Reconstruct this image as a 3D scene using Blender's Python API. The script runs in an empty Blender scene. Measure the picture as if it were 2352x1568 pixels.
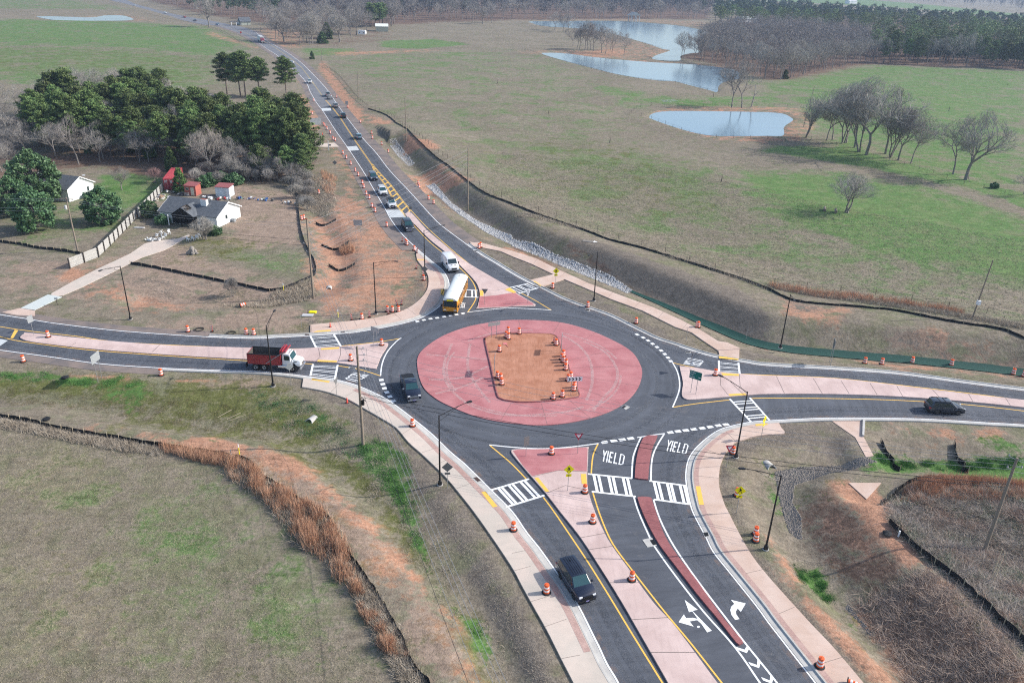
import bpy, bmesh, math, random
import numpy as np
from mathutils import Matrix, Vector
rnd = random.Random(7)
S = bpy.context.scene
# ---------------------------------------------------------------- camera, world, sun, exposure
CAM_H = 52.0
FOC, TH, RO = 1800.5, 0.444803, 0.0305825
_c, _s = math.cos(TH), math.sin(TH)
F = np.array([0, _c, -_s]); _R0 = np.array([1.0, 0, 0]); _U0 = np.array([0, _s, _c])
CR = _R0*math.cos(RO) + _U0*math.sin(RO); CU = -_R0*math.sin(RO) + _U0*math.cos(RO)
cd = bpy.data.cameras.new("camera"); cam = bpy.data.objects.new("camera", cd); S.collection.objects.link(cam)
M = Matrix(((CR[0], CU[0], -F[0], 0), (CR[1], CU[1], -F[1], 0), (CR[2], CU[2], -F[2], CAM_H), (0, 0, 0, 1)))
cam.matrix_world = M
cd.sensor_width = 36; cd.lens = 36*FOC/2352; cd.clip_start = 1; cd.clip_end = 20000
S.camera = cam
S.view_settings.view_transform = 'Standard'; S.view_settings.look = 'None'
S.view_settings.exposure = 0.64; S.view_settings.gamma = 1
SUN_EL, SUN_AZ = math.radians(33), math.radians(10)      # azimuth counter-clockwise from +X
w = bpy.data.worlds.new("World"); S.world = w; w.use_nodes = True
sky = w.node_tree.nodes.new('ShaderNodeTexSky'); sky.sky_type = 'NISHITA'; sky.sun_disc = False
sky.sun_elevation = SUN_EL; sky.sun_rotation = math.pi/2 - SUN_AZ
sky.air_density = 1.0; sky.dust_density = 2.0; sky.ozone_density = 1.5
w.node_tree.links.new(sky.outputs[0], w.node_tree.nodes['Background'].inputs[0])
w.node_tree.nodes['Background'].inputs[1].default_value = 0.14
sl = bpy.data.lights.new("sun", 'SUN'); so = bpy.data.objects.new("sun", sl); S.collection.objects.link(so)
sl.energy = 3.3; sl.angle = math.radians(0.6); sl.color = (1, 0.95, 0.88)
so.rotation_euler = (math.pi/2 - SUN_EL, 0, SUN_AZ + math.pi/2)
S.cycles.max_bounces = 5; S.cycles.diffuse_bounces = 2; S.cycles.glossy_bounces = 2; S.cycles.transmission_bounces = 3
S.cycles.filter_width = 1.15; S.cycles.use_denoising = False; S.cycles.volume_bounces = 0; S.cycles.transparent_max_bounces = 6
# ---------------------------------------------------------------- pixels of the photo (2352 x 1568) -> the ground
def ray(ox, oy):
    return F + (ox-1176)/FOC*CR - (oy-784)/FOC*CU
def gz(ox, oy, z=0.0):
    d = ray(ox, oy); t = (z-CAM_H)/d[2]
    return np.array([d[0]*t, d[1]*t])
def t_(c, r, u, v): return (588*c + u/4, 392*r + v/4)
def T(c, r, *uv): return [t_(c, r, a, b) for a, b in uv]
def G0(pts): return np.array([gz(*p) for p in pts])
def cr(P, n=5, closed=False):
    P = np.asarray(P, float); N = len(P); out = []
    rng = range(N if closed else N-1)
    for i in rng:
        if closed: a, b, c, d = P[i-1], P[i], P[(i+1) % N], P[(i+2) % N]
        else: a, b, c, d = P[max(i-1, 0)], P[i], P[i+1], P[min(i+2, N-1)]
        for k in range(n):
            t = k/n
            out.append(0.5*((2*b) + (-a+c)*t + (2*a-5*b+4*c-d)*t*t + (-a+3*b-3*c+d)*t**3))
    if not closed: out.append(P[-1])
    return np.array(out)
def offs(P, d):
    """offset an open polyline to its right by d"""
    P = np.asarray(P); t = np.gradient(P, axis=0); t /= np.maximum(np.linalg.norm(t, axis=1), 1e-9)[:, None]
    return P + np.stack([t[:, 1], -t[:, 0]], 1)*d
def resample(P, step):
    P = np.asarray(P, float); s = np.r_[0, np.cumsum(np.linalg.norm(np.diff(P, axis=0), axis=1))]
    n = max(2, int(round(s[-1]/step))+1); q = np.linspace(0, s[-1], n)
    return np.stack([np.interp(q, s, P[:, k]) for k in range(P.shape[1])], 1)
def near(P, px):
    g = gz(*px); return int(np.argmin(((P-g)**2).sum(1)))
def inside(P, X, Y):
    if X.size <= 64 and len(P) > 6:
        Pa = np.asarray(P); Q = np.roll(Pa, 1, 0); xi, yi, xj, yj = Pa[:, 0], Pa[:, 1], Q[:, 0], Q[:, 1]; dy = np.where(yj == yi, 1e-12, yj-yi)
        x, y = X.reshape(-1, 1), Y.reshape(-1, 1)
        return ((((yi > y) != (yj > y)) & (x < (xj-xi)*(y-yi)/dy+xi)).sum(1) % 2 == 1).reshape(X.shape)
    r = np.zeros(X.shape, bool); n = len(P); j = n-1
    for i in range(n):
        xi, yi = P[i]; xj, yj = P[j]
        if yi != yj:
            c = ((yi > Y) != (yj > Y)) & (X < (xj-xi)*(Y-yi)/(yj-yi)+xi); r ^= c
        j = i
    return r
def dist_line(P, X, Y, closed=False, signed=False):
    if X.size <= 64 and len(P) > 6:
        a = np.asarray(P); b = np.roll(a, -1, 0)
        if not closed: a, b = a[:-1], b[:-1]
        ab = b-a; L2 = np.maximum((ab**2).sum(1), 1e-9); x, y = X.reshape(-1, 1), Y.reshape(-1, 1)
        t = np.clip(((x-a[:, 0])*ab[:, 0]+(y-a[:, 1])*ab[:, 1])/L2, 0, 1); dx = x-a[:, 0]-t*ab[:, 0]; dy = y-a[:, 1]-t*ab[:, 1]; d = dx*dx+dy*dy
        k = d.argmin(1); i = np.arange(len(k)); bd = np.sqrt(d[i, k]).reshape(X.shape)
        return (bd, np.sign(ab[k, 0]*dy[i, k]-ab[k, 1]*dx[i, k]).reshape(X.shape)) if signed else bd
    best = np.full(X.shape, 1e9); side = np.zeros(X.shape)
    n = len(P); rng = range(n if closed else n-1)
    for i in rng:
        a = P[i]; b = P[(i+1) % n]; ab = b-a; L2 = max(ab@ab, 1e-9)
        t = np.clip(((X-a[0])*ab[0]+(Y-a[1])*ab[1])/L2, 0, 1)
        dx = X-a[0]-t*ab[0]; dy = Y-a[1]-t*ab[1]; d = dx*dx+dy*dy
        m = d < best; best = np.where(m, d, best)
        if signed: side = np.where(m, np.sign(ab[0]*dy-ab[1]*dx), side)
    best = np.sqrt(best)
    return (best, side) if signed else best
def sstep(a, b, x):
    t = np.clip((x-a)/(b-a), 0, 1); return t*t*(3-2*t)
# ---------------------------------------------------------------- traced edges of the roads (photo pixels)
NW = T(0,0,(1000,0),(1200,50),(1450,120),(1650,180),(1850,225),(2000,240),(2200,305),(2351,380)) + \
     T(1,0,(100,450),(200,515),(430,720),(500,850),(560,950),(620,1030),(730,1200),(830,1340),(980,1568)) + \
     T(1,1,(1080,170),(1180,340),(1240,450),(1330,570),(1450,690),(1600,820),(1700,900),(1745,960),(1770,1020),(1768,1080),(1740,1150),(1690,1240),(1560,1330),(1450,1375),(1250,1425),(1000,1470),(850,1490),(500,1515),(200,1530)) + \
     T(0,1,(2351,1540),(2000,1530),(1500,1500),(1000,1460),(500,1400),(250,1360),(0,1320)) + [(-60,710),(-160,690)]
SW = [(-160,782),(-60,796)] + T(0,2,(0,80),(450,140),(920,205),(1500,245),(2000,265),(2351,275)) + \
     T(1,2,(300,300),(500,325),(730,352),(900,395),(1050,455),(1200,530),(1300,600),(1450,715),(1620,855),(1780,1010),(1900,1110),(2000,1205),(2160,1365),(2351,1560)) + \
     T(2,3,(130,180),(250,330),(400,540),(500,680),(620,880),(740,1120),(800,1240),(870,1390),(975,1568)) + [(1448,1632),(1480,1720)]
SE = [(1975,1700),(1920,1628),(1874,1568),(1819.5,1498.5),(1790,1460.5),(1764,1427)] + T(2,3,(2240,850),(2000,550),(1850,360),(1780,220),(1720,110)) + \
     T(2,2,(1665,1568),(1640,1490),(1605,1320),(1600,1200),(1625,1080),(1690,980),(1800,880),(1900,815),(2000,780),(2190,740),(2351,728)) + \
     T(3,2,(450,705),(860,702),(1330,708),(1600,720),(2000,745),(2351,765)) + [(2450,985),(2560,998)]
NE = [(2560,925),(2450,907),(2352,896.5),(2214,879),(2064,859),(1914,848),(1764,839.5),(1708.5,831.5),(1651,822),(1601,809),(1551,793)] + \
     T(2,1,(1330,1550),(1200,1490),(1050,1415),(900,1340),(750,1285),(600,1235),(450,1175),(300,1100),(200,1050),(100,1000)) + \
     [(1176,628)] + T(1,1,(2200,850),(2050,760),(1900,650),(1700,500),(1600,400),(1500,290),(1400,180),(1230,0)) + \
     T(1,0,(1100,1400),(990,1280),(850,1100),(740,950),(650,820),(540,700),(430,590),(340,520),(250,460),(150,405),(100,375)) + \
     T(0,0,(2351,300),(2250,255),(2100,225),(1900,185),(1700,150),(1500,105),(1250,40),(1150,0))
def far_ext(P, at0):      # carry the far road on beyond the frame
    P = list(P)
    a, b = (P[0], P[3]) if at0 else (P[-1], P[-4]); v = a-b; v = v/np.linalg.norm(v)
    if at0: return np.array([a+v*900, a+v*300]+P)
    return np.array(P+[a+v*300, a+v*900])
wNW = cr(far_ext(G0(NW), True)); wSW = cr(G0(SW)); wSE = cr(G0(SE)); wNE = cr(far_ext(G0(NE), False))
ROADLOOP = np.concatenate([offs(wNW, .2), offs(wSW, .2), offs(wSE, .2), offs(wNE, .2)])
ROADC = ROADLOOP[::3]
# ---------------------------------------------------------------- terrain relief: ditches and banks along traced lines
def chan(pts, prof): return (cr(G0(pts), 3), prof)
# profile: (signed distance, height) pairs; positive distance = left of the line's direction
CH = [
 chan(T(1,0,(1240,1300),(1400,1470))+T(1,1,(1600,100),(1850,300),(2150,480))+T(2,1,(0,620),(350,770),(700,890),(1090,1050),(1400,1180),(1900,1400),(2351,1560))+T(3,2,(800,78),(1300,120),(2351,240))+[(2480,480+392)],
      [(-6,0),(-.8,-1.2),(.8,-1.3),(6.0,1.9),(9,2.0),(30,0)]),
 chan([(-120,905),(0,915)]+T(0,2,(500,530),(1000,640),(1500,730),(2351,830))+T(1,2,(300,900),(560,1050),(800,1250),(1050,1420),(1220,1568))+T(1,3,(1300,230),(1500,420),(1750,700),(1980,950),(2200,1350))+[(1176,1600)],
      [(-9,0),(-3,.1),(0,-.9),(1.2,-.9),(7,-.1),(9,0)]),
 chan([(2460,1085)]+T(3,2,(2351,1190),(1900,1120),(1400,1080),(1000,1090),(400,1140),(180,1260),(200,1568))+T(3,3,(260,130),(420,400),(600,620),(800,850),(950,1030),(1150,1230),(1400,1568))+[(2060,1640),(2120,1720)],
      [(-7,0),(-.8,-1.2),(.8,-1.2),(7,1.5),(9,1.6),(22,0)]),
 chan(T(1,1,(450,80),(560,400),(700,640),(770,800),(740,1000),(560,1110),(200,1180))+T(0,1,(2351,1180),(1900,1160),(1300,1180)),
      [(-5,0),(-.5,-.9),(.5,-.9),(4,0)]),
]
# paths and drives lie on level ground: (centre line, half width)
FLATS = [(cr(G0(p), 2), w_) for p, w_ in (
 (T(0,1,(150,1310),(320,1210),(520,1130),(800,980),(1100,830),(1350,720),(1600,640)), 2.6),
 ([(694,885),(768,900),(838,935),(910,975),(968,1030),(1028,1090),(1088,1165),(1176,1290),(1256,1435),(1320,1570),(1345,1640)], 1.6),
 ([(1090,560),(1176,583),(1271,625),(1361,662),(1476,707),(1588,758),(1670,810)], 1.6),
 ([(1800,985),(1713,1000),(1665,1050),(1655,1120),(1690,1210),(1764,1310),(1864,1425),(1981,1560),(2050,1680)], 1.2),
 (T(3,2,(740,730),(820,860),(930,1050)), 1.0), (T(3,2,(850,1350),(960,1340)), 2.5),
 ([(370,505),(430,500),(500,515),(530,500)], 4.0), ([(120,450),(160,455),(200,448)], 4.0), ([(385,430),(460,450),(540,448)], 5.0),
 (T(1,0,(500,1330),(760,1330)), 2.0))]
def relief(X, Y):
    X = np.asarray(X, float); Y = np.asarray(Y, float)
    z = 0.10*np.sin(X*.05+1)*np.sin(Y*.043) + 0.06*np.sin(X*.13+Y*.09) + .9*np.sin(X*.008+2)*np.sin(Y*.0065)*sstep(220, 400, Y)
    z = z*sstep(1.0, 12.0, np.abs(dist_line(ROADC, X, Y)))*(~inside(ROADC, X, Y))
    for P, prof in CH:
        d, s = dist_line(P, X, Y, signed=True); sd = d*s
        xs = [p[0] for p in prof]; zs = [p[1] for p in prof]
        # smooth the profile slightly
        z = z + (np.interp(sd, xs, zs)+np.interp(sd-.7, xs, zs)+np.interp(sd+.7, xs, zs))/3
    for P, w_ in FLATS: z = z*sstep(w_, w_+3.0, dist_line(P, X, Y))
    road = dist_line(ROADC, X, Y); z = np.where(inside(ROADC, X, Y), 0, z*sstep(.8, 4.5, road))
    return z
def hz(x, y): return float(relief(np.array([x]), np.array([y]))[0])
def at(ox, oy):
    """the point of the terrain seen at a photo pixel"""
    z = 0.0
    if (oy > 60):
        for _ in range(4):
            g = gz(ox, oy, z); z = hz(*g)
    g = gz(ox, oy, z)
    return Vector((g[0], g[1], z))
def atl(pts): return np.array([at(*p)[:] for p in pts])
def height_at(base, top_px):
    """height of a vertical thing standing at base whose top is seen at top_px"""
    lo, hi = 0.0, 60.0
    for _ in range(30):
        m = (lo+hi)/2; v = np.array([base[0], base[1], base[2]+m-CAM_H])
        y = 784-FOC*(v@CU)/(v@F)
        if y > top_px[1]: lo = m
        else: hi = m
    return lo
# ---------------------------------------------------------------- materials
def mat(name, col, rough=.8, spec=.3, metal=0.0, noise=None, emit=None, bump=0, bscale=30, alpha=None):
    m = bpy.data.materials.new(name); m.use_nodes = True; nt = m.node_tree; b = nt.nodes['Principled BSDF']
    b.inputs['Base Color'].default_value = (*col, 1); b.inputs['Roughness'].default_value = rough
    b.inputs['Specular IOR Level'].default_value = spec; b.inputs['Metallic'].default_value = metal
    if noise:
        sc, amt = noise
        tc = nt.nodes.new('ShaderNodeTexCoord'); n = nt.nodes.new('ShaderNodeTexNoise'); n.inputs['Scale'].default_value = sc
        n.inputs['Detail'].default_value = 5; n.inputs['Roughness'].default_value = .65
        nt.links.new(tc.outputs['Object'], n.inputs['Vector'])
        mx = nt.nodes.new('ShaderNodeMix'); mx.data_type = 'RGBA'
        mx.inputs[6].default_value = (*[c*(1-amt) for c in col], 1); mx.inputs[7].default_value = (*[min(1, c*(1+amt)) for c in col], 1)
        nt.links.new(n.outputs['Fac'], mx.inputs[0]); nt.links.new(mx.outputs[2], b.inputs['Base Color'])
        if bump:
            bp = nt.nodes.new('ShaderNodeBump'); bp.inputs['Strength'].default_value = bump; bp.inputs['Distance'].default_value = .05
            nt.links.new(n.outputs['Fac'], bp.inputs['Height']); nt.links.new(bp.outputs[0], b.inputs['Normal'])
    return m
class NT:
    """small helper for procedural node trees"""
    def __init__(s, m): s.m = m; s.nt = m.node_tree; s.b = s.nt.nodes['Principled BSDF']; s.tc = s.n('ShaderNodeTexCoord')
    def n(s, t, **k):
        x = s.nt.nodes.new(t)
        for a, v in k.items(): setattr(x, a, v)
        return x
    def l(s, a, b): s.nt.links.new(a, b)
    def noise(s, sc, det=4, rough=.6, vec=None, dist=0):
        n = s.n('ShaderNodeTexNoise'); n.inputs['Scale'].default_value = sc; n.inputs['Detail'].default_value = det
        n.inputs['Roughness'].default_value = rough; n.inputs['Distortion'].default_value = dist
        s.l(vec if vec else s.tc.outputs['Object'], n.inputs['Vector']); return n.outputs['Fac']
    def mp(s, scale=(1,1,1), rot=(0,0,0)):
        m = s.n('ShaderNodeMapping'); m.inputs['Scale'].default_value = scale; m.inputs['Rotation'].default_value = rot
        s.l(s.tc.outputs['Object'], m.inputs['Vector']); return m.outputs[0]
    def mix(s, fac, a, b, mode='MIX'):
        m = s.n('ShaderNodeMix'); m.data_type = 'RGBA'; m.blend_type = mode
        for v, i in ((fac, 0), (a, 6), (b, 7)):
            if isinstance(v, (int, float)): m.inputs[i].default_value = v
            elif isinstance(v, tuple): m.inputs[i].default_value = (*v, 1)
            else: s.l(v, m.inputs[i])
        return m.outputs[2]
    def ramp(s, x, a, b):
        m = s.n('ShaderNodeMapRange'); m.interpolation_type = 'SMOOTHSTEP'
        m.inputs['From Min'].default_value = a; m.inputs['From Max'].default_value = b; s.l(x, m.inputs['Value']); return m.outputs[0]
    def math(s, op, a, b=None):
        m = s.n('ShaderNodeMath', operation=op)
        for v, i in ((a, 0), (b, 1)):
            if v is None: continue
            if isinstance(v, (int, float)): m.inputs[i].default_value = v
            else: s.l(v, m.inputs[i])
        return m.outputs[0]
    def bump(s, h, strength, dist):
        b = s.n('ShaderNodeBump'); b.inputs['Strength'].default_value = strength; b.inputs['Distance'].default_value = dist
        s.l(h, b.inputs['Height']); s.l(b.outputs[0], s.b.inputs['Normal'])
def newmat(name, rough=.9, spec=.2):
    m = bpy.data.materials.new(name); m.use_nodes = True
    b = m.node_tree.nodes['Principled BSDF']; b.inputs['Roughness'].default_value = rough; b.inputs['Specular IOR Level'].default_value = spec
    return NT(m)
# ---------------------------------------------------------------- mesh helper
class MB:
    def __init__(s): s.v = []; s.f = []; s.m = []
    def add(s, vs, fs, mi=0):
        o = len(s.v); s.v += [tuple(map(float, p)) for p in vs]; s.f += [tuple(o+i for i in f) for f in fs]; s.m += [mi]*len(fs); return s
    def box(s, x0, x1, y0, y1, z0, z1, mi=0, tx=0, ty=0):
        """tx, ty shrink the top on both sides"""
        return s.add([(x0,y0,z0),(x1,y0,z0),(x1,y1,z0),(x0,y1,z0),(x0+tx,y0+ty,z1),(x1-tx,y0+ty,z1),(x1-tx,y1-ty,z1),(x0+tx,y1-ty,z1)],
              [(0,3,2,1),(4,5,6,7),(0,1,5,4),(1,2,6,5),(2,3,7,6),(3,0,4,7)], mi)
    def tube(s, a, b, r0, r1=None, n=6, mi=0, caps=True):
        r1 = r0 if r1 is None else r1
        a = Vector(a); b = Vector(b); d = (b-a)
        if d.length < 1e-6: return s
        d.normalize(); u = d.orthogonal().normalized(); w2 = d.cross(u)
        vs = []
        for c, r in ((a, r0), (b, r1)):
            for i in range(n):
                t = 2*math.pi*i/n; vs.append(c+u*(r*math.cos(t))+w2*(r*math.sin(t)))
        fs = [(i, (i+1) % n, n+(i+1) % n, n+i) for i in range(n)]
        if caps: fs += [tuple(range(n-1, -1, -1)), tuple(range(n, 2*n))]
        return s.add(vs, fs, mi)
    def path(s, pts, r, n=5, mi=0):
        for a, b in zip(pts[:-1], pts[1:]): s.tube(a, b, r, r, n, mi)
        return s
    def lathe(s, prof, n=16, mi=0, c=(0,0,0), mis=None):
        """prof: (r, z) pairs round the z axis"""
        vs = [(c[0]+r*math.cos(2*math.pi*i/n), c[1]+r*math.sin(2*math.pi*i/n), c[2]+z) for r, z in prof for i in range(n)]
        o = len(s.v); s.v += [tuple(map(float, p)) for p in vs]
        for k in range(len(prof)-1):
            for i in range(n):
                s.f.append((o+k*n+i, o+k*n+(i+1) % n, o+(k+1)*n+(i+1) % n, o+(k+1)*n+i)); s.m.append(mis[k] if mis else mi)
        s.f.append(tuple(o+(len(prof)-1)*n+i for i in range(n))); s.m.append(mis[-1] if mis else mi)
        return s
    def prism(s, pts, z0, z1, mi=0, bottom=False):
        """extrude a closed 2D outline (any orientation) with a triangulated top"""
        from mathutils.geometry import tessellate_polygon
        pts = [tuple(p[:2]) for p in pts]
        a = sum(pts[i-1][0]*pts[i][1]-pts[i][0]*pts[i-1][1] for i in range(len(pts)))
        if a < 0: pts = pts[::-1]
        n = len(pts); o = len(s.v)
        s.v += [(float(x), float(y), float(z1)) for x, y in pts]
        for t in tessellate_polygon([[Vector((x, y, 0)) for x, y in pts]]):
            p = [pts[i] for i in t]
            ar = (p[1][0]-p[0][0])*(p[2][1]-p[0][1])-(p[2][0]-p[0][0])*(p[1][1]-p[0][1])
            s.f.append(tuple(o+i for i in (t if ar > 0 else t[::-1]))); s.m.append(mi)
        if z0 is not None:
            s.v += [(float(x), float(y), float(z0)) for x, y in pts]
            for i in range(n): s.f.append((o+i, o+n+i, o+n+(i+1) % n, o+(i+1) % n)); s.m.append(mi)
        return s
    def strip(s, P, wd, z, mi=0, lo=None):
        """flat ribbon of width wd centred on polyline P"""
        P = np.asarray(P)[:, :2]; A = offs(P, wd/2); B = offs(P, -wd/2); o = len(s.v); n = len(P)
        s.v += [(float(a[0]), float(a[1]), z) for a in A]+[(float(b[0]), float(b[1]), z) for b in B]
        for i in range(n-1): s.f.append((o+i, o+i+1, o+n+i+1, o+n+i)); s.m.append(mi)
        return s
    def sweep(s, P, prof, mi=0):
        """sweep a cross-section (offset to the right, z) along polyline P"""
        o = len(s.v); n = len(P); k = len(prof)
        for d, z in prof:
            Q = offs(np.asarray(P)[:, :2], d); s.v += [(float(q[0]), float(q[1]), float(z)) for q in Q]
        for j in range(k-1):
            for i in range(n-1): s.f.append((o+j*n+i, o+(j+1)*n+i, o+(j+1)*n+i+1, o+j*n+i+1)); s.m.append(mi)
        return s
    def build(s, name, mats, parent=None, smooth=False, loc=None, bevel=0, label=None):
        me = bpy.data.meshes.new(name); me.from_pydata(s.v, [], s.f)
        mats = mats if isinstance(mats, (list, tuple)) else [mats]
        for m in mats: me.materials.append(m)
        if len(mats) > 1: me.polygons.foreach_set('material_index', s.m)
        if bevel:
            bm = bmesh.new(); bm.from_mesh(me); bmesh.ops.remove_doubles(bm, verts=bm.verts, dist=1e-4)
            bmesh.ops.recalc_face_normals(bm, faces=bm.faces)
            es = [e for e in bm.edges if len(e.link_faces) == 2 and e.calc_face_angle(0) > .5]
            bmesh.ops.bevel(bm, geom=es, offset=bevel, segments=2, affect='EDGES', profile=.5, clamp_overlap=True)
            bm.to_mesh(me); bm.free()
        if smooth:
            me.polygons.foreach_set('use_smooth', [True]*len(me.polygons))
            try: me.set_sharp_from_angle(angle=math.radians(40))
            except Exception: pass
        me.update()
        o = bpy.data.objects.new(name, me); S.collection.objects.link(o)
        if parent: o.parent = parent
        if loc is not None: o.location = loc
        if label: o['label'] = label
        return o
def tag(o, label, cat, group=None, kind=None):
    o['label'] = label; o['category'] = cat
    if group: o['group'] = group
    if kind: o['kind'] = kind
    return o
def thing(name, label, cat, loc=(0,0,0), rz=0.0, group=None):
    o = bpy.data.objects.new(name, None); S.collection.objects.link(o); o.location = loc; o.rotation_euler = (0, 0, rz)
    o.empty_display_size = .3
    return tag(o, label, cat, group)
def structure(o, label=None): 
    o['kind'] = 'structure'
    if label: o['label'] = label
    return o
KIDS = {}
def kids(o):
    if o.name not in KIDS: KIDS[o.name] = [c for c in bpy.data.objects if c.parent == o]
    return KIDS[o.name]
def dup(root, loc, rz=0.0, label=None, group=None, scale=None, tilt=None):
    r = root.copy(); S.collection.objects.link(r); r.location = loc; r.rotation_euler = (0, 0, rz)
    if tilt: r.rotation_euler = (tilt[0], tilt[1], rz)
    if scale: r.scale = scale if isinstance(scale, (tuple, list)) else (scale,)*3
    if label: r['label'] = label
    if group: r['group'] = group
    for ch in kids(root):
        c = ch.copy(); S.collection.objects.link(c); c.parent = r
        for g in kids(ch):
            d = g.copy(); S.collection.objects.link(d); d.parent = c
    return r
class Proto:
    """first placement moves the original, later ones copy it"""
    def __init__(s, o): s.o = o; s.used = False; kids(o); [kids(c) for c in kids(o)]
    def put(s, loc, rz=0.0, label=None, group=None, scale=None, tilt=None):
        if not s.used:
            s.used = True; s.keep = s.o; o = s.o
            o.location = loc; o.rotation_euler = (tilt[0] if tilt else 0, tilt[1] if tilt else 0, rz)
            if scale: o.scale = scale if isinstance(scale, (tuple, list)) else (scale,)*3
            if label: o['label'] = label
            if group: o['group'] = group
            elif 'group' in o and group is None: pass
            return o
        r = dup(s.o, loc, rz, label, group, scale if scale else (1,1,1), tilt)
        if group is None and 'group' in r: pass
        return r
# ---------------------------------------------------------------- land cover (what grows or lies where, traced from the photo)
def O(*p): return list(p)
COVER = []     # (channel, weight, softness in metres, outline)
def cov(ch, wt, soft, pts): COVER.append((ch, wt, soft, G0(pts)))
# channels: 0 green grass, 1 red clay, 2 dark mulch and painted shade between stones, 3 olive grass, 4 leaf litter and shade-darkened bank soil, 5 lush bright green, 6 pale straw
cov(0,.62,25,O((-200,48),(200,46),(480,62),(575,100),(530,135),(300,112),(-200,100)))
cov(0,.52,25,O((-200,100),(300,112),(530,135),(500,200),(300,240),(-200,170)))
cov(0,.42,30,O((-200,-10),(200,0),(300,20),(250,24),(-200,22)))
cov(3,.35,20,O((-200,100),(300,112),(520,135),(480,215),(120,180),(-200,150)))
cov(0,.35,25,O((730,120),(1176,112),(1176,150),(900,200),(760,170)))
cov(0,.7,6,O((868,92),(1000,87),(1080,100),(960,111),(880,108)))
cov(0,.55,5,O((690,110),(820,110),(810,125),(700,130)))
cov(0,.27,30,O((760,125),(1300,120),(1500,240),(1500,330),(1200,380),(900,300)))
cov(0,.33,20,O((900,280),(1200,350),(1700,480),(2400,650),(2400,800),(1900,680),(1500,580),(1150,440)))
cov(3,.35,20,O((1150,300),(1500,330),(1750,500),(1500,520),(1200,430)))
cov(0,.50,10,O((1345,190),(1560,225),(1800,215),(1810,248),(1700,252),(1500,245),(1420,250)))
cov(5,.5,5,O((1520,228),(1700,232),(1700,245),(1530,242)))
cov(0,.60,25,O((1740,180),(1990,148),(2400,165),(2400,470),(2150,400),(1950,345),(1860,325),(1800,250)))
cov(5,.32,20,O((1860,290),(2100,250),(2400,330),(2400,470),(2250,430),(2000,350)))
cov(0,.75,5,O((1764,335),(1960,338),(2100,378),(2352,440),(2500,480),(2500,530),(2250,440),(2000,385),(1764,350)))
cov(0,.78,12,O((1690,395),(1960,400),(2150,440),(2500,560),(2500,680),(2200,620),(2000,590),(1800,500),(1700,465)))
cov(5,.35,9,O((1700,440),(1950,470),(2100,560),(2352,620),(2200,600),(1900,530)))
cov(0,.45,20,O((1300,330),(1550,360),(1700,400),(1700,500),(1450,450),(1300,400),(1150,330)))
cov(0,.30,25,O((1200,400),(1600,480),(2100,620),(2400,700),(2400,760),(1900,660),(1500,560),(1250,470)))
cov(0,.7,3,O((225,400),(330,395),(400,420),(380,455),(300,470),(215,450)))
cov(0,.4,5,O((40,440),(330,430),(300,520),(200,560),(60,560)))
cov(0,.4,5,O((540,565),(650,560),(705,600),(690,640),(600,620),(520,590)))
cov(3,.5,4,O((400,540),(600,545),(560,600),(420,600)))
cov(5,.8,3,O((240,425),(300,425),(300,435),(245,437)))
# lower left field
cov(6,.42,10,O((-60,990),(200,1020),(500,1090),(700,1300),(900,1568),(1000,1640),(-60,1640)))
cov(6,.85,4,O((520,420),(690,450),(700,560),(600,580),(500,560),(540,500)))
cov(6,.6,4,O((0,590),(200,600),(300,560),(420,560),(700,660),(600,700),(300,720),(0,700)))
cov(6,.7,4,O((740,430),(900,500),(980,640),(950,710),(720,740),(640,760),(300,760),(300,740),(700,700)))
cov(0,.22,15,O((-60,990),(200,1040),(500,1110),(700,1300),(900,1568),(-60,1620)))
cov(0,.40,12,O((100,1120),(520,1080),(700,1250),(850,1568),(300,1568)))
cov(5,.28,8,O((560,1250),(700,1300),(820,1500),(760,1560),(640,1400)))
# roadside embankment on the left
cov(3,.75,4,O((-100,840),(0,848),(250,858),(500,868),(640,880),(700,905),(820,975),(760,1000),(600,985),(430,960),(250,935),(0,905),(-100,900)))
cov(5,.62,2.0,O((-40,848),(120,852),(240,868),(225,885),(100,870),(-40,866)))
cov(5,.5,2.5,O((240,885),(330,870),(420,880),(300,935),(200,905)))
cov(5,.45,2.0,O((600,900),(700,915),(800,975),(770,985),(700,950),(610,925)))
cov(3,.6,2.5,O((640,970),(760,1000),(900,1110),(1010,1270),(1090,1420),(1150,1568),(1100,1568),(980,1350),(870,1190),(760,1080),(640,1010)))
cov(5,.8,1.3,O((815,1005),(880,1010),(935,1050),(950,1120),(960,1180),(985,1290),(1030,1380),(1110,1430),(1140,1490),(1120,1520),(1060,1400),(1000,1330),(930,1180),(850,1070)))
cov(5,.5,1.5,O((750,960),(800,990),(830,1060),(800,1040),(760,1000)))
cov(1,.62,1.6,O((285,982),(420,1000),(590,1010),(590,1045),(520,1060),(420,1040),(300,1000)))
cov(1,.56,2.0,O((590,1010),(700,1060),(820,1150),(900,1230),(1000,1340),(1080,1450),(1040,1440),(900,1300),(760,1160),(640,1090),(560,1040)))
cov(1,.4,2.0,O((800,1200),(900,1270),(1000,1400),(1120,1568),(1040,1568),(940,1400),(820,1270)))
cov(1,.55,1.5,O((190,1000-15),(240,965),(230,990),(190,1005)))
cov(1,.6,1.0,O((150,855),(300,865),(300,872),(150,864)))
cov(1,.7,.8,O((990-588+0,1366/1.0-494),(490,871),(500,877),(400,876)))
cov(6,.6,2,O((380,872),(640,868),(700,895),(640,930),(560,905),(400,890)))
cov(2,.65,1.2,O((590,868),(700,890),(800,955),(900,1060),(1000,1190),(1100,1350),(1180,1500),(1230,1600),(1310,1600),(1250,1470),(1150,1300),(1050,1130),(940,1015),(830,930),(700,880)))
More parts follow.
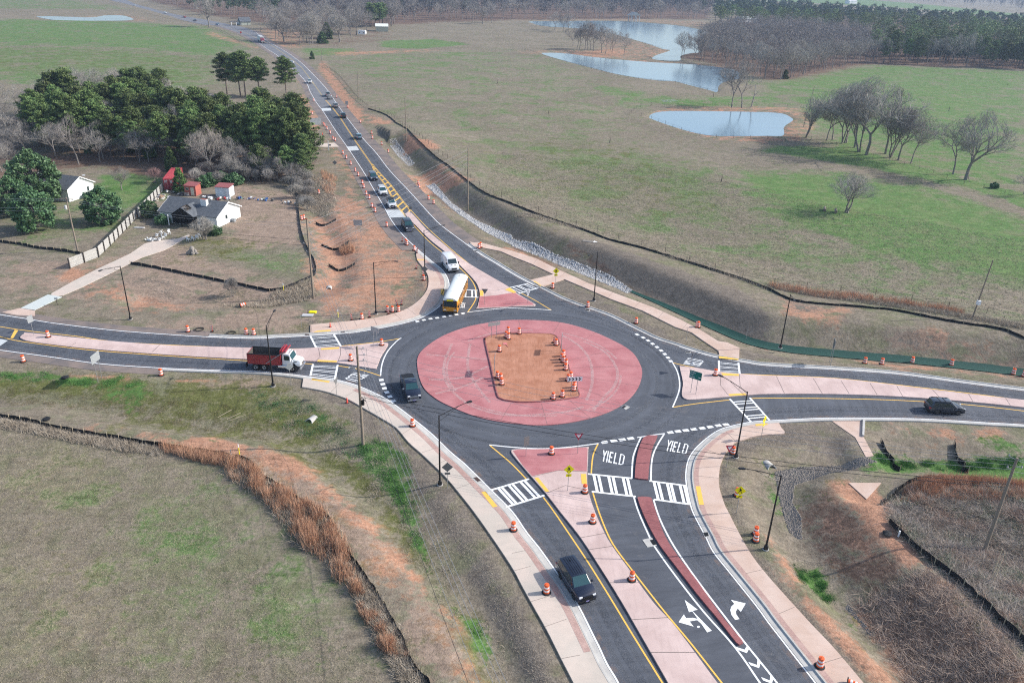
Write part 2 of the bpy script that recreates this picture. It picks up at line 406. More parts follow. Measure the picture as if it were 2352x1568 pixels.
# north-west corner
cov(1,.50,5,O((735,500),(800,420),(900,520),(950,590),(985,660),(960,700),(850,730),(760,720),(700,640),(705,560)))
cov(1,.6,3,O((700,480),(760,490),(800,600),(790,700),(740,720),(730,600)))
cov(1,.4,3,O((780,230),(830,300),(800,330),(840,400),(800,430),(740,330),(760,300),(700,230)))
cov(1,.55,3,O((700,215),(720,250),(740,300),(690,310),(660,250)))
cov(2,.5,1.0,O((918,600),(950,640),(975,650),(975,690),(930,715),(713,745),(700,735),(900,700),(945,660)))
cov(1,.6,3,O((150,620),(230,610),(190,650),(130,640)))
cov(1,.45,3,O((190,650),(250,645),(370,675),(460,690),(450,710),(300,720),(190,670)))
cov(2,.35,4,O((250,620),(420,620),(560,660),(620,700),(420,700),(300,680)))
cov(4,.8,5,O((100,350),(250,330),(500,330),(720,340),(715,410),(560,425),(400,410),(200,385),(60,400)))
cov(4,.6,10,O((-200,240),(120,280),(60,400),(-60,450),(-200,420)))
cov(4,.55,4,O((690,420),(740,400),(760,480),(720,500),(690,470)))
cov(4,.4,6,O((640,55),(900,60),(900,90),(760,105),(640,100)))
cov(1,.4,6,O((600,60),(700,70),(700,110),(640,110),(590,80)))
cov(1,.6,3,O((740,135),(830,250),(850,290),(800,270),(730,160)))
cov(1,.6,4,O((830,260),(900,280),(900,290),(860,290)))
cov(1,.5,2,O((640,110),(700,190),(690,195),(620,120)))
cov(1,.5,10,O((740,118),(1000,112),(1000,116),(780,128)))
cov(1,.5,4,O((480,70),(600,110),(590,113),(470,80)))
cov(1,.7,3,O((930,318),(1010,345),(1000,360),(930,350)))
cov(1,.6,4,O((1020,390),(1050,410),(1090,430),(960,450),(935,395)))
# north-east
cov(2,.85,1.5,O((1110,575),(1180,592),(1300,645),(1450,720),(1600,805),(1560,800),(1420,740),(1300,680),(1225,650),(1150,605)))
cov(6,.5,2.0,O((1100,545),(1250,590),(1450,680),(1650,770),(1620,760),(1420,660),(1230,570),(1100,535)))
cov(2,1.0,1.5,O((1290,560),(1400,585),(1560,640),(1700,690),(1760,740),(1764,780),(1650,735),(1500,672),(1400,620)))
cov(2,.55,2.0,O((980,420),(1060,480),(1200,560),(1290,600),(1200,530),(1060,440)))
cov(2,.45,3.0,O((1700,690),(1820,740),(2000,790),(2352,850),(2352,830),(2000,760),(1850,710)))
cov(1,.65,3,O((1150,560),(1250,590),(1300,630),(1280,632),(1180,590)))
cov(1,.6,3,O((1790,700),(1850,720),(1950,730),(1930,770),(1840,765),(1780,730)))
cov(1,.4,4,O((1950,770),(2150,780),(2352,830),(2352,850),(2100,810)))
cov(2,.35,3,O((1650,640),(2352,800),(2352,760),(2000,680),(1750,640)))
cov(2,.75,1.5,O((1700,800),(1764,805),(1900,830),(1764,832),(1700,826)))
cov(1,.35,3,O((1890,800),(2352,840),(2352,870),(2100,860)))
cov(1,.5,3,O((1310,118),(1420,110),(1450,118),(1420,132),(1300,138)))
# east and south-east
cov(2,.7,1.2,O((1690,1010),(1760,975),(1870,965),(1930,968),(1970,1010),(1930,1050),(1850,1020),(1760,1020),(1680,1060),(1665,1120),(1700,1200),(1764,1310),(1900,1450),(2060,1640),(2000,1640),(1870,1460),(1740,1310),(1655,1160),(1652,1070)))
cov(1,.45,3,O((1990,968),(2352,985),(2352,1010),(2100,1005)))
cov(5,.85,2,O((2010,1030),(2150,1045),(2352,1040),(2450,1060),(2450,1110),(2352,1095),(2150,1078),(1990,1085),(1990,1055)))
cov(5,.5,2,O((2230,1005),(2352,1000),(2400,1010),(2400,1040),(2300,1035)))
cov(5,.75,1.6,O((1825,1280),(1880,1290),(1920,1350),(1900,1370),(1840,1330)))
cov(5,.7,1.5,O((1935,1370),(1985,1440),(2000,1480),(1960,1430)))
cov(5,.5,1.5,O((1764,1050),(1800,1090),(1795,1160),(1764,1130)))
cov(1,.75,2.5,O((1764,1230),(1820,1290),(1870,1360),(1990,1500),(2060,1568),(2000,1568),(1880,1430),(1790,1310)))
cov(1,1.0,2,O((1915,1115),(2010,1115),(2060,1200),(2110,1310),(2080,1330),(2000,1250),(1950,1180)))
cov(1,.6,2.5,O((1850,1180),(1930,1180),(2080,1330),(2050,1370),(1960,1300)))
cov(5,.5,2,O((1830,1110),(1900,1115),(1890,1145),(1830,1150)))
cov(3,.5,3,O((1940,1290),(2050,1330),(2050,1370),(1980,1360)))
cov(4,.8,3,O((1980,1350),(2120,1340),(2200,1400),(2352,1560),(2352,1620),(2150,1620),(2060,1450)))
cov(2,.7,4,O((2040,1110),(2352,1130),(2500,1150),(2500,1500),(2352,1500),(2200,1330),(2060,1220)))
cov(1,.5,2,O((2090,1080),(2250,1085),(2240,1110),(2100,1110)))
# pond banks
for pp in (T(0,0,(320,150),(700,160),(900,150),(1150,128),(1320,160),(1500,205),(1300,200),(1200,195)),
           [(1176,116),(1300,110),(1500,140),(1700,152),(1764,165),(1700,165),(1500,150),(1350,128),(1200,125)],
           [(1176,44),(1426,42),(1626,50),(1640,72),(1600,62),(1450,48),(1176,48)]): cov(1,.30,5,pp)
cov(1,.38,2.5,O((1490,262),(1540,245),(1764,245),(1850,250),(1880,290),(1840,325),(1764,330),(1650,325),(1560,300)))
cov(1,.32,8,O((1380,80),(1560,115),(1480,140),(1360,130)))
# forest floors
cov(4,1.1,12,O((1561,132),(1638,146),(1764,185),(1824,182),(1919,161),(1989,148),(2214,156),(2400,164),(2400,45),(1764,20),(1620,60),(1600,110)))
cov(4,.9,20,O((640,56),(888,57),(1013,50),(1176,46),(1426,44),(1626,44),(1626,-20),(400,-20),(440,20),(560,50)))
cov(0,.9,30,O((1764,2),(2080,18),(2352,42),(2500,55),(2500,44),(2352,34),(2100,8),(1900,-6)))
cov(0,.6,30,O((1626,10),(1764,2),(1764,12),(1640,18)))
cov(2,1.2,1.0,T(1,1,(1555,95),(1640,88),(1800,255),(2000,395),(2351,570))+T(2,1,(0,590),(200,655),(400,745),(700,850),(900,925),(1120,1045),(1060,1075),(900,1003),(700,930),(500,845),(300,755),(0,650))+T(1,1,(2351,635),(2100,530),(1850,360),(1690,215)))  # dark ground under the riprap, painted shade between the stones
cov(1,.7,6,O((1980,1370),(2120,1340),(2300,1500),(2352,1620),(2150,1620)))
cov(4,.9,1.5,O((1290,570),(1400,600),(1560,655),(1700,710),(1764,790),(1650,735),(1500,672),(1400,625)))  # brown bank soil, with the slope's shade put into its colour
cov(4,.75,1.5,O((1000,430),(1075,495),(1200,560),(1290,600),(1290,625),(1180,565),(1060,490),(985,440)))  # upper bank: the same soil with its shade painted in
cov(1,.30,1.5,O((1835,1120),(1915,1115),(2060,1300),(2200,1450),(2352,1620),(2160,1620),(1950,1330),(1830,1190)))
cov(4,.62,1.5,O((1835,1120),(1915,1115),(1950,1180),(2060,1300),(2110,1370),(2250,1500),(2352,1620),(2160,1620),(2060,1480),(1950,1330),(1870,1250),(1830,1190)))
cov(1,.75,1.2,O((1925,1120),(1990,1130),(2030,1190),(2120,1320),(2095,1330),(2000,1240)))
cov(6,.7,2.5,O((300,1010),(560,1000),(700,1050),(860,1180),(1000,1330),(1120,1568),(1010,1600),(900,1420),(780,1250),(640,1120),(500,1060)))
cov(1,.42,3,O((1000,430),(1075,495),(1200,560),(1290,600),(1290,625),(1180,565),(1060,490),(985,440)))
cov(1,.36,3,O((1290,570),(1400,600),(1560,655),(1700,710),(1764,790),(1650,735),(1500,672),(1400,625)))
cov(4,1.1,15,O((640,54),(888,55),(1013,48),(1176,44),(1626,43),(1640,-20),(300,-20),(345,0),(475,36)))
cov(3,.5,3,O((640,1090),(760,1150),(900,1290),(1050,1500),(1120,1600),(1060,1600),(980,1450),(850,1260),(740,1160)))
cov(3,.6,4,O((300,940),(560,965),(700,1000),(760,1060),(900,1200),(1000,1330),(960,1330),(830,1180),(700,1090),(600,1040),(420,1000),(250,985)))
NCH = 7
def cover_at(X, Y):
    W = np.zeros((NCH,)+X.shape)
    for ch, wt, soft, P in COVER:
        lo = P.min(0)-3*soft; hi = P.max(0)+3*soft
        m = (X > lo[0]) & (X < hi[0]) & (Y > lo[1]) & (Y < hi[1])
        if not m.any(): continue
        x = X[m]; y = Y[m]; d = dist_line(P, x, y, closed=True); d = np.where(inside(P, x, y), -d, d)
        v = wt*(1-sstep(-soft, soft, d)); W[ch][m] = np.maximum(W[ch][m], v)
    return W
# ---------------------------------------------------------------- the ground: one sheet to the horizon
def axis(lo, hi, a, b, step, grow):
    """fine between a and b, growing outside"""
    q = list(np.arange(a, b, step)); d = step; x = q[-1]
    while x < hi: d *= grow; x += d; q.append(x)
    d = step; x = q[0]; p = []
    while x > lo: d *= grow; x -= d; p.append(x)
    return np.array(p[::-1]+q)
gx = axis(-7000, 9000, -62, 82, .55, 1.022)
gy = axis(20, 9500, 38, 150, .55, 1.016)
X, Y = np.meshgrid(gx, gy); nx, ny = len(gx), len(gy)
Z = relief(X.ravel(), Y.ravel()).reshape(X.shape) - .03
PONDS = {
 'near': T(2,0,(1258,1075),(1300,1040),(1420,1022),(1700,1020),(2351,1030))+T(3,0,(0,1030),(140,1045),(220,1085),(225,1110),(150,1165),(140,1245),(0,1248))+T(2,0,(2200,1250),(1900,1250),(1700,1225),(1500,1170),(1300,1100)),
 'middle': T(2,0,(270,490),(350,485),(500,492),(750,525),(1000,550),(1330,575),(1700,595),(1980,630),(2060,650),(2100,690),(2080,725),(1960,750),(1900,790),(1885,845),(1800,825),(1620,780),(1500,750),(1350,740),(1150,715),(950,680),(750,630),(500,565),(330,515)),
 'far': T(2,0,(160,198),(450,195),(800,192),(1100,200),(1300,215),(1550,240),(1770,285),(1750,320),(1700,360),(1690,400),(1720,430),(1710,440),(1730,480),(1640,490),(1550,515),(1535,558),(1310,548),(1310,515),(1450,465),(1380,450),(1250,405),(1100,360),(950,318),(800,290),(600,262),(400,250),(250,235),(190,215)),
 'left': T(0,0,(335,155),(400,148),(600,155),(850,160),(950,145),(1050,140),(1150,148),(1220,185),(900,192),(600,188),(480,183)),
}
WP = {k: cr(G0(v), 4, closed=True) for k, v in PONDS.items()}
for k, P in WP.items():
    m = inside(P, X.ravel(), Y.ravel()).reshape(X.shape)
    d = np.where(m, dist_line(P, X.ravel(), Y.ravel(), closed=True).reshape(X.shape), 0)
    dn = dist_line(P, X.ravel(), Y.ravel(), closed=True).reshape(X.shape)
    nearp = (~m) & (dn < 30)
    Z = np.where(nearp, Z*sstep(2, 30, dn)+.25*sstep(0, 2.5, dn)*(1-sstep(6, 14, dn)), Z)
    Z = np.where(m, -.15-np.minimum(d*.15, 1.0), Z)
W = cover_at(X.ravel(), Y.ravel())
me = bpy.data.meshes.new('ground')
co = np.stack([X.ravel(), Y.ravel(), Z.ravel()], 1).astype(np.float32)
me.vertices.add(nx*ny); me.vertices.foreach_set('co', co.ravel())
idx = np.arange(nx*ny).reshape(ny, nx)
q = np.stack([idx[:-1, :-1], idx[:-1, 1:], idx[1:, 1:], idx[1:, :-1]], -1).reshape(-1, 4)
me.loops.add(q.size); me.loops.foreach_set('vertex_index', q.ravel().astype(np.int32))
me.polygons.add(len(q)); me.polygons.foreach_set('loop_start', np.arange(0, q.size, 4, dtype=np.int32))
me.polygons.foreach_set('use_smooth', np.ones(len(q), bool))
for nm, ch in (('coverA', (0, 1, 2)), ('coverB', (3, 4, 5))):
    a = me.attributes.new(nm, 'FLOAT_COLOR', 'POINT'); c = np.ones((nx*ny, 4), np.float32)
    for i, k in enumerate(ch): c[:, i] = W[k]
    if nm == 'coverA': c[:, 3] = W[6]
    a.data.foreach_set('color', c.ravel())
me.update(calc_edges=True)
ground = bpy.data.objects.new('ground', me); S.collection.objects.link(ground)
structure(ground, 'dry winter grassland with green patches and red clay reaching the horizon')
# ground material
g = newmat('ground_cover', .95, .1)
A = g.n('ShaderNodeAttribute', attribute_name='coverA'); B = g.n('ShaderNodeAttribute', attribute_name='coverB')
sa = g.n('ShaderNodeSeparateColor'); sb = g.n('ShaderNodeSeparateColor'); g.l(A.outputs['Color'], sa.inputs[0]); g.l(B.outputs['Color'], sb.inputs[0])
n_big = g.noise(.035, 5, .6, dist=.5); n_mid = g.noise(.22, 5, .65, dist=.3); n_small = g.noise(1.3, 5, .7); n_fine = g.noise(5.5, 4, .75)
tuft = g.n('ShaderNodeTexVoronoi'); tuft.inputs['Scale'].default_value = 2.2; tuft.inputs['Randomness'].default_value = 1
g.l(g.tc.outputs['Object'], tuft.inputs['Vector'])
tan = g.mix(g.ramp(n_big, .3, .7), (.180,.150,.112), (.265,.222,.172))
tan = g.mix(g.ramp(n_small, .3, .75), tan, (.225,.195,.150))
# faint green through the dry grass everywhere
tan = g.mix(g.math('MULTIPLY', g.ramp(n_mid, .48, .66), .55), tan, (.125,.150,.065))
def layer(base, weight, color, noise, lo=.12):
    """a cover whose edge is broken up by noise: shows where noise is below its weight"""
    f = g.math('SUBTRACT', weight, noise); f = g.ramp(f, -lo, lo)
    return g.mix(f, base, color)
nb = g.mix(.42, g.mix(.5, n_mid, n_small), g.noise(.075, 4, .6, dist=.8)); nb = g.ramp(nb, .33, .67)
nb2 = g.ramp(g.mix(.35, n_mid, n_small), .28, .72)
green = g.mix(n_small, (.062,.148,.036), (.112,.228,.060))
green = g.mix(g.ramp(n_mid, .35, .7), green, (.150,.205,.078))
c = layer(tan, A.outputs['Alpha'], (.30,.225,.175), nb)
gw_ = g.math('MULTIPLY', sa.outputs[0], 1.22)
c = layer(c, gw_, green, nb, .3)
c = layer(c, sb.outputs[0], g.mix(n_small, (.085,.105,.024), (.145,.150,.050)), nb2, .3)
clay = g.mix(n_small, (.40,.200,.120), (.50,.285,.195)); clay = g.mix(g.ramp(n_fine, .45, .75), clay, (.33,.20,.14))
c = layer(c, g.math('MULTIPLY', sa.outputs[1], 1.2), clay, nb2, .22)
c = layer(c, sb.outputs[1], g.mix(n_small, (.110,.068,.050), (.190,.125,.095)), nb, .3)
mul = g.mix(n_fine, (.12,.10,.082), (.25,.215,.18))
c = layer(c, sa.outputs[2], mul, nb2, .2)
c = layer(c, sb.outputs[2], g.mix(n_small, (.060,.150,.030), (.11,.22,.055)), nb2, .2)
# tussocks: each tuft a little paler, gaps between them darker
tf = g.ramp(tuft.outputs['Distance'], .05, .55)
c = g.mix(g.math('MULTIPLY', tf, .12), c, (.10,.085,.065))
c = g.mix(g.math('MULTIPLY', g.ramp(n_fine, .52, .8), .45), c, (.38,.33,.26))
c = g.mix(g.math('MULTIPLY', g.ramp(n_fine, .48, .2), .5), c, (.075,.068,.05))
def grey(f, a, b, lo, hi):
    m = g.n('ShaderNodeMapRange'); m.inputs['From Min'].default_value = a; m.inputs['From Max'].default_value = b; m.inputs['To Min'].default_value = lo; m.inputs['To Max'].default_value = hi
    g.l(f, m.inputs['Value']); k = g.n('ShaderNodeCombineColor'); [g.l(m.outputs[0], k.inputs[i]) for i in range(3)]; return k.outputs[0]
c = g.mix(1.0, c, grey(g.noise(.55, 6, .75, dist=.6), .3, .7, .72, 1.28), 'MULTIPLY')
c = g.mix(1.0, c, grey(g.noise(2.6, 5, .85), .3, .7, .66, 1.36), 'MULTIPLY')
c = g.mix(1.0, c, grey(g.noise(1.0, 4, .7, vec=g.mp((.25, 1.6, 1), (0, 0, .35))), .3, .7, .88, 1.12), 'MULTIPLY')
g.l(c, g.b.inputs['Base Color'])
hgt = g.math('ADD', g.math('MULTIPLY', n_fine, .5), g.math('MULTIPLY', n_small, .6))
hgt = g.math('SUBTRACT', hgt, g.math('MULTIPLY', tuft.outputs['Distance'], .12))
g.bump(hgt, .7, .22)
me.materials.append(g.m)
# ---------------------------------------------------------------- materials of the paved surfaces
def paved(name, c1, c2, speck=(.02,.02,.02), sp=.12, rough=.85, scale=.5, joints=None, streak=None, brick=None):
    p = newmat(name, rough, .3)
    a = p.ramp(p.noise(scale, 5, .6, dist=.4), .3, .7); col = p.mix(a, c1, c2)
    f = p.noise(14, 3, .7); col = p.mix(p.math('MULTIPLY', p.ramp(f, .45, .8), sp), col, speck)
    f2 = p.noise(.12, 4, .6, dist=1.0); col = p.mix(p.math('MULTIPLY', p.ramp(f2, .5, .7), .22), col, tuple(min(1, k*1.35) for k in c2))
    if streak:
        s2 = p.noise(1.0, 4, .6, vec=p.mp((streak[0], streak[1], 1), (0, 0, streak[2])))
        col = p.mix(p.math('MULTIPLY', p.ramp(s2, .45, .75), streak[3]), col, tuple(k*.75 for k in c1))
    if brick:
        b = p.n('ShaderNodeTexBrick'); b.inputs['Scale'].default_value = brick; b.inputs['Mortar Size'].default_value = .012
        b.inputs['Color1'].default_value = (1,1,1,1); b.inputs['Color2'].default_value = (.8,.8,.8,1); b.inputs['Mortar'].default_value = (.45,.42,.4,1)
        p.l(p.tc.outputs['Object'], b.inputs['Vector']); col = p.mix(1.0, col, b.outputs['Color'], 'MULTIPLY')
    p.l(col, p.b.inputs['Base Color']); p.bump(f, .25, .01)
    return p.m
m_asphalt = paved('fresh_asphalt', (.074,.082,.100), (.094,.104,.124), (.14,.14,.14), .25, .8, .25, streak=(.25, 2.5, -.1, .35))
_a = NT.__new__(NT); _a.m = m_asphalt; _a.nt = m_asphalt.node_tree; _a.b = _a.nt.nodes['Principled BSDF']; _a.tc = _a.n('ShaderNodeTexCoord')
_g = G0([(1217,850)])[0]; _mp = _a.n('ShaderNodeVectorMath', operation='SUBTRACT'); _a.l(_a.tc.outputs['Object'], _mp.inputs[0]); _mp.inputs[1].default_value = (_g[0], _g[1], 0)
_ln = _a.n('ShaderNodeVectorMath', operation='LENGTH'); _a.l(_mp.outputs[0], _ln.inputs[0]); _cx = _a.n('ShaderNodeCombineXYZ'); _a.l(_ln.outputs['Value'], _cx.inputs[0])
_lo = _a.noise(.09, 2, .5); _a.l(_a.math('MULTIPLY', _lo, 3.0), _cx.inputs[1])
_rn = _a.noise(1.1, 3, .6, vec=_cx.outputs[0]); _k = _a.n('ShaderNodeMapRange'); _k.inputs['From Min'].default_value = .3; _k.inputs['From Max'].default_value = .7; _k.inputs['To Min'].default_value = .84; _k.inputs['To Max'].default_value = 1.2; _a.l(_rn, _k.inputs['Value'])
_cc = _a.n('ShaderNodeCombineColor'); [_a.l(_k.outputs[0], _cc.inputs[i]) for i in range(3)]
_old = _a.b.inputs['Base Color'].links[0].from_socket; _m1 = _a.mix(1.0, _old, _cc.outputs[0], 'MULTIPLY')
_d = _a.math('MULTIPLY', _a.ramp(_a.noise(.35, 5, .75, dist=1.5), .56, .72), .30); _a.l(_a.mix(_d, _m1, (.20,.185,.175)), _a.b.inputs['Base Color'])
m_oldasphalt = paved('worn_asphalt', (.14,.145,.16), (.18,.185,.20), (.26,.26,.26), .25, .85, .2)
m_shoulder = paved('dusty_asphalt', (.13,.12,.12), (.24,.19,.165), (.3,.22,.18), .3, .9, .3)
m_white = mat('white_marking', (.80,.82,.82), .7, .3, noise=(3, .08))
m_yellow = mat('yellow_marking', (.82,.50,.10), .7, .3, noise=(3, .08))
m_red = paved('red_concrete', (.38,.130,.140), (.48,.205,.210), (.56,.38,.36), .35, .85, .35, streak=(.3, 3, .6, .35))
m_redbrick = paved('red_stamped_concrete', (.30,.105,.11), (.38,.145,.145), (.22,.08,.08), .3, .8, .5, brick=2.2)
m_pink = paved('pink_concrete', (.50,.375,.345), (.62,.485,.45), (.40,.30,.27), .15, .85, .3, streak=(2.5, .4, .5, .3))
m_walk = paved('clay_stained_concrete', (.52,.375,.30), (.60,.47,.40), (.45,.30,.23), .15, .85, .3, streak=(.5, 2, .9, .25))
m_walkgrey = paved('pale_concrete', (.50,.45,.39), (.60,.50,.43), (.42,.33,.27), .2, .85, .22, streak=(.5, 2, .9, .25))
m_kerb = paved('kerb_concrete', (.42,.41,.39), (.52,.51,.48), (.30,.28,.26), .25, .85, .8)
m_brickstrip = paved('stamped_brick_strip', (.48,.31,.27), (.56,.39,.34), (.35,.22,.19), .2, .85, .6, brick=3.0)
m_tactile = mat('tactile_yellow', (.82,.50,.10), .75, .2, noise=(9, .12))
m_dirt = paved('raked_red_dirt', (.36,.150,.085), (.47,.225,.145), (.56,.34,.25), .35, .95, .6, streak=(4, .6, .12, .55))
m_joint = mat('joint', (.16,.13,.12), .9)
_tm = newmat('chalky_tyre_mark', .9, .1); _tm.b.inputs['Base Color'].default_value = (.62,.43,.42,1)
_tm.l(_tm.math('MULTIPLY', _tm.ramp(_tm.noise(1.3, 5, .85), .25, .65), .6), _tm.b.inputs['Alpha']); m_paleline = _tm.m
# ---------------------------------------------------------------- road, islands, kerbs, pavements
road = MB().prism(ROADLOOP, -.30, 0).build('road', m_asphalt); structure(road, 'dark new asphalt of the roundabout and its four approach roads')
def onroad(name, mb, m): return mb.build(name, m, road)
# the older, paler asphalt where the north road leaves the works
iN = near(wNW, (738,250)); jN = near(wNE, (770,238))
old = np.concatenate([offs(wNW, .2)[:iN+1], offs(wNE, .2)[jN:]])
structure(MB().prism(old, None, .004).build('road_old_surface', m_oldasphalt), 'pale worn asphalt of the road running off to the north')
# dusty shoulders of the uncurbed stretches
def slicew(Wl, a, b):
    i, j = near(Wl, a), near(Wl, b); return Wl[min(i, j):max(i, j)+1]
sh = MB()
sh.strip(offs(slicew(wNW, (500,60), (955,570)), 1.6), 3.0, -.006); sh.strip(offs(slicew(wNE, (560,70), (1080,560)), 1.7), 3.2, -.006)
sh.strip(offs(slicew(wNW, (470,773), (-100,700)), 1.0), 1.8, -.006); sh.strip(offs(slicew(wSW, (-100,790), (375,845)), 1.0), 1.8, -.006)
structure(sh.build('road_shoulder', m_shoulder), 'dusty asphalt shoulder beside the road')
KP = [(.10,.012),(.62,.03),(.66,.15),(.80,.15),(.82,-.1)]
kb = MB()
kerb_lines = [slicew(wNW, (958,572), (470,773)), slicew(wSW, (375,845), (1470,1680)), wSE, slicew(wNE, (2560,925), (1072,560))]
for K in kerb_lines: kb.sweep(K, KP)
structure(kb.build('kerb', m_kerb), 'grey concrete kerb and gutter round the roundabout')
def poly(pts, n=5, closed=True): return cr(G0(pts), n, closed)
def slab(name, pts, top, m, label, smooth=3, world=False):
    P = pts if world else poly(pts, smooth)
    return structure(MB().prism(P, -.2, top).build(name, m), label)
# central island
APR = T(1,2,(1480,200),(1525,400),(1640,520),(1810,610),(2050,700),(2351,755))+T(2,2,(300,773),(600,735),(850,665),(1030,570),(1150,440),(1195,300),(1170,200),(1100,100),(960,10))+T(2,1,(700,1465),(400,1390),(0,1375))+T(1,1,(2100,1405),(1900,1450),(1700,1530))+[(970,805)]
wAPR = poly(APR, 6)
apron = slab('truck_apron', wAPR, .09, m_red, 'oval red concrete truck apron round the dirt centre', world=True)
CEN = [(1113,784),(1117,776),(1128,772)]+[(1150,769),(1176,766.5),(1215,767),(1255,768),(1271,770),(1281,777),(1290,800),(1301,829),(1316,866.5),(1331,904),(1332,911),(1324,915),(1290,920),(1251,924),(1201,926),(1170,923),(1150,918),(1140,905),(1125.5,839)]
wCEN = poly(CEN, 4)
structure(MB().sweep(np.concatenate([wCEN, wCEN[:2]]), [(-.02,.0),(.0,.24),(.16,.24),(.2,.05)]).build('apron_kerb', m_redbrick), 'red kerb round the dirt centre of the roundabout')
dm = MB().prism(wCEN, -.2, .2).build('central_ground', m_dirt); structure(dm, 'bare raked red dirt in the middle of the roundabout')
cen = wAPR.mean(0)
# apron joints and pale tyre marks
jm = MB()
for k in range(16):
    a = 2*math.pi*(k+.3)/16; d = np.array([math.cos(a), math.sin(a)])
    def hit(P):
        best = None
        for i in range(len(P)):
            p, q2 = P[i]-cen, P[(i+1) % len(P)]-P[i]; den = d[0]*q2[1]-d[1]*q2[0]
            if abs(den) < 1e-9: continue
            t = (p[0]*q2[1]-p[1]*q2[0])/den; u = (p[0]*d[1]-p[1]*d[0])/den
            if t > 0 and 0 <= u <= 1: best = t
        return best or 0
    jm.strip(np.array([cen+d*(hit(wCEN)+.4), cen+d*(hit(wAPR)-.1)]), .035, .096)
jm.build('expansion_joint', m_joint, apron)
pm = MB()
for pts in ([(1038,790),(1022,830),(1022,870),(1050,910),(1100,940),(1176,955),(1290,948),(1340,935)],
            [(1080,790),(1074,840),(1090,880),(1125,925)], [(985,873),(1060,868),(1120,842)], [(1000,905),(1060,890),(1110,868)],
            [(980,815),(1060,822),(1118,826)], [(1362,945),(1390,910),(1412,885),(1417,850),(1390,810),(1340,785)], [(1347,920),(1360,880),(1355,830),(1330,795),(1290,770)]):
    pm.strip(cr(G0(pts), 6), .42, .094)
for k in range(5):
    pm.strip(np.array([cen+np.array([math.cos(a)*rx, math.sin(a)*ry]) for a in np.linspace(.3+k*1.25, 1.2+k*1.25, 14) for rx, ry in ((13.2-.5*(k % 3), 13.6-.4*(k % 2)),)]), .30, .0945+.0005*k)
pm.build('tyre_mark', m_paleline, apron)
# splitter islands
ISL = {
 'west': [(50,779),(47.5,774.5),(56,768),(67,766),(175,777),(275,786.5),(400,795),(575,800),(658,803),(723,800),(775,797.5),(825,793),(863,789),(888,789),(890.5,795),(875.5,819),(865.5,844),(860,848),(828,843),(778,835),(728,831.5),(685,830),(572,826.5),(450,820),(300,810),(175,799),(75,786.5)],
 'north': [(933,491),(944,489.5),(978,527),(1013,557),(1063,597),(1113,628),(1165,658),(1188.5,676),(1226,698),(1229,702),(1221,704.5),(1176,705.5),(1158,707),(1098,709.5),(1097,706),(1102,682),(1100.5,667),(1093,649.5),(1070.5,624.5),(1038,592),(988,552),(950.5,514.5),(932,495)],
 'east': [(1561,844),(1566,843),(1601,846.5),(1638.5,853),(1698.5,860),(1764,864),(1914,870),(2064,886.5),(2214,905),(2352,920),(2500,938),(2500,956),(2352,937),(2214,923),(2064,912),(1914,906.5),(1764,906.5),(1716,909),(1626,916.5),(1588.5,919),(1576,918),(1567,911.5),(1566,900),(1568.5,879)],
 'south': [(1175,1037),(1186,1033.5),(1260,1032),(1346,1028.5),(1351,1031.5),(1349,1084),(1348.5,1101.5),(1351,1129),(1366,1176),(1388.5,1226),(1406,1256),(1446,1311),(1501,1386),(1541,1428.5),(1576,1473.5),(1646,1568),(1700,1640),(1770,1740),(1620,1740),(1560,1615),(1533.5,1568),(1501,1511),(1463.5,1446),(1426,1381),(1376,1301),(1333.5,1236),(1286,1176),(1253.5,1134),(1221,1096.5),(1180,1048)],
}
wis = {k: poly(v, 3) for k, v in ISL.items()}
isl = {}
for k, P in wis.items():
    isl[k] = slab('traffic_island', P, .15, m_pink, {'west':'long pink concrete splitter island of the west road','north':'pink concrete splitter island of the north road','east':'pink concrete splitter island of the east road with the green sign','south':'wide pink concrete splitter island of the south road'}[k], world=True)
def cap(name, pts, z, m, parent, n=1):
    return MB().prism(G0(pts) if n == 1 else poly(pts, n), None, z).build(name, m, parent)
cap('red_pavement', [(1101.5,683),(1140,680),(1182,673),(1190,679),(1224,698),(1226,702),(1176,704.5),(1158,706),(1099.5,708.5),(1099,706)], .156, m_red, isl['north'])
cap('red_pavement', [(1178,1037),(1187,1034.5),(1260,1033),(1345,1029.5),(1349.5,1032),(1347.5,1084),(1281,1082),(1222,1095),(1200,1070)], .156, m_red, isl['south'])
MED = [[(1481,1004),(1506,1001.5),(1509,1005),(1498.5,1029),(1492,1064),(1488.5,1099),(1486,1102),(1461,1099.5),(1458,1094),(1461,1059),(1468.5,1026.5)],
       [(1466,1143),(1493.5,1144),(1498.5,1154),(1506,1176),(1526,1231),(1558.5,1281),(1601,1336),(1646,1401),(1683.5,1448.5),(1705,1473.5),(1701,1480),(1691,1477),(1651,1426),(1601,1366),(1551,1301),(1513.5,1251),(1488.5,1206),(1475,1176),(1467,1154)]]
for P, lb in zip(MED, ('short red brick-stamped divider between the two yield lanes', 'long curved red brick-stamped divider between the two south approach lanes')):
    slab('traffic_island', P, .16, m_redbrick, lb, 3)
def pad(parent, pts, z=.16): return MB().prism(G0(pts), None, z).build('tactile_pad', m_tactile, parent)
def seam(parent, segs, z, wd=.05, m=None):
    b = MB()
    for s in segs: b.strip(G0(s), wd, z)
    return b.build('joint', m or m_joint, parent)
pad(isl['west'], T(1,2,(597,72),(765,60),(765,75),(600,85))); pad(isl['west'], T(1,2,(570,178),(745,185),(742,200),(563,193)))
seam(isl['west'], [T(1,2,(575,70),(590,150),(550,190)), T(1,2,(778,62),(778,130),(750,200)), T(0,2,(1400,105),(1470,40)), T(0,2,(700,20),(640,55))], .157, .07)
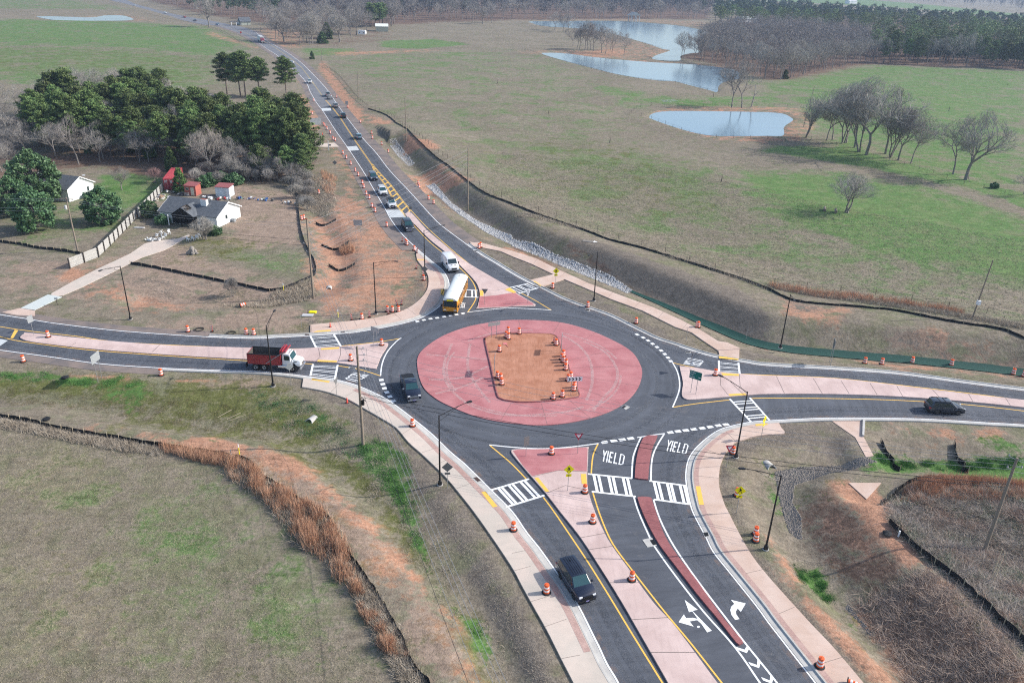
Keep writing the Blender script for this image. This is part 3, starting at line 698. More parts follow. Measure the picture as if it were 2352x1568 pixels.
pad(isl['north'], T(1,1,(2060,1105),(2090,1108),(2088,1158),(2057,1156))); pad(isl['north'], [(1160,667),(1171,662),(1186,673),(1180,675)], .162)
seam(isl['north'], [T(1,1,(2060,1100),(2200,1108),(2300,1085)), T(1,1,(1920,925),(2010,900)), T(1,1,(1780,790),(1850,760)), T(1,1,(1640,660),(1700,645))], .157, .07)
pad(isl['east'], T(2,2,(1920,297),(2085,308),(2083,325),(1935,320))); pad(isl['east'], T(2,2,(1985,492),(2140,483),(2155,500),(2000,510)))
seam(isl['east'], [T(2,2,(1910,290),(1915,410),(1985,500)), T(2,2,(2087,308),(2095,420),(2165,500))]+[T(3,2,(a,b),(a2,b2)) for a,b,a2,b2 in ((75,325,150,485),(415,348,500,492),(670,368,745,490),(935,390,1000,497),(1180,412,1235,512),(1510,452,1580,528),(1840,488,1880,560),(2180,528,2225,598))], .157, .06)
pad(isl['south'], T(2,2,(205,1262),(240,1258),(342,1385),(310,1392)), .162); pad(isl['south'], T(2,2,(632,1225),(680,1225),(688,1315),(640,1318)), .162)
seam(isl['south'], [T(2,2,(185,1250),(430,1192),(690,1205)), T(2,2,(320,1400),(490,1330),(690,1375)), T(2,3,(630,243),(850,202))]+
     [[(1353,1256+8),(1408,1256)], [(1400,1340),(1470,1340)], [(1450,1425),(1535,1420)], [(1495,1500),(1598,1500)]], .157, .06)
# pavements (sidewalks)
swk = slicew(wSW, (700,865), (1470,1680))
inn = G0([(694,890),(738,898),(768,906.5),(803,920),(838,940),(875.5,961.5),(910.5,984),(938,1016.5),(968,1043),(998,1071.5),(1028,1101.5),(1063,1144),(1088,1176),(1125.5,1228.5),(1176,1304),(1198.5,1346),(1223.5,1391),(1256,1448.5),(1286,1508.5),(1320,1575),(1350,1640)])
w1 = slab('pavement', np.concatenate([offs(swk, .82), cr(inn, 3)[::-1]]), .14, m_walkgrey, 'pale concrete sidewalk with a brick strip along the south-west kerb', world=True)
MB().strip(offs(slicew(wSW, (830,890), (1375,1490)), 1.2), .62, .146).build('brick_strip', m_brickstrip, w1)
pad(w1, T(1,2,(520,347),(680,372),(670,386),(505,360)), .15); pad(w1, T(1,2,(2070,1392),(2110,1385),(2218,1525),(2175,1532)), .15)
seam(w1, [[t_(1,2,a,b), t_(1,2,c2,d2)] for a,b,c2,d2 in ((690,470,760,400),(820,510,940,450),(960,590,1090,535),(1080,670,1230,615),(1340,860,1450,790),(1525,1028,1670,980),(1640,1150,1760,1090),(1840,1360,2000,1300))]+
     [[t_(2,3,a,b), t_(2,3,c2,d2)] for a,b,c2,d2 in ((0,385,120,360),(20,545,170,505),(170,830,370,770),(300,1060,500,990),(455,1352,625,1320))], .147, .035)
nwk = slicew(wNW, (962,585), (715,766))
inn = G0([(955.5,575),(958,597),(973,617),(983,634.5),(984,654.5),(978,672),(958,694.5),(925.5,714.5),(863,731),(778,741),(713,747)])
w2 = slab('pavement', np.concatenate([offs(nwk, .82), cr(inn, 3)[::-1]]), .14, m_walk, 'pink concrete sidewalk curving round the north-west corner', world=True)
MB().strip(offs(slicew(wNW, (985,600), (1026,655)), 1.2), .62, .146).build('brick_strip', m_brickstrip, w2)
pad(w2, T(1,1,(1478,818),(1540,820),(1545,828),(1478,826)), .15); pad(w2, T(1,1,(1700,1095),(1732,1096),(1725,1148),(1696,1146)), .15); pad(w2, T(1,1,(560,1478),(685,1468),(688,1480),(525,1492)), .15)
seam(w2, [[t_(1,1,a,b), t_(1,1,c2,d2)] for a,b,c2,d2 in ((1590,1050,1735,1052),(1580,1110,1700,1110),(1500,1190,1640,1225),(1390,1270,1470,1330),(1270,1320,1330,1370),(1080,1358,1110,1420),(900,1380,930,1440),(760,1395,790,1465),(505,1420,515,1500))], .147, .035)
up = G0([(1078,556),(1088,558),(1100.5,557),(1176,577),(1231,594.5),(1276,617),(1351,651),(1426,679.5),(1501,707),(1561,734.5),(1601,754.5),(1626,769.5),(1648.5,784),(1672,788),(1698.5,800),(1697,826)])
lo = G0([(1653,821),(1650,806.5),(1616,784),(1588.5,764.5),(1551,752),(1476,714.5),(1401,687),(1361,669.5),(1296,642),(1246,659),(1218,644),(1271,631),(1221,607),(1176,589.5),(1150.5,578),(1108,569.5),(1090,568)])
w3 = slab('pavement', np.concatenate([up, lo]), .11, m_walk, 'narrow pink concrete path behind the north-east verge', world=True)
pad(w3, T(2,1,(190,1022),(210,1018),(285,1065),(262,1068)), .12); pad(w3, T(2,2,(1898,140),(2078,160),(2080,176),(1900,160)), .12)
seam(w3, [[t_(2,1,a,b), t_(2,1,c2,d2)] for a,b,c2,d2 in ((200,855,235,812),(440,980,500,930),(640,1065,700,1010),(880,1170,930,1115),(1120,1265,1180,1205),(1340,1365,1390,1300),(1560,1465,1610,1405))], .117, .035)
sek = slicew(wSE, (1972,1695), (1782,962))
inn = G0([(1795,985),(1801.5,996.5),(1764,999.5),(1735,1003),(1713.5,1009),(1686,1019),(1668.5,1039),(1656,1064),(1651,1094),(1652,1121.5),(1663.5,1159),(1672,1176),(1696,1223.5),(1726,1276),(1764,1325),(1814,1381),(1864,1436),(1914,1488.5),(1981,1568),(2040,1640),(2060,1690)])
w4 = slab('pavement', np.concatenate([offs(sek, .82), cr(inn, 3)]), .14, m_walk, 'clay-coloured sidewalk curving round the south-east corner', world=True)
MB().strip(offs(slicew(wSE, (1960,1680), (1660,975)), 1.15), .5, .146).build('brick_strip', m_brickstrip, w4)
pad(w4, T(2,2,(1686,1338),(1728,1338),(1762,1508),(1718,1508)), .15); pad(w4, T(2,2,(2232,768),(2340,758),(2350,772),(2240,785)), .15)
seam(w4, [[t_(2,2,1680,1240), t_(2,2,1900,1262)], [t_(2,2,1790,1000), t_(2,2,1930,1060)], [t_(2,2,1960,830), t_(2,2,2060,930)], [t_(2,3,1740,30), t_(2,3,2000,20)], [t_(2,3,2150,570), t_(2,3,2320,530)], [t_(3,3,100,940), t_(3,3,240,880)], [t_(3,3,500,1395), t_(3,3,680,1340)]], .147, .035)
# driveways and concrete flumes
slab('driveway', T(0,1,(190,1262),(440,1138),(570,1160),(320,1280)), .03, mat('new_pale_concrete', (.52,.56,.54), .85, noise=(2,.06)), 'pale new concrete apron of the driveway', 1)
slab('driveway', T(0,1,(470,1128),(900,900),(1200,760),(1330,670),(1480,640),(1640,622),(1720,590),(1740,600),(1640,660),(1500,735),(1300,800),(1140,880),(900,1000),(580,1145)), .02, m_walkgrey, 'long stained concrete driveway to the burnt house', 2)
slab('driveway', T(0,1,(20,1300),(180,1262),(320,1285),(320,1335),(150,1325)), .015, m_walk, 'pink clay-stained driveway mouth beside the west road', 1)
slab('driveway', T(1,0,(500,1325),(720,1312),(765,1350),(510,1352)), .02, m_walkgrey, 'concrete driveway end left of the north road', 1)
slab('concrete_flume', T(3,2,(585,728),(860,722),(858,880),(830,895),(900,1060),(970,1055),(890,890)) if False else T(3,2,(585,730),(888,724),(880,880),(970,1050),(900,1062),(800,880)), .03, m_walk, 'pink concrete drainage flume running down from the east kerb', 1)
fl = MB().prism(G0(T(3,2,(868,722),(890,722),(880,878),(862,872))), -.2, .28).build('flume_wall', m_kerb); tag(fl, 'low concrete wall along the pink drainage flume', 'low wall')
slab('concrete_apron', T(3,2,(740,1300),(1040,1300),(905,1450)), .06, m_walk, 'triangular concrete slab on the red clay bank', 1)
# paler concrete strips set across the north road
for pts, nm in ((T(1,0,(600,995),(685,992),(692,1018),(612,1020)), 'a'), (T(1,0,(830,1348),(925,1342),(948,1380),(855,1387)), 'b'), (T(1,1,(1195,360),(1335,360),(1385,425),(1235,432)), 'c'), ([(-10,775),(18,782),(-4,797),(-40,790)], 'd')):
    MB().prism(G0(pts), None, .005).build('rumble_strip', mat('rumble_'+nm, (.52,.55,.56), .8, noise=(2,.1)), road)
# ---------------------------------------------------------------- painted markings
def _dummy(): pass
def line(name, pts, wd, z, m, world=False):
    P = pts if world else cr(G0(pts), 4)
    return MB().strip(P, wd, z).build(name, m, road)
line('edge_line', offs(slicew(wNW, (-100,700), (600,100)), -.02), .16, .008, m_white, True)
line('edge_line', offs(wSW, -.02), .16, .008, m_white, True); line('edge_line', offs(wSE, -.02), .14, .008, m_white, True)
line('edge_line', offs(slicew(wNE, (2560,925), (1560,795)), -.02), .12, .008, m_white, True)
line('edge_line', offs(slicew(wNE, (1226,654), (590,76)), -.02), .16, .008, m_white, True)
def fade(name, col, lo, hi, amt, sc=1.2):
    f = newmat(name, .9, .1); f.b.inputs['Base Color'].default_value = (*col, 1); f.l(f.math('MULTIPLY', f.ramp(f.noise(sc, 5, .8), lo, hi), amt), f.b.inputs['Alpha']); return f.m
m_wear = fade('polished_wheel_track', (.15,.157,.17), .3, .75, .35); m_dark = fade('dark_wheel_track', (.05,.054,.062), .3, .75, .25); m_dust = fade('tracked_clay_dust', (.34,.24,.19), .42, .75, .5, .7)
_wt = MB(); _dk = MB(); _du = MB()
for Wl, a, b in ((wNW, (600,100), (1010,700)), (wNW, (980,724), (-60,710)), (wSW, (-60,796), (1470,1700)), (wSE, (1920,1628), (2500,990)), (wNE, (2500,915), (600,80))):
    L_s = slicew(Wl, a, b)
    for d, bb_, wd in ((-.95, _wt, .45), (-2.75, _wt, .45), (-1.9, _dk, .8)): bb_.strip(offs(L_s, d), wd, .0035 if bb_ is _wt else .0025)
    _du.strip(offs(L_s, -.25), .7, .0045)
for k_, (rx, ry) in enumerate(((17.8,17.8),(20.2,20.2),(22.0,22.0))):
    (_wt if k_ != 1 else _dk).strip(np.array([cen+np.array([math.cos(a)*rx, math.sin(a)*ry]) for a in np.linspace(0, 6.28, 90)]), .5, .0055)
_wt.build('wheel_track', m_wear, road); _dk.build('wheel_track', m_dark, road); _du.build('clay_dust', m_dust, road)
YL = [ [(-60,738),(0,750),(75,761),(175,772),(250,783),(375,791.5),(588,800),(660.5,801),(713,799.8)], [(783,794.5),(863,786),(920.5,777)],
  [(874,863),(825.5,848),(777,840)], [(719,836),(685.5,834),(570,828.5),(375,816.5),(200,803),(50,784),(0,773),(-60,762)],
  [(930.5,498),(952,519.5),(988,557),(1025.5,587),(1050.5,609.5),(1078,637),(1090.5,657),(1094,674.5),(1090.5,692),(1074,717)],
  [(1266,712),(1226,688),(1195,672)], [(1163,659.5),(1113,631),(1063,594.5),(1013,552),(975.5,517),(943,482)],
  [(1546,833),(1576,840),(1649,855)], [(1701,858.5),(1764,861.5),(1914,868),(2064,884),(2214,901.5),(2352,919),(2480,935)],
  [(1545,935),(1601,926.5),(1676,918)], [(1723.5,915),(1764,914),(1914,915),(2064,919),(2214,928.5),(2352,943.5),(2480,960)],
  [(1124,1021.5),(1150,1043),(1176,1065.5),(1208.5,1099)], [(1248,1141.5),(1273.5,1176),(1316,1238.5),(1351,1291),(1401,1371),(1451,1453.5),(1522,1568),(1565,1640)],
  [(1373.5,1019),(1362,1046.5),(1358,1086.5)], [(1362,1131.5),(1376,1176),(1396,1226),(1416,1261),(1463.5,1323.5),(1526,1403.5),(1588.5,1478.5),(1658.5,1568),(1715,1640)]]
for P in YL: line('yellow_line', P, .16, .010, m_yellow)
A1 = [(943,482),(920.5,454.5),(898,424.5),(868,392),(856,377)]; A2 = [(930,496),(905.5,464.5),(888,431),(860.5,394),(853,377)]
a1, a2 = cr(G0(A1), 8), cr(G0(A2), 8)
for P, d in ((a1, 0), (a1, -.28), (a2, 0), (a2, .25)): line('yellow_line', offs(P, d), .13, .010, m_yellow, True)
r1, r2 = resample(a1, .5), resample(a2, .5); hb = MB()
for k in range(1, 12):
    t = k/12.5; p, q2 = r1[int(t*(len(r1)-1))], r2[int(t*(len(r2)-1))]
    hb.strip(np.array([p, q2]), .45, .014)
hb.strip(np.array([a1[0], a2[0]]), .45, .014)
hb.build('yellow_hatching', m_yellow, road)
cl = cr(G0([(853,377),(825.5,337.5),(800.5,300),(775.5,262.5),(748,230)]), 6)
line('centre_line', offs(cl, .14), .12, .010, m_yellow, True); line('centre_line', offs(cl, -.14), .12, .010, m_yellow, True)
fy = mat('faded_yellow', (.45,.35,.16), .8)
cl = cr(G0([(740,220),(713,182.5),(692,155),(672,138),(650,122),(622,104),(588,87),(550,71),(480,53),(412,42),(330,22),(268,3)]), 6)
line('centre_line', offs(cl, .14), .14, .010, fy, True); line('centre_line', offs(cl, -.14), .14, .010, fy, True)
MB().prism(G0([(30,777),(24,776),(34,757),(42,758.5)]), None, .016).build('yellow_hatching', m_yellow, road)
WL = [[(874,863),(878,834),(890.5,806.5),(910.5,784),(921.75,776)], [(1074,717),(1138,709.5),(1176,707.5),(1226,709.5),(1266,712)],
  [(1545,833),(1556,854),(1561,879),(1558.5,901.5),(1545,935)], [(1124,1021.3),(1176,1026.5),(1238.5,1030),(1301,1027),(1375,1018)],
  [(1463.5,1004.5),(1495,999.5),(1527,995)], [(1472,1004),(1461,1029),(1453.5,1054),(1451,1098)], [(1456,1141.5),(1467,1176),(1493.5,1236),(1506,1258.5),(1551,1321),(1613.5,1401),(1688.5,1486),(1746,1568),(1790,1630)],
  [(1526,995.5),(1506,1029),(1497,1059),(1495,1104)], [(1501,1146.5),(1510,1176),(1523.5,1208.5),(1551,1258.5),(1601,1331),(1663.5,1413.5),(1713.5,1478.5),(1764,1541),(1810,1600)]]
for P in WL: line('white_line', P, .18, .012, m_white)
def crosswalk(p0, p1, q0, q1, bars, bw=.32):
    p0, p1, q0, q1 = [gz(*a) for a in (p0, p1, q0, q1)]
    m = MB(); m.strip(np.array([p0, p1]), .28, .016); m.strip(np.array([q0, q1]), .28, .016)
    for t in bars: m.strip(np.array([p0+(p1-p0)*t, q0+(q1-q0)*t]), bw, .019)
    return m.build('crosswalk', m_white, road)
bb = (.13, .24, .46, .57, .80, .91)
crosswalk((713,772),(727,800),(767,768),(783,795),bb,.13)
crosswalk((719,836),(713,863),(775.5,838),(769,871.5),bb,.13)
crosswalk((1128,1125),(1215,1099.5),(1163,1164),(1250.5,1137),(.18,.27,.45,.55,.76,.87))
crosswalk((1350.5,1088),(1451,1098),(1359,1128.5),(1460.5,1140),(.13,.24,.47,.57,.8,.9))
crosswalk((1491.5,1104),(1577,1115),(1502,1146.5),(1587,1158),(.12,.24,.48,.58,.82,.94))
crosswalk((1651,828),(1652,856.5),(1696,833),(1699,858.5),bb,.13)
crosswalk((1676,916),(1725,968.5),(1722,913),(1767,964.5),(.14,.24,.42,.52,.76,.86),.22)
crosswalk((1034,663.5),(1097,667),(1027,680.5),(1099,683),(.1,.24,.48,.58,.8,.92),.28)
crosswalk((1164,662),(1213.5,651),(1191,674),(1236,661.5),(.1,.25,.45,.55,.8,.92),.2)
def dashes(cent, ln, wd):
    P = G0(cent); t = np.gradient(P, axis=0); t /= np.linalg.norm(t, axis=1)[:, None]
    m = MB()
    for p, d in zip(P, t): m.strip(np.array([p-d*ln/2, p+d*ln/2]), wd, .016)
    return m.build('yield_line', m_white, road)
dashes(T(1,2,(1152,354),(1165,392),(1180,430),(1202,467),(1230,506),(1262,545)), .62, .62)
dashes(T(1,1,(1482,1384),(1542,1371),(1603,1360),(1664,1352),(1727,1341),(1787,1331),(1842,1321),(1902,1311)), .62, .55)
dashes(T(2,1,(1150,1505),(1205,1533),(1250,1560))+T(2,2,(1292,22),(1332,52),(1370,84),(1403,116),(1433,149),(1458,181)), .65, .55)
dashes(T(2,2,(850,925),(935,912),(1013,902),(1090,890)), .85, .55)
dashes(T(2,2,(1455,835),(1525,825),(1597,816),(1670,806),(1747,796),(1820,785),(1895,772),(1965,762)), .8, .55)
def letters():
    out = []; s = .055
    def st(a, b, wd=s): out.append((a, b, wd))
    x = 0
    st((0,1),(.075,.5)); st((.15,1),(.075,.5)); st((.075,.52),(.075,0))            # Y
    st((.225,0),(.225,1))                                                       # I
    st((.325,0),(.325,1)); st((.325,.93),(.46,.93),.13); st((.325,.5),(.44,.5),.13); st((.325,.07),(.46,.07),.13)    # E
    st((.56,0),(.56,1)); st((.56,.07),(.70,.07),.13)                             # L
    st((.80,0),(.80,1)); st((.80,.96),(.90,.95),.08); st((.89,.97),(.97,.85)); st((.965,.88),(.965,.12)); st((.97,.15),(.89,.03)); st((.80,.04),(.90,.05),.08)   # D
    return out
LET = letters()
def yield_text(TL, TR, BR, BL):
    q4 = [gz(*p) for p in (TL, TR, BR, BL)]
    def mp(u, v): top = q4[0]+(q4[1]-q4[0])*u; bot = q4[3]+(q4[2]-q4[3])*u; return bot+(top-bot)*v
    m = MB()
    for k, (a, b, wd) in enumerate(LET):
        A_, B_ = np.array(a, float), np.array(b, float)
        # stroke widths are in letter space: horizontal strokes are thick along the road
        if abs(A_[1]-B_[1]) < .05: c4 = [(A_[0], A_[1]-wd/2), (B_[0], B_[1]-wd/2), (B_[0], B_[1]+wd/2), (A_[0], A_[1]+wd/2)]
        else: c4 = [(A_[0]-wd/2, A_[1]), (A_[0]+wd/2, A_[1]), (B_[0]+wd/2, B_[1]), (B_[0]-wd/2, B_[1])]
        vs = [mp(*c) for c in c4]; m.add([(v[0], v[1], .016+.0015*(k % 4)) for v in vs], [(0,1,2,3)])
    return m.build('yield_lettering', m_white, road)
yield_text(t_(2,2,842,998), t_(2,2,1042,1040), t_(2,2,1022,1138), t_(2,2,824,1100))
yield_text(t_(2,2,1438,905), t_(2,2,1628,945), t_(2,2,1600,1038), t_(2,2,1410,1003))
yield_text((847.6,861.9), (821.3,877.9), (790.5,870.4), (813.4,854.1))
yield_text((1569.2,835.1), (1580.6,821), (1617.5,828.5), (1606.5,842.1))
yield_text((1067.3,707.2), (1042.6,706.6), (1046,694.5), (1070,695.1))
def outline(name, pts, z=.016): return MB().prism(G0(pts), None, z).build(name, m_white, road)
def c8(u, v): return ((2640+u/2.2905)*.57422, (2340+v/2.2905)*.57422)
outline('turn_arrow', [c8(*p) for p in ((225,132),(345,222),(298,234),(475,415),(432,430),(378,352),(340,318),(272,330),(308,377),(170,337),(218,265),(240,300),(300,297),(345,306),(295,238),(265,245))])
outline('turn_arrow', [c8(*p) for p in ((650,132),(785,165),(740,243),(712,212),(696,235),(697,262),(728,308),(688,316),(655,272),(643,225),(652,195),(680,168))])
outline('turn_arrow', [c8(352+14*math.cos(a*.785), 379+10*math.sin(a*.785)) for a in range(8)])
for pts in (((697,563),(775,588),(800,545),(820,572),(795,620),(712,590)), ((808,700),(888,728),(892,682),(924,700),(908,757),(828,730)), ((925,838),(1005,870),(1010,825),(1040,845),(1025,900),(945,870))):
    outline('chevron_marking', [c8(*p) for p in pts])
# ---------------------------------------------------------------- water
wm = newmat('pond_water', .14, .5); wn = wm.noise(.6, 3, .5); wm.b.inputs['Base Color'].default_value = (.16,.25,.32,1)
wm.bump(wn, .15, .06)
POND_LB = {'near':'small oval blue pond in the green field at the right','middle':'long pale blue pond between the pasture and the forest','far':'wide far pond with the boathouse below the woods','left':'small pond in the far left pasture'}
for k, P in WP.items(): structure(MB().prism(P, None, -.06).build('water', wm.m), POND_LB[k])
# ================================================================ small materials
m_orange = mat('drum_orange', (.80,.13,.035), .55, .4); m_wstripe = mat('reflective_white', (.82,.78,.78), .5, .4); m_rubber = mat('black_rubber', (.022,.022,.024), .8)
m_black = mat('black_paint', (.012,.012,.014), .4, .4); m_galv = mat('galvanised_steel', (.34,.35,.36), .5, .4, .4); m_signback = mat('sign_back_aluminium', (.36,.39,.41), .45, .5, .3)
m_darkback = mat('dark_sign_back', (.17,.175,.18), .5, .4, .2)
m_wood = mat('weathered_pole_wood', (.24,.20,.16), .9, noise=(6, .3)); m_wood2 = mat('grey_fence_wood', (.42,.415,.40), .9, noise=(5, .3))
m_post = mat('old_post_wood', (.12,.10,.085), .9); m_syellow = mat('fluorescent_yellow', (1.0,.86,.0), .5, .3); m_sblack = mat('sign_black', (.01,.01,.01), .5)
m_swhite = mat('sign_white', (.80,.82,.84), .5); m_sgreen = mat('sign_green', (.004,.16,.13), .5); m_sred = mat('sign_red', (.50,.02,.06), .5)
m_lamphead = mat('lamp_housing', (.02,.02,.022), .4); m_conc = m_kerb; m_silt = mat('black_silt_fabric', (.016,.017,.020), .75, .3)
m_stake = mat('stake_wood', (.45,.38,.27), .9); m_wire = mat('wire_metal', (.30,.31,.33), .5, .4, .3); m_wiredark = mat('dark_cable', (.03,.03,.035), .6)
m_ins = mat('insulator_grey', (.30,.30,.32), .4); m_trans = mat('pale_hardware', (.50,.50,.50), .5)
# ================================================================ traffic drums
def make_drum():
    t = thing('traffic_drum', 'drum', 'traffic drum')
    MB().lathe([(.44,0),(.44,.05),(.36,.09),(.30,.09)], 18).build('rubber_base', m_rubber, t, True)
    pr = [(.29,.08),(.285,.24),(.275,.25),(.272,.42),(.262,.43),(.26,.60),(.25,.61),(.247,.78),(.238,.79),(.235,.96),(.22,1.0),(.14,1.01)]
    MB().lathe(pr, 18, mis=[0,0,1,1,0,0,1,1,0,0,0,0]).build('barrel', [m_orange, m_wstripe], t, True)
    MB().box(-.11,.11,-.022,.022,1.0,1.08).build('handle', m_orange, t)
    return t
drum = Proto(make_drum())
def make_panel():
    t = thing('vertical_panel', 'panel', 'warning panel')
    MB().lathe([(.30,0),(.30,.05),(.22,.08)], 8).build('rubber_base', m_rubber, t)
    m = MB(); 
    for k in range(6):
        z = .10+k*.16; m.add([(-.12,-.02,z-.05),(.12,-.02,z+.09),(.12,-.02,z+.25 if k < 5 else z+.17),(-.12,-.02,z+.11)], [(0,1,2,3)], k % 2)
        m.add([(-.12,.02,z-.05),(.12,.02,z+.09),(.12,.02,z+.25 if k < 5 else z+.17),(-.12,.02,z+.11)], [(3,2,1,0)], k % 2)
    m.box(-.13,.13,-.015,.015,.05,1.08,0); m.build('striped_board', [m_orange, m_wstripe], t)
    return t
panel = Proto(make_panel())
def make_cone():
    t = thing('traffic_cone', 'cone', 'traffic cone')
    MB().box(-.19,.19,-.19,.19,0,.04).build('cone_base', m_rubber, t)
    MB().lathe([(.14,.04),(.04,.82),(.02,.84)], 14).build('cone_body', mat('cone_red', (.75,.10,.07), .6), t, True)
    return t
cone = Proto(make_cone())
ORD = ['first','second','third','fourth','fifth','sixth','seventh','eighth','ninth','tenth','eleventh','twelfth']
DG = 'orange and white traffic drums of the road works'
def D_(px, label, h=0, tilt=None):
    p = at(*px); p.z = max(p.z, -.03) if h == 0 and abs(p.z) < .08 else p.z
    return drum.put((p.x, p.y, p.z+h), rnd.uniform(0, 6), label, DG, tilt=tilt)
def c6(u, v): return ((1900+u/3.92)*.57422, (1240+v/3.92)*.57422)
L_ = [
 (t_(0,1,445,1535),'drum on the west island nose beside the two-board sign',.15),(t_(0,1,1727,1478),'lone drum on the verge north of the west road between coil and lamp',0),
 (t_(0,1,2263,1503),'left drum of the pair on the north verge of the west road',0),(t_(0,1,2332,1505),'right drum of the pair on the north verge of the west road',0),
 (t_(0,2,215,185),'drum on the south shoulder of the west road at the picture edge',0),(t_(0,2,1480,310),'drum south of the west road between white signboard and dump truck',0),
 (t_(1,0,740,898),'drum right of the flatbed pickup on the far north road',0),(t_(1,0,842,992),'drum below the small white sign right of the north road',0),(t_(1,0,958,1128),'drum on the right verge beside the dark green pickup',0),
 (t_(1,0,1061,1232),'upper drum of two where the dirt track meets the north road',0),(t_(1,0,1069,1276),'lower drum of two where the dirt track meets the north road',0),
 (t_(1,0,1154,1332),'drum on grass left of the upper rock-lined ditch',0),(t_(1,0,1214,1402),'drum beside the middle of the upper rock-lined ditch',0),
 (t_(1,0,530,932),'drum beside the grey diamond sign back left of the north road',0),(t_(1,0,517,1052),'drum standing alone on the red dirt above the big signboard',0),
 (t_(1,1,577,213),'drum alone in the brown ditch brush west of the works',0),(t_(1,1,440,445),'right drum of the pair by the top of the utility pole near the yard fence',0),(t_(1,1,418,452),'left drum of the pair by the top of the utility pole near the yard fence',0),
 (t_(1,1,1541,1005),'drum at the foot of the grey diamond sign by the north-west sidewalk',0),(t_(1,1,1200,513),'drum on the left shoulder beside the black SUV',0),
 (t_(1,1,1386,683),'front drum of the pair left of the road between black SUV and white van',0),(t_(1,1,1376,672),'rear drum of the pair left of the road between black SUV and white van',0),
 (t_(1,1,1453,732),'drum on the left road edge just above the sidewalk start',0),
 (t_(1,1,1491,127),'rear drum of the pair above the long riprap ditch',0),(t_(1,1,1498,158),'front drum of the pair above the long riprap ditch',0),
 (t_(1,1,1584,266),'drum right of the north road left of the small white route sign',0),(t_(1,1,1630,305),'drum right of the north road just under the small white route sign',0),
 (t_(1,1,2047,718),'front drum of the pair at the north end of the pink path',.11),(t_(1,1,2062,706),'rear drum of the pair at the north end of the pink path',.11),
 (t_(1,1,1207,1292),'left drum of the trio beside the black street lamp north-west',0),(t_(1,1,1253,1295),'middle drum of the trio beside the black street lamp north-west',0),(t_(1,1,1309,1292),'right drum of the trio beside the black street lamp north-west',0),
 (t_(1,1,972,1362),'lone drum on the north-west mulch left of the lamp foot',0),
 (t_(2,1,372,1078),'drum right of the pedestrian sign by the north-east ramp',0),(t_(2,1,695,1252),'drum at the foot of the black lamp by the north-east kerb',0),(t_(2,1,1140,1400),'drum alone on the mulch strip north-east of the ring',0),
 (t_(2,1,1710,1437),'drum on the far bend of the pink north-east path',0),
 (t_(3,2,887,200),'first drum along the green ditch liner north of the east road',0),(t_(3,2,1043,208),'second drum along the green ditch liner left of the dark signboard',0),(t_(3,2,1322,195),'third drum along the green liner right beside the dark signboard',0),
 (t_(3,2,1682,218),'fourth drum along the green liner above the navy SUV',0),(t_(3,2,2250,302),'fifth drum along the green liner near the right picture edge',0),(t_(3,2,2347,322),'last drum north of the east road cut by the picture edge',0),
 (t_(2,2,360,1040),'drum on the red triangle of the south island',.15),(t_(2,2,667,1395),'drum on the south island at the end of a tactile pad',.15),(t_(2,2,2027,1030),'drum behind the yield sign at the south-east sidewalk',0),
 (t_(2,2,2065,1415),'drum hidden behind the near yellow pedestrian sign',0),(t_(2,2,1865,318),'drum on the east island under the lamp head',.15),
 (t_(1,2,870,182),'drum on the west island left of the utility pole',.15),(t_(1,2,1155,40),'drum on the tip of the west island beside the two-post sign',.15),(t_(1,2,1437,785),'drum on the south-west sidewalk left of the near street lamp',.14),
 (t_(2,3,12,172),'drum beside the kerb drain of the south-west sidewalk',.14),(t_(2,3,738,102),'upper drum on the long south island',.15),(t_(2,3,1097,632),'lower drum on the long south island right of the black SUV',.15),
 (t_(2,3,315,748),'drum on the south-west sidewalk in the SUV shadow',.14),(t_(2,3,2237,203),'rear drum of the pair on the south-east mulch',0),(t_(2,3,2238,262),'front drum of the pair on the south-east mulch',0),
 (t_(3,3,470,1425),'nearest standing drum on the south-east sidewalk',.14),
 (c6(518,372),'rear drum of the three at the top left of the dirt centre',.2),(c6(690,388),'single drum at the middle of the top edge of the dirt centre',.2),(c6(487,443),'pale left drum of the three at the top left of the dirt centre',.2),
 (c6(522,470),'front drum of the three at the top left of the dirt centre',.2),(c6(380,665),'drum with bits on its lid by the left edge of the dirt centre',.2),(c6(1270,565),'drum at the top right corner of the dirt centre',.2),
 (c6(1383,740),'rearmost drum of the cluster on the right edge of the dirt centre',.2),(c6(1357,793),'second drum from the back in the cluster on the dirt centre right edge',.2),(c6(1383,835),'third drum from the back in the cluster on the dirt centre right edge',.2),
 (c6(1424,884),'fourth, leaning drum from the back in the dirt centre right cluster',.2),(c6(1418,953),'front drum of the five-drum cluster on the right edge of the dirt centre',.2),
 (c6(350,1078),'rear drum of the three at the lower left of the dirt centre',.2),(c6(400,1110),'middle drum of the three at the lower left of the dirt centre',.2),(c6(415,1185),'front drum of the three at the lower left of the dirt centre',.2),
 (c6(1500,1085),'drum directly behind the black chevron board',.2),(c6(1457,1125),'drum just left of the black chevron board',.2),(c6(1555,1232),'upper drum under the black chevron board',.2),(c6(1543,1278),'lower drum between the legs of the black chevron board',.2),
 (c6(1365,1375),'right drum of the two at the bottom of the dirt centre',.2),(c6(1223,1412),'left drum of the two at the bottom of the dirt centre',.2)]
for px, lb, h in L_: D_(px, lb, h)
row = [(620,1152),(630,1160),(650,1190),(680,1230),(706,1282),(725,1295),(797,1416),(829,1459),(869,1513)]
for k, p in enumerate(row): D_(t_(1,0,*p), ORD[k]+' drum from the far end of the long row on the left shoulder')
row = [(911,8),(938,48),(976,122),(988,158),(1012,224),(1040,260),(1064,337),(1093,380)]
for k, p in enumerate(row): D_(t_(1,1,*p), ('drum '+ORD[k]+' from the far end')+' of the left drum row beside the white cars')
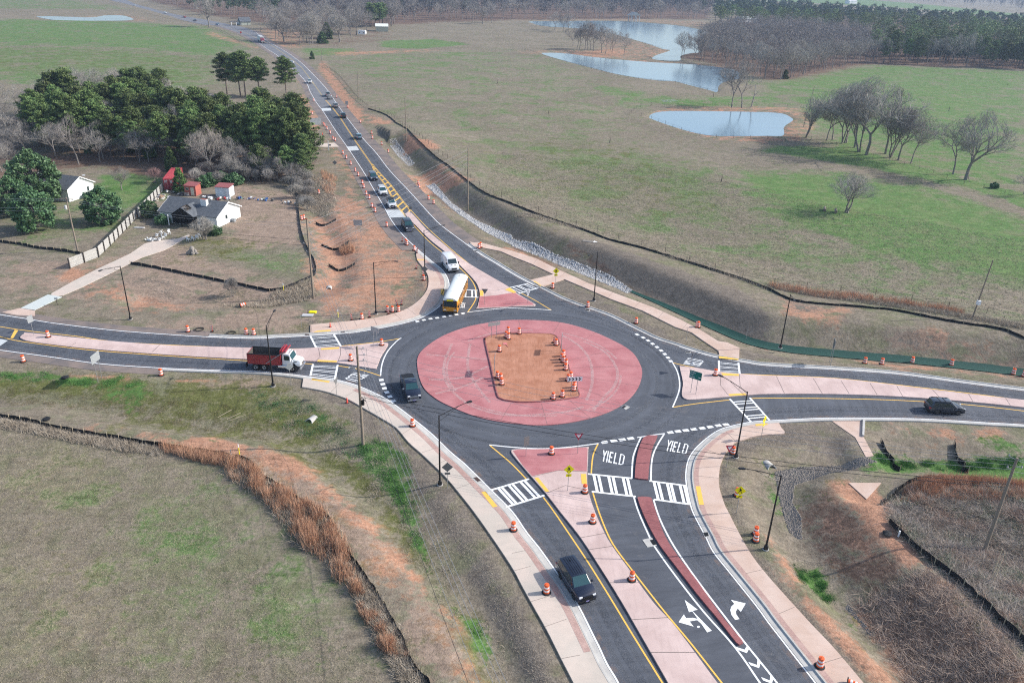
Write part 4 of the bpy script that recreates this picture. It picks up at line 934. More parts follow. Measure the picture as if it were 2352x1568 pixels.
p = at(*t_(0,1,2222,1255)); drum.put((p.x-.3, p.y, p.z+.3), .6, 'knocked-over drum lying in the brown grass tuft', DG, tilt=(0, 1.35))
p = at(*t_(3,3,770,1568)); drum.put((p.x-.6, p.y-.3, p.z+.45), -.5, 'drum lying on its side at the bottom picture edge', DG, tilt=(0, 1.45))
PG = 'striped vertical warning panels'
for px, lb, h, tl in ((t_(1,1,1343,650),'striped panel left of the road beyond the drum pair',0,.1),(t_(1,1,1475,762),'striped panel at the start of the north-west sidewalk',.14,.2),(t_(1,1,1472,898),'striped panel leaning by the sidewalk above the diamond sign',0,.15),
   (t_(1,1,1535,960),'striped panel half hidden behind a drum at the diamond sign',0,0),(t_(1,1,1299,1235),'tilted striped panel right of the north-west lamp',0,-.3),(t_(1,1,1335,1232),'upright striped panel right of the north-west lamp',0,.1),
   (t_(1,1,1217,1318),'striped panel before the left drum of the trio',0,0),(t_(1,1,880,1372),'striped panel left of the lone drum on the mulch',0,-.1),(t_(1,1,1043,1345),'striped panel between lone drum and lamp foot',0,0),
   (t_(0,1,1950,1477),'striped panel alone on the verge of the west road',0,0),(t_(1,1,1081,340),'striped panel between two drums of the left row',0,0),(t_(2,1,1690,1445),'striped panel touching the drum on the pink path',.11,0),(c6(1226,530),'striped panel at the top right of the dirt centre',.2,.15)):
    p = at(*px); panel.put((p.x, p.y, p.z+h), rnd.uniform(-.3, .3), lb, PG, tilt=(0, tl))
for px, lb, h in ((t_(1,2,838,563),'red cone on the mulch beside the south-west sidewalk',0),(t_(1,0,611,1240),'small orange cone under the big signboard',0),(t_(1,1,683,1442),'slim red cone on the west end of the north sidewalk',.14)):
    p = at(*px); cone.put((p.x, p.y, p.z+h), .3, lb)
# ================================================================ street lamps
def solve_head(px, z): g = gz(px[0], px[1], z); return Vector((g[0], g[1], z))
LAMPS = [((1758.5,1261),(1696,1074.75),'nearest black street lamp, arm over the south-east sidewalk'),((1690,1050),(1641,856.5),'black street lamp whose arm reaches over the east island'),
 ((1010.5,1113),(1096.75,916.5),'black street lamp with its arm against the red apron'),((300,733),(235,620),'black street lamp beside the long concrete driveway'),
 ((627.5,886.5),(640.5,700),'black street lamp standing in front of the dump truck'),((863.7,720.7),(911.75,600.75),'black street lamp on the north-west mulch beside three drums'),
 ((976,636),(1031.75,516),'black street lamp behind the diamond sign at the north-west sidewalk'),((1364,690.7),(1348,590),'black street lamp on the north-east verge between kerb and path'),((1790,810),(1830,706),'black street lamp beside the green ditch liner')]
for b, h, lb in LAMPS:
    p = at(*b); p.z = max(p.z, -.03); t = thing('street_lamp', lb, 'street lamp', p, 0, 'black cobra-head street lamps')
    hd = solve_head(h, 9.45) - p; dv = Vector((hd.x, hd.y, 0)); ln = min(max(dv.length, 2.0), 3.4); dv.normalize()
    HT = 8.95
    MB().tube((0,0,0),(0,0,.08),.34,.34,8).build('footing', m_kerb, t)
    MB().lathe([(.26,.05),(.26,.14),(.20,.50),(.13,.60)], 8).build('base_cover', m_black, t)
    MB().tube((0,0,.5),(0,0,HT),.105,.065,10).build('pole', m_black, t, True)
    a = MB(); pts = [Vector((0,0,HT-.1)), dv*(ln*.35)+Vector((0,0,HT+.15)), dv*(ln*.7)+Vector((0,0,HT+.38)), dv*ln+Vector((0,0,HT+.5))]
    a.path(pts, .04, 6); a.path([Vector((0,0,HT-.75)), dv*(ln*.35)+Vector((0,0,HT-.22)), dv*(ln*.72)+Vector((0,0,HT+.36))], .025, 5)
    a.tube(dv*(ln*.33)+Vector((0,0,HT-.25)), dv*(ln*.33)+Vector((0,0,HT+.12)), .02); a.build('arm', m_black, t)
    c = MB(); e = dv*ln+Vector((0,0,HT+.5)); sd = Vector((-dv.y, dv.x, 0))
    vs = []
    for s_, wd, z0, z1 in ((0,.05,-.04,.05),(.18,.14,-.05,.08),(.62,.16,-.05,.07),(.75,.06,-.02,.02)):
        for a_, zz in ((-wd,z0),(wd,z0),(wd*.8,z1),(-wd*.8,z1)): vs.append(e+dv*s_+sd*a_+Vector((0,0,zz)))
    fs = [(k*4+i, k*4+(i+1)%4, k*4+4+(i+1)%4, k*4+4+i) for k in range(3) for i in range(4)]+[(3,2,1,0),(12,13,14,15)]
    c.add(vs, fs).build('lamp_head', m_lamphead, t)
# ================================================================ utility poles and wires
def upole(name, base, h, lb, r=.17, arms=(), lean=(0,0), extra=None):
    p = at(*base) if not isinstance(base, Vector) else base
    t = thing(name, lb, 'utility pole', p, 0, 'wooden utility poles')
    MB().tube((0,0,-.3),(lean[0],lean[1],h),r,r*.62,10).build('pole', m_wood, t, True)
    for z, ang, ln in arms:
        d = Vector((math.cos(ang), math.sin(ang), 0))*ln; f = z/h; c = Vector((lean[0]*f, lean[1]*f, z))
        a = MB(); a.tube(c, c+d, .035, .03, 5); a.build('bracket', m_galv, t)
        i = MB(); i.lathe([(.03,0),(.085,.04),(.085,.10),(.03,.14),(.075,.18),(.03,.26)], 8, c=tuple(c+d)); i.build('insulator', m_ins, t)
    if extra: extra(t)
    return p
U1 = at(834,1021)
hU1 = height_at(U1, (824,795))
def ex1(t):
    MB().lathe([(.16,0),(.18,.1),(.18,.55),(.16,.62)], 10, c=(.32,-.1,5.6)).build('junction_can', m_sblack, t)
    MB().tube((.1,0,6.6),(.62,.1,6.0),.05).build('cable_bracket', m_wiredark, t)
P1 = upole('utility_pole', U1, hU1, 'tall wooden utility pole beside the south-west sidewalk', .19, [(hU1-.35,.2,.7),(hU1-1.1,.0,.8),(hU1-1.9,.3,.7),(hU1-2.9,0,.8),(hU1-3.6,.25,.6)], extra=ex1)
U2 = at(2260,1267); h2 = height_at(U2, (2326,1063))
P2 = upole('utility_pole', U2, h2, 'wooden utility pole rising from the grey brush at the right', .19, [(h2-.2,2.2,.7),(h2-.2,-.9,.7),(h2-.9,-.5,.6),(h2-1.3,2.4,.5)], lean=(.6,.9))
U3 = at(720,685); h3 = height_at(U3, (706,505))
def ex3(t): MB().lathe([(.05,0),(.16,.1),(.16,.2),(.03,.26)], 8, c=(0,0,h3)).build('pole_cap', mat('rusty_cap', (.25,.08,.05), .8), t)
P3 = upole('utility_pole', U3, h3, 'wooden utility pole beside the black yard silt fence', .20, [(h3-.6,2.9,.9),(h3-2.6,2.9,.9),(h3-4.2,2.9,.9),(h3-.6,.4,.5),(h3-2.6,.4,.5),(h3-5.6,2.9,.5)], extra=ex3)
U4 = at(1074.75,483); h4 = height_at(U4, (1076,339))
P4 = upole('utility_pole', U4, h4, 'wooden utility pole beyond the long riprap ditch', .18)
U10 = at(178.75,577); h10 = height_at(U10, (152,454))
def ex10(t):
    MB().box(-1.3,1.3,-.06,.06,h10-.35,-.22+h10).build('crossarm', m_wood, t); MB().lathe([(.22,0),(.24,.1),(.24,.7),(.2,.8)], 10, c=(-.3,-.3,h10-2.2)).build('transformer', m_trans, t)
P10 = upole('utility_pole', U10, h10, 'wooden utility pole with crossarm and transformer by the left lawn', .17, extra=ex10)
for b, tp, lb in (((933.5,327),(930,222.5),'tall bare pole beside the far pasture silt fence'),((927.5,326),(925.5,282.5),'short stub pole beside the tall bare pole'),((823,227),(821.5,165),'bare utility pole beside the far pasture fence'),
                  ((740.5,157.5),(738,109),'bare utility pole near the round shrub by the far road'),((670.5,110),(669,68),'far utility pole with hardware beside the grey trees'),((598.5,73),(595.5,33),'far utility pole left of the semi truck'),
                  ((2232.75,732),(2280.75,597),'thin metal pole with a box in the right pasture'),((1849-4,272+21),(1861,195),'thin leaning pole among the bare trees by the pond'),((528.75,59.5),(525.75,29),'utility pole left of the white farmhouse'),((578,59),(574.5,28),'utility pole right of the white farmhouse'),
                  ((1058,0+48),(1055,18),'pale pole standing in front of the far woods'),((2189+154/4+0,0+418),(2208,392),'thin dark pole beside the right-hand bare trees')):
    p = at(*b); hh = max(3.0, height_at(p, tp)); hh = min(hh, 15)
    g2 = gz(tp[0], tp[1], hh+p.z); upole('utility_pole', p, hh, lb, .14 if hh > 7 else .11, lean=(float(np.clip(g2[0]-p.x, -1.5, 1.5)), 0))
p = at(2232.75,732); tag(MB().box(-.25,.25,-.25,.25,2.6,3.3).build('meter_box', m_swhite, loc=(p.x+.2, p.y-.1, p.z)), 'white box clamped to the thin metal pole in the pasture', 'meter box')
def wire(a, b, sag, lb, r=.018, m=None, n=14):
    a = Vector(a); b = Vector(b)
    pts = [a.lerp(b, k/n)-Vector((0,0,sag*4*(k/n)*(1-k/n))) for k in range(n+1)]
    return tag(MB().path(pts, r, 4).build('overhead_wire', m or m_wire), lb, 'wire', 'overhead wires')
def V(p, dx, dy, z): return Vector((p.x+dx, p.y+dy, p.z+z))
e2 = V(P2, .55, .85, 0)
for k, (z1, z2, rr, mm, dx) in enumerate(((hU1-.25,h2-.1,.016,m_wire,.5),(hU1-1.0,h2-.35,.016,m_wire,.7),(hU1-1.8,h2-.8,.016,m_wire,.6),(hU1-2.8,h2-1.3,.016,m_wire,.7))):
    wire(V(P1,dx,0,z1), V(e2,0,0,z2), 1.6+.1*k, ('top','second','third','fourth')[k]+' thin wire from the near utility pole over the ring to the right-hand pole', rr, mm)
wire(V(P1,.2,0,hU1-6.1), V(e2,0,0,h2-3.0), 1.3, 'upper thick dark cable sagging across the ring in front of the yield lanes', .028, m_wiredark)
wire(V(P1,.2,0,hU1-6.6), V(e2,0,0,h2-3.4), 1.4, 'lower thick dark cable sagging across the ring in front of the yield lanes', .028, m_wiredark)
off = Vector((82, 66, 0))
for k, z in enumerate((0, .7, 1.4)): wire(V(e2,0,0,h2-.1-z), V(e2,60,-12,h2-.5-z), 1.0, ('upper','middle','lower')[k]+' wire leaving the right-hand pole out of the picture')
# pole line off the bottom of the picture
for k, (ox, z1, z2, rr, mm) in enumerate(((1078,hU1-6.4,8.0,.020,m_wiredark),(1100,hU1-3.6,9.6,.016,m_wire),(1131,hU1-2.6,10.4,.016,m_wire),(1146,hU1-1.6,11.2,.016,m_wire),(1160,hU1-.4,12.0,.016,m_wire))):
    q = gz(ox, 1568, z2-1.2); a = np.array([P1.x+.5, P1.y]); d = (q-a); e = a+d*1.45
    wire((a[0],a[1],P1.z+z1), (e[0],e[1],z2), 1.2, ('thick dark cable bundle','first thin wire','second thin wire','third thin wire','rightmost thin wire')[k]+' running from the near utility pole to the bottom of the picture', rr, mm)
for k, z in enumerate((.5, 2.3, 3.6, 5.2)): wire(V(P3,.3,.3,h3-z), V(P4,0,0,h4-.1-z*.62), .5, ('top','second','third','lowest')[k]+' wire from the yard pole over the north road to the ditch pole', .022)
for k, z in enumerate((.9, 2.9)): wire(V(P3,.3,0,h3-5.4-z*.2), V(P4,0,0,h4-3.4-z*.25), 1.2, ('upper','lower')[k]+' slack cable from the yard pole over the north road', .02)
for k, z in enumerate((.6, 2.6, 4.4, 6.6)): wire(V(P1,-.1,.2,hU1-.3-z*.6), V(P3,.2,-.2,h3-z), 1.0, ('top','second','third','lowest')[k]+' wire between the near utility pole and the yard pole', .016)
for k, z in enumerate((0, .35, 1.8, 2.4)): wire(V(P3,-.6,0,h3-.6-z*1.6), V(P10,0,0,h10-.2-z), .9, ('top','second','third','lowest')[k]+' wire from the yard pole over the burnt house to the lawn pole', .02 if k < 2 else .028, m_wire if k < 2 else m_wiredark)
for k, z in enumerate((0, .35, 1.8, 2.4)): wire(V(P10,0,0,h10-.2-z), V(P10,-60,6,h10-.4-z), 1.0, ('top','second','third','lowest')[k]+' wire leaving the lawn pole at the left picture edge', .02)
# ================================================================ road signs
def text_mesh(s, size, m, parent, M4):
    cu = bpy.data.curves.new('t', 'FONT'); cu.body = s; cu.size = size; cu.align_x = 'LEFT'; o = bpy.data.objects.new('t', cu); S.collection.objects.link(o)
    bpy.context.view_layer.update()
    me2 = bpy.data.meshes.new_from_object(o.evaluated_get(bpy.context.evaluated_depsgraph_get())); bpy.data.objects.remove(o)
    me2.transform(M4); me2.materials.clear(); me2.materials.append(m)
    r = bpy.data.objects.new('lettering', me2); S.collection.objects.link(r); r.parent = parent; return r
RX = Matrix.Rotation(math.pi/2, 4, 'X')
def board(t, outline_, z0, m_face, m_back=None, y=-.04, name='sign_board'):
    """flat board facing local -Y; outline in (x, z)"""
    n = len(outline_); b = MB()
    a = sum(outline_[i-1][0]*outline_[i][1]-outline_[i][0]*outline_[i-1][1] for i in range(n))
    o2 = outline_ if a > 0 else outline_[::-1]
    b.add([(x, y, z0+z) for x, z in o2]+[(x, y+.02, z0+z) for x, z in o2], [tuple(range(n))], 0)
    b.f.append(tuple(range(2*n-1, n-1, -1))); b.m.append(1)
    for i in range(n): b.f.append((i, n+i, n+(i+1) % n, (i+1) % n)); b.m.append(1)
    return b.build(name, [m_face, m_back or m_signback], t)
def postm(t, x=0, h=2.6, r=.03): return MB().tube((x,0,-.1),(x,0,h),r,r,6).build('post', m_galv, t)
def face_angle(p, to=None):
    """rotation that turns local -Y towards the camera"""
    return math.atan2(-p.y, -p.x)+math.pi/2
def glyph(t, polys, z0, m, y=-.046, name='symbol'):
    b = MB()
    for P in polys:
        a = sum(P[i-1][0]*P[i][1]-P[i][0]*P[i-1][1] for i in range(len(P)))
        from mathutils.geometry import tessellate_polygon
        for k, tr in enumerate(tessellate_polygon([[Vector((x, z, 0)) for x, z in P]])):
            q3 = [P[i] for i in tr]; ar = (q3[1][0]-q3[0][0])*(q3[2][1]-q3[0][1])-(q3[2][0]-q3[0][0])*(q3[1][1]-q3[0][1])
            if ar < 0: q3 = q3[::-1]
            b.add([(x, y, z0+z) for x, z in q3], [(0,1,2)])
    return b.build(name, m, t)
def circ(cx, cz, r, n=10): return [(cx+r*math.cos(2*math.pi*i/n), cz+r*math.sin(2*math.pi*i/n)) for i in range(n)]
WALK = [circ(-.06,.30,.06), [(-.10,.23),(.06,.23),(.08,.0),(-.07,.0)], [(-.10,.22),(-.20,.08),(-.22,-.02),(-.17,-.03),(-.14,.05),(-.06,.14)], [(.04,.23),(.14,.14),(.15,.0),(.10,.0),(.09,.10),(.03,.16)],
        [(-.07,.01),(.03,.01),(-.09,-.18),(-.13,-.36),(-.21,-.36),(-.16,-.14)], [(-.02,.01),(.08,.01),(.14,-.15),(.20,-.34),(.12,-.36),(.06,-.16)]]
ARR = [[(.02,.03),(.16,.03),(.16,.10),(-.02,.10)], [(.05,.05),(-.05,-.03),(-.02,.07)], [(-.16,-.09),(.02,-.09),(-.12,.06)], [(-.1,-.04),(-.02,-.04),(.10,.08),(.02,.08)]]
def ped_sign(base, lb, rz, h0=2.35):
    p = at(*base); p.z = max(p.z, 0)+.0; t = thing('pedestrian_sign', lb, 'warning sign', p, rz, 'yellow pedestrian crossing signs')
    postm(t, 0, h0+.5); board(t, [(0,-.60),(.60,0),(0,.60),(-.60,0)], h0+.62, m_syellow); glyph(t, [[(x*.92, z*.92) for x, z in P_] for P_ in WALK], h0+.62, m_sblack)
    board(t, [(-.31,-.17),(.31,-.17),(.31,.17),(-.31,.17)], h0-.15, m_syellow, name='arrow_plaque'); glyph(t, ARR, h0-.15, m_sblack, name='arrow')
    return t
ped_sign((1303.5,1128.5), 'yellow pedestrian sign on the pink south island', .15)
ped_sign((1691,1178), 'yellow pedestrian sign by the south-east sidewalk with a drum behind', -.15)
ped_sign((1747,1010), 'yellow pedestrian sign turned sideways by the east crosswalk', .9)
ped_sign((1275.5,657.5), 'yellow pedestrian sign at the north-east crosswalk ramp', .1)
def diamond_back(base, lb, rz, s=.62, h0=2.3, plaque=True, dark=False):
    p = at(*base); t = thing('warning_sign', lb, 'warning sign', p, rz, 'grey backs of diamond warning signs')
    postm(t, 0, h0+.6); board(t, [(0,-s),(s,0),(0,s),(-s,0)], h0+s, m_darkback if dark else m_signback, m_darkback)
    if plaque: board(t, [(-.3,-.14),(.3,-.14),(.3,.14),(-.3,.14)], h0-.2, m_darkback if dark else m_signback, name='plaque')
    return t
diamond_back((1028,1122.75), 'grey diamond sign back beside the lamp on the south-west sidewalk', .1, dark=True)
diamond_back((668.7,885), 'pale diamond sign back in front of the dump truck wheel', .5, .58, plaque=False)
diamond_back((976,652.5), 'grey diamond sign back at the north-west sidewalk with drums', 0, dark=True, plaque=False)
diamond_back((770.5,398), 'small dark diamond sign back left of the north road hatching', .2, dark=True, plaque=False)
diamond_back((714,236), 'large grey diamond sign back leaning left of the far north road', .3, .8, 1.0, plaque=False)
p = at(553.75,80); t = thing('warning_sign', 'small red-orange diamond work sign by the far road', 'warning sign', p, 0); postm(t, 0, 1.5); board(t, [(0,-.9),(.9,0),(0,.9),(-.9,0)], 1.6, mat('work_orange', (.85,.08,.05), .6))
def yield_sign(base, lb, rz, front=True, h0=2.2, s=.55):
    p = at(*base); t = thing('yield_sign', lb, 'yield sign', p, rz); postm(t, 0, h0+.4)
    tri = lambda q, dz: [(-q, .52*q*1.15+dz), (q, .52*q*1.15+dz), (0, -q*1.13+dz)]
    board(t, tri(s, .45), h0, m_sred if front else m_darkback, m_darkback)
    if front: 
        glyph(t, [tri(s*.55, .47)], h0, m_swhite)
        text_mesh('YIELD', .14, m_sred, t, Matrix.Translation((-.2,-.052,h0+.50)) @ RX)
    return t
yield_sign((1326,1043.5), 'red and white yield sign on the red south island', .1)
yield_sign((1668.5,1071.5), 'red and white yield sign in front of a drum at the south-east sidewalk', .15)
yield_sign((1113,700.75), 'back of the yield sign on the red tip of the north island', 0, False)
yield_sign((774,915), 'yield sign seen edge-on by the south-west sidewalk', 1.25, False)
yield_sign((1584,853), 'yield sign seen edge-on on the east island', 1.5, False)
def board2(name, bases, wz, hb, top, lb, m_face, rz=None, m_back=None, cat='road sign', zofs=0, over=.3):
    """board on two posts standing at two ground points"""
    a, b = at(*bases[0]), at(*bases[1]); a.z = b.z = max(a.z, -.03)+zofs; c = (a+b)/2; r = math.atan2(b.y-a.y, b.x-a.x); half = (b-a).length/2
    t = thing(name, lb, cat, c, r)
    postm(t, -half, top, .035); postm(t, half, top, .035)
    w_ = wz/2 if wz else half+over
    board(t, [(-w_,-hb/2),(w_,-hb/2),(w_,hb/2),(-w_,hb/2)], top-hb/2, m_face, m_back)
    return t, w_
def postspan(b1, b2, n): return [b1, b2]
# black chevron board on the dirt centre (faces the south road)
def chevs(t, z, w_, m=m_sblack, n=4, hh=.24):
    g = []
    for k in range(n):
        x = -w_+.12+k*(2*w_-.2)/n
        g.append([(x,hh),(x+.16,hh),(x+.34,0),(x+.16,-hh),(x,-hh),(x+.17,0)])
    glyph(t, g, z, m)
t, w_ = board2('chevron_board', (c6(1500,1350), c6(1595,1345)), 2.05, .66, 2.75, 'white board with four black chevrons pointing right on the dirt centre', m_swhite, zofs=.2); chevs(t, 2.42, 1.02)
t, w_ = board2('chevron_board', (c6(258,450), c6(335,438)), 2.0, .62, 2.6, 'grey back of the chevron board at the top of the dirt centre', m_signback, zofs=.2)
t, w_ = board2('chevron_board', (c6(1346,688), c6(1352,650)), 2.0, .62, 2.7, 'chevron board seen edge-on at the right of the dirt centre', m_darkback, zofs=.2)
t, w_ = board2('chevron_board', (c6(302,1008), c6(306,975)), 2.0, .62, 2.6, 'chevron board seen edge-on at the left of the dirt centre', m_darkback, zofs=.2)
# green guide sign
t, w_ = board2('guide_sign', (t_(2,2,1640,475), t_(2,2,1687,490)), 1.72, 1.18, 3.35, 'green street name sign with a white arrow on the east island', m_sgreen, zofs=.15)
for k, s_ in enumerate(('Smart', 'Mill', 'Road')): text_mesh(s_, .33, m_swhite, t, Matrix.Translation((-.78, -.05, 3.02-k*.35)) @ RX)
glyph(t, [[(.38,.03),(.60,.03),(.60,.10),(.78,0),(.60,-.10),(.60,-.03),(.38,-.03)]], 2.55, m_swhite, y=-.05, name='arrow')
board2('guide_sign', ((225.75,879.5),(234.5,869.5)), 2.0, 1.25, 4.0, 'pale aluminium signboard back on two posts south of the west road', m_signback)
board2('guide_sign', ((1905,831.5),(1907,840)), 1.6, 1.3, 4.0, 'dark signboard seen edge-on beside the green ditch liner', m_darkback)
board2('guide_sign', ((720.5,310),(734,309.5)), 3.6, 2.2, 5.4, 'large pale signboard back on two posts left of the north road', m_signback)
board2('guide_sign', ((818.5,551),(829.75,551)), 1.75, 1.2, 4.3, 'blue-grey signboard back on two posts in the north-west dirt', m_signback)
board2('lane_sign', (t_(1,2,1085,50), t_(1,2,1115,60)), 1.5, .8, 3.2, 'tan signboard back on two posts at the west island tip', m_signback, zofs=.15)
def rect_sign(base, lb, rz, w2, h2_, top, m_face=None, zofs=0, name='road_sign'):
    p = at(*base); p.z = max(p.z, -.03)+zofs; t = thing(name, lb, 'road sign', p, rz); postm(t, 0, top)
    board(t, [(-w2,-h2_),(w2,-h2_),(w2,h2_),(-w2,h2_)], top-h2_, m_face or m_signback, m_darkback); return t
rect_sign((1207.75,1049), 'tall narrow sign back on the red south island', .5, .36, .62, 2.7, m_darkback, .15)
t = rect_sign((1211.75,697.75), 'white keep-right arrow sign on the red north island', .4, .3, .42, 2.7, m_swhite, .15)
glyph(t, [[(-.1,.3),(-.02,.3),(.02,-.05),(.12,-.02),(-.0,-.28),(-.16,-.06),(-.06,-.06)]], 2.28, m_sblack); board(t, [(-.15,-.22),(.15,-.22),(.15,.22),(-.15,.22)], 1.55, m_swhite, name='marker_plaque')
rect_sign((943.5,494.5), 'faint object marker at the north island nose', 0, .3, .35, 1.9, m_darkback, .15)
rect_sign((79,773), 'grey two-panel sign on the nose of the west island', 1.2, .45, .55, 3.3, m_signback, .15)
t = rect_sign((1015,477), 'small white route sign right of the north road', .1, .3, .35, 2.7, m_swhite)
rect_sign((797,249), 'small pale sign back on the far right shoulder', .2, .5, .75, 2.8, m_signback)
for px, lb in (((843.5,831),'thin grey post on the west island'),(t_(1,1,420,1435),'thin grey post left of the north sidewalk end'),(t_(1,1,1465,1220),'thin grey post beside the north-west sidewalk'),(t_(2,1,1600,1562),'thin post on the mulch north-east of the ring'),(t_(2,1,2145,1565),'thin post standing in the green ditch liner')):
    p = at(*px); tag(MB().tube((0,0,-.1),(0,0,2.1),.03,.025,6).build('marker_post', m_galv, loc=p), lb, 'post')
for px, lb, m in ((t_(1,1,755,1345),'tall yellow marker post on the north-west verge',m_syellow),(t_(0,2,2200,1035),'white-topped yellow marker post by the lower silt fence',m_syellow),(t_(1,1,253,1100),'yellow marker post by the yard silt fence',m_syellow),(t_(0,2,2130,1083),'short white marker post behind the lower silt fence',m_swhite)):
    p = at(*px); t = thing('marker_post', lb, 'post', p); MB().tube((0,0,0),(0,0,.95),.06,.05,8).build('shaft', m, t); MB().tube((0,0,.95),(0,0,1.35),.065,.06,8).build('cap', m_swhite if m != m_swhite else m_galv, t)
# stop paddle lying on the dirt
p = at(*c6(470,545)); tag(MB().prism(circ(0,0,.35,8), 0, .03).add([(.1,-.3,.01),(.16,-.3,.01),(.5,-1.1,.01),(.44,-1.1,.01),(.1,-.3,.05),(.16,-.3,.05),(.5,-1.1,.05),(.44,-1.1,.05)],[(0,3,2,1),(4,5,6,7),(0,1,5,4),(1,2,6,5),(2,3,7,6),(3,0,4,7)]).build('stop_paddle', mat('faded_red', (.6,.2,.2), .7), loc=(p.x,p.y,.21)), 'faded red paddle lying on the red dirt centre', 'paddle')
# drain inlets
for pts, gp, lb in ((T(2,2,(1000,600),(1040,585),(1087,602),(1045,628)), T(2,2,(1005,603),(1035,588),(1055,597),(1025,615)), 'concrete drain inlet at the lower right edge of the apron'),
                    (T(2,3,(1197,253),(1285,233),(1330,305),(1245,323)), T(2,3,(1265,258),(1298,250),(1328,297),(1295,303)), 'concrete drain inlet with grate beside the south divider'),
                    (T(1,2,(1985,1250),(2030,1240),(2078,1285),(2035,1300)), T(1,2,(1995,1253),(2030,1245),(2068,1280),(2035,1290)), 'rusty drain grate in the south-west gutter'),
                    (T(2,3,(1750,185),(1800,180),(1812,222),(1770,232)), T(2,3,(1755,188),(1797,184),(1808,218),(1772,226)), 'black drain grate in the south-east gutter'),
                    (T(1,2,(855,235),(920,240),(912,252),(845,247)), T(1,2,(870,238),(910,241),(905,249),(860,246)), 'drain inlet on the yellow line of the west island'),
                    (T(1,1,(770,1472),(818,1472),(822,1488),(775,1490)), T(1,1,(775,1474),(814,1474),(818,1486),(780,1487)), 'rusty kerb drain at the north crosswalk of the west road'),
                    (T(1,1,(445,1500),(492,1500),(496,1515),(448,1516)), T(1,1,(450,1502),(488,1502),(492,1513),(452,1514)), 'rusty kerb drain left of the west crosswalk'),
                    (T(2,1,(670,1272),(708,1272),(718,1292),(690,1292)), T(2,1,(675,1274),(705,1274),(712,1289),(690,1289)), 'kerb drain beside the north-east lamp'),
                    (T(2,2,(1588,92),(1640,95),(1645,110),(1600,108)), T(2,2,(1592,94),(1636,97),(1640,107),(1600,105)), 'dark kerb drain by the north-east mulch'),
                    (T(1,1,(1995,732),(2035,730),(2045,742),(2010,744)), T(1,1,(2000,734),(2030,733),(2038,740),(2012,741)), 'kerb drain at the start of the north-east kerb')):
    c = G0(pts).mean(0); P = G0(pts)-c; Q = G0(gp)-c
    t = thing('drain_inlet', lb, 'drain', (c[0], c[1], 0)); MB().prism(P, -.1, .035).build('surround', m_kerb, t)
    MB().prism(Q, None, .042).build('grate', mat('rusty_grate', (.07,.045,.04), .8) if 'rusty' in lb else m_sblack, t)
# ================================================================ fences
def silt_fence(px, lb, h=.55, lean=.0, step=1.6):
    P = resample(cr(G0(px), 4), .8); n = len(P); t = thing('silt_fence', lb, 'silt fence', (0,0,0))
    rr = random.Random(len(lb)); zz = relief(P[:, 0], P[:, 1]); b = MB(); nr = offs(P, 1)-P
    for i, (p, z) in enumerate(zip(P, zz)):
        hh = h*rr.uniform(.8, 1.06); w1_ = rr.uniform(-.1, .1)+lean
        for f, k in ((-.1, 0), (.5, .6), (1, 1)): b.v.append((p[0]+nr[i][0]*w1_*k, p[1]+nr[i][1]*w1_*k, float(z-.03+hh*f)))
    for i in range(n-1):
        for k in range(2): b.f.append((i*3+k, i*3+3+k, i*3+4+k, i*3+1+k)); b.m.append(0)
    b.build('fabric', m_silt, t, True)
    k = 0
    for i in range(0, n, max(2, int(n/40))):
        p = P[i]; MB().box(-.03,.03,-.03,.03,-.1,h+.22).build('stake', m_stake, t, loc=(p[0]+nr[i][0]*.08, p[1]+nr[i][1]*.08, float(zz[i])-.03)); k += 1
        if k > 45: break
silt_fence([(-60,545),(0,556),(45,562),(90,571),(150,578),(193,586)], 'black silt fence along the lawn left of the wooden fence')
silt_fence(T(0,1,(1200,860),(1350,880),(1500,910),(1900,990),(2351,1080))+T(1,1,(150,1100),(300,1070),(420,1020),(510,980),(550,935),(540,840),(500,770),(430,610),(400,450),(380,200),(360,50)), 'long black silt fence round the burnt house yard')
silt_fence([(-100,940)]+T(0,2,(0,695),(300,745),(500,800),(900,870),(1250,930),(1700,1000),(2100,1055),(2300,1120),(2351,1190))+T(1,2,(100,1270),(250,1360),(330,1420),(500,1510),(590,1568))+T(1,3,(650,40),(720,140),(790,280),(870,410),(920,480),(1040,640),(1150,820),(1280,1040),(1400,1290),(1450,1430),(1580,1568))+[(1010,1620)], 'long black silt fence along the lower left field', .55)
silt_fence(T(1,0,(1030,1010),(1200,1070),(1330,1180),(1450,1310),(1650,1500))+T(1,1,(1770,20),(1900,130),(2100,280),(2351,385))+T(2,1,(200,470),(400,530),(700,630),(900,710),(1200,780),(1500,870),(1800,960),(2100,1050),(2351,1150))+T(3,1,(150,1230),(300,1280),(700,1320),(1130,1365),(1400,1430),(1700,1500),(2100,1568))+T(3,2,(2351,90))+[(2460,430+392)], 'very long black silt fence between the pasture and the north-east ditch', .42)
silt_fence(T(3,3,(1000,-10),(1060,-60)) + T(3,2,(1200,1370),(1350,1320),(1600,1320),(2000,1322),(2351,1325))+[(2460,1118)], 'black silt fence behind the orange grass at the right', .6)
silt_fence(T(3,3,(1080,200),(1200,330),(1400,510),(1600,660),(1750,780),(1950,970),(2100,1120),(2351,1360))+[(2420,1580)], 'black silt fence down the lower right brush', .75)
silt_fence(T(3,2,(1040,915),(1120,1040),(1180,1070),(1150,1105),(1225,1135)), 'short zigzag silt fence left of the other in the green east ditch', .7)
silt_fence(T(3,2,(1720,920),(1760,1045),(1840,1080),(1795,1115),(1860,1140)), 'short zigzag silt fence right of the other in the green east ditch', .7)
silt_fence(T(1,1,(600,665),(730,695),(855,650)), 'upper V-shaped silt check in the north-west gully', .55)
silt_fence(T(1,1,(670,850),(775,890),(910,850)), 'lower V-shaped silt check in the north-west gully', .55)
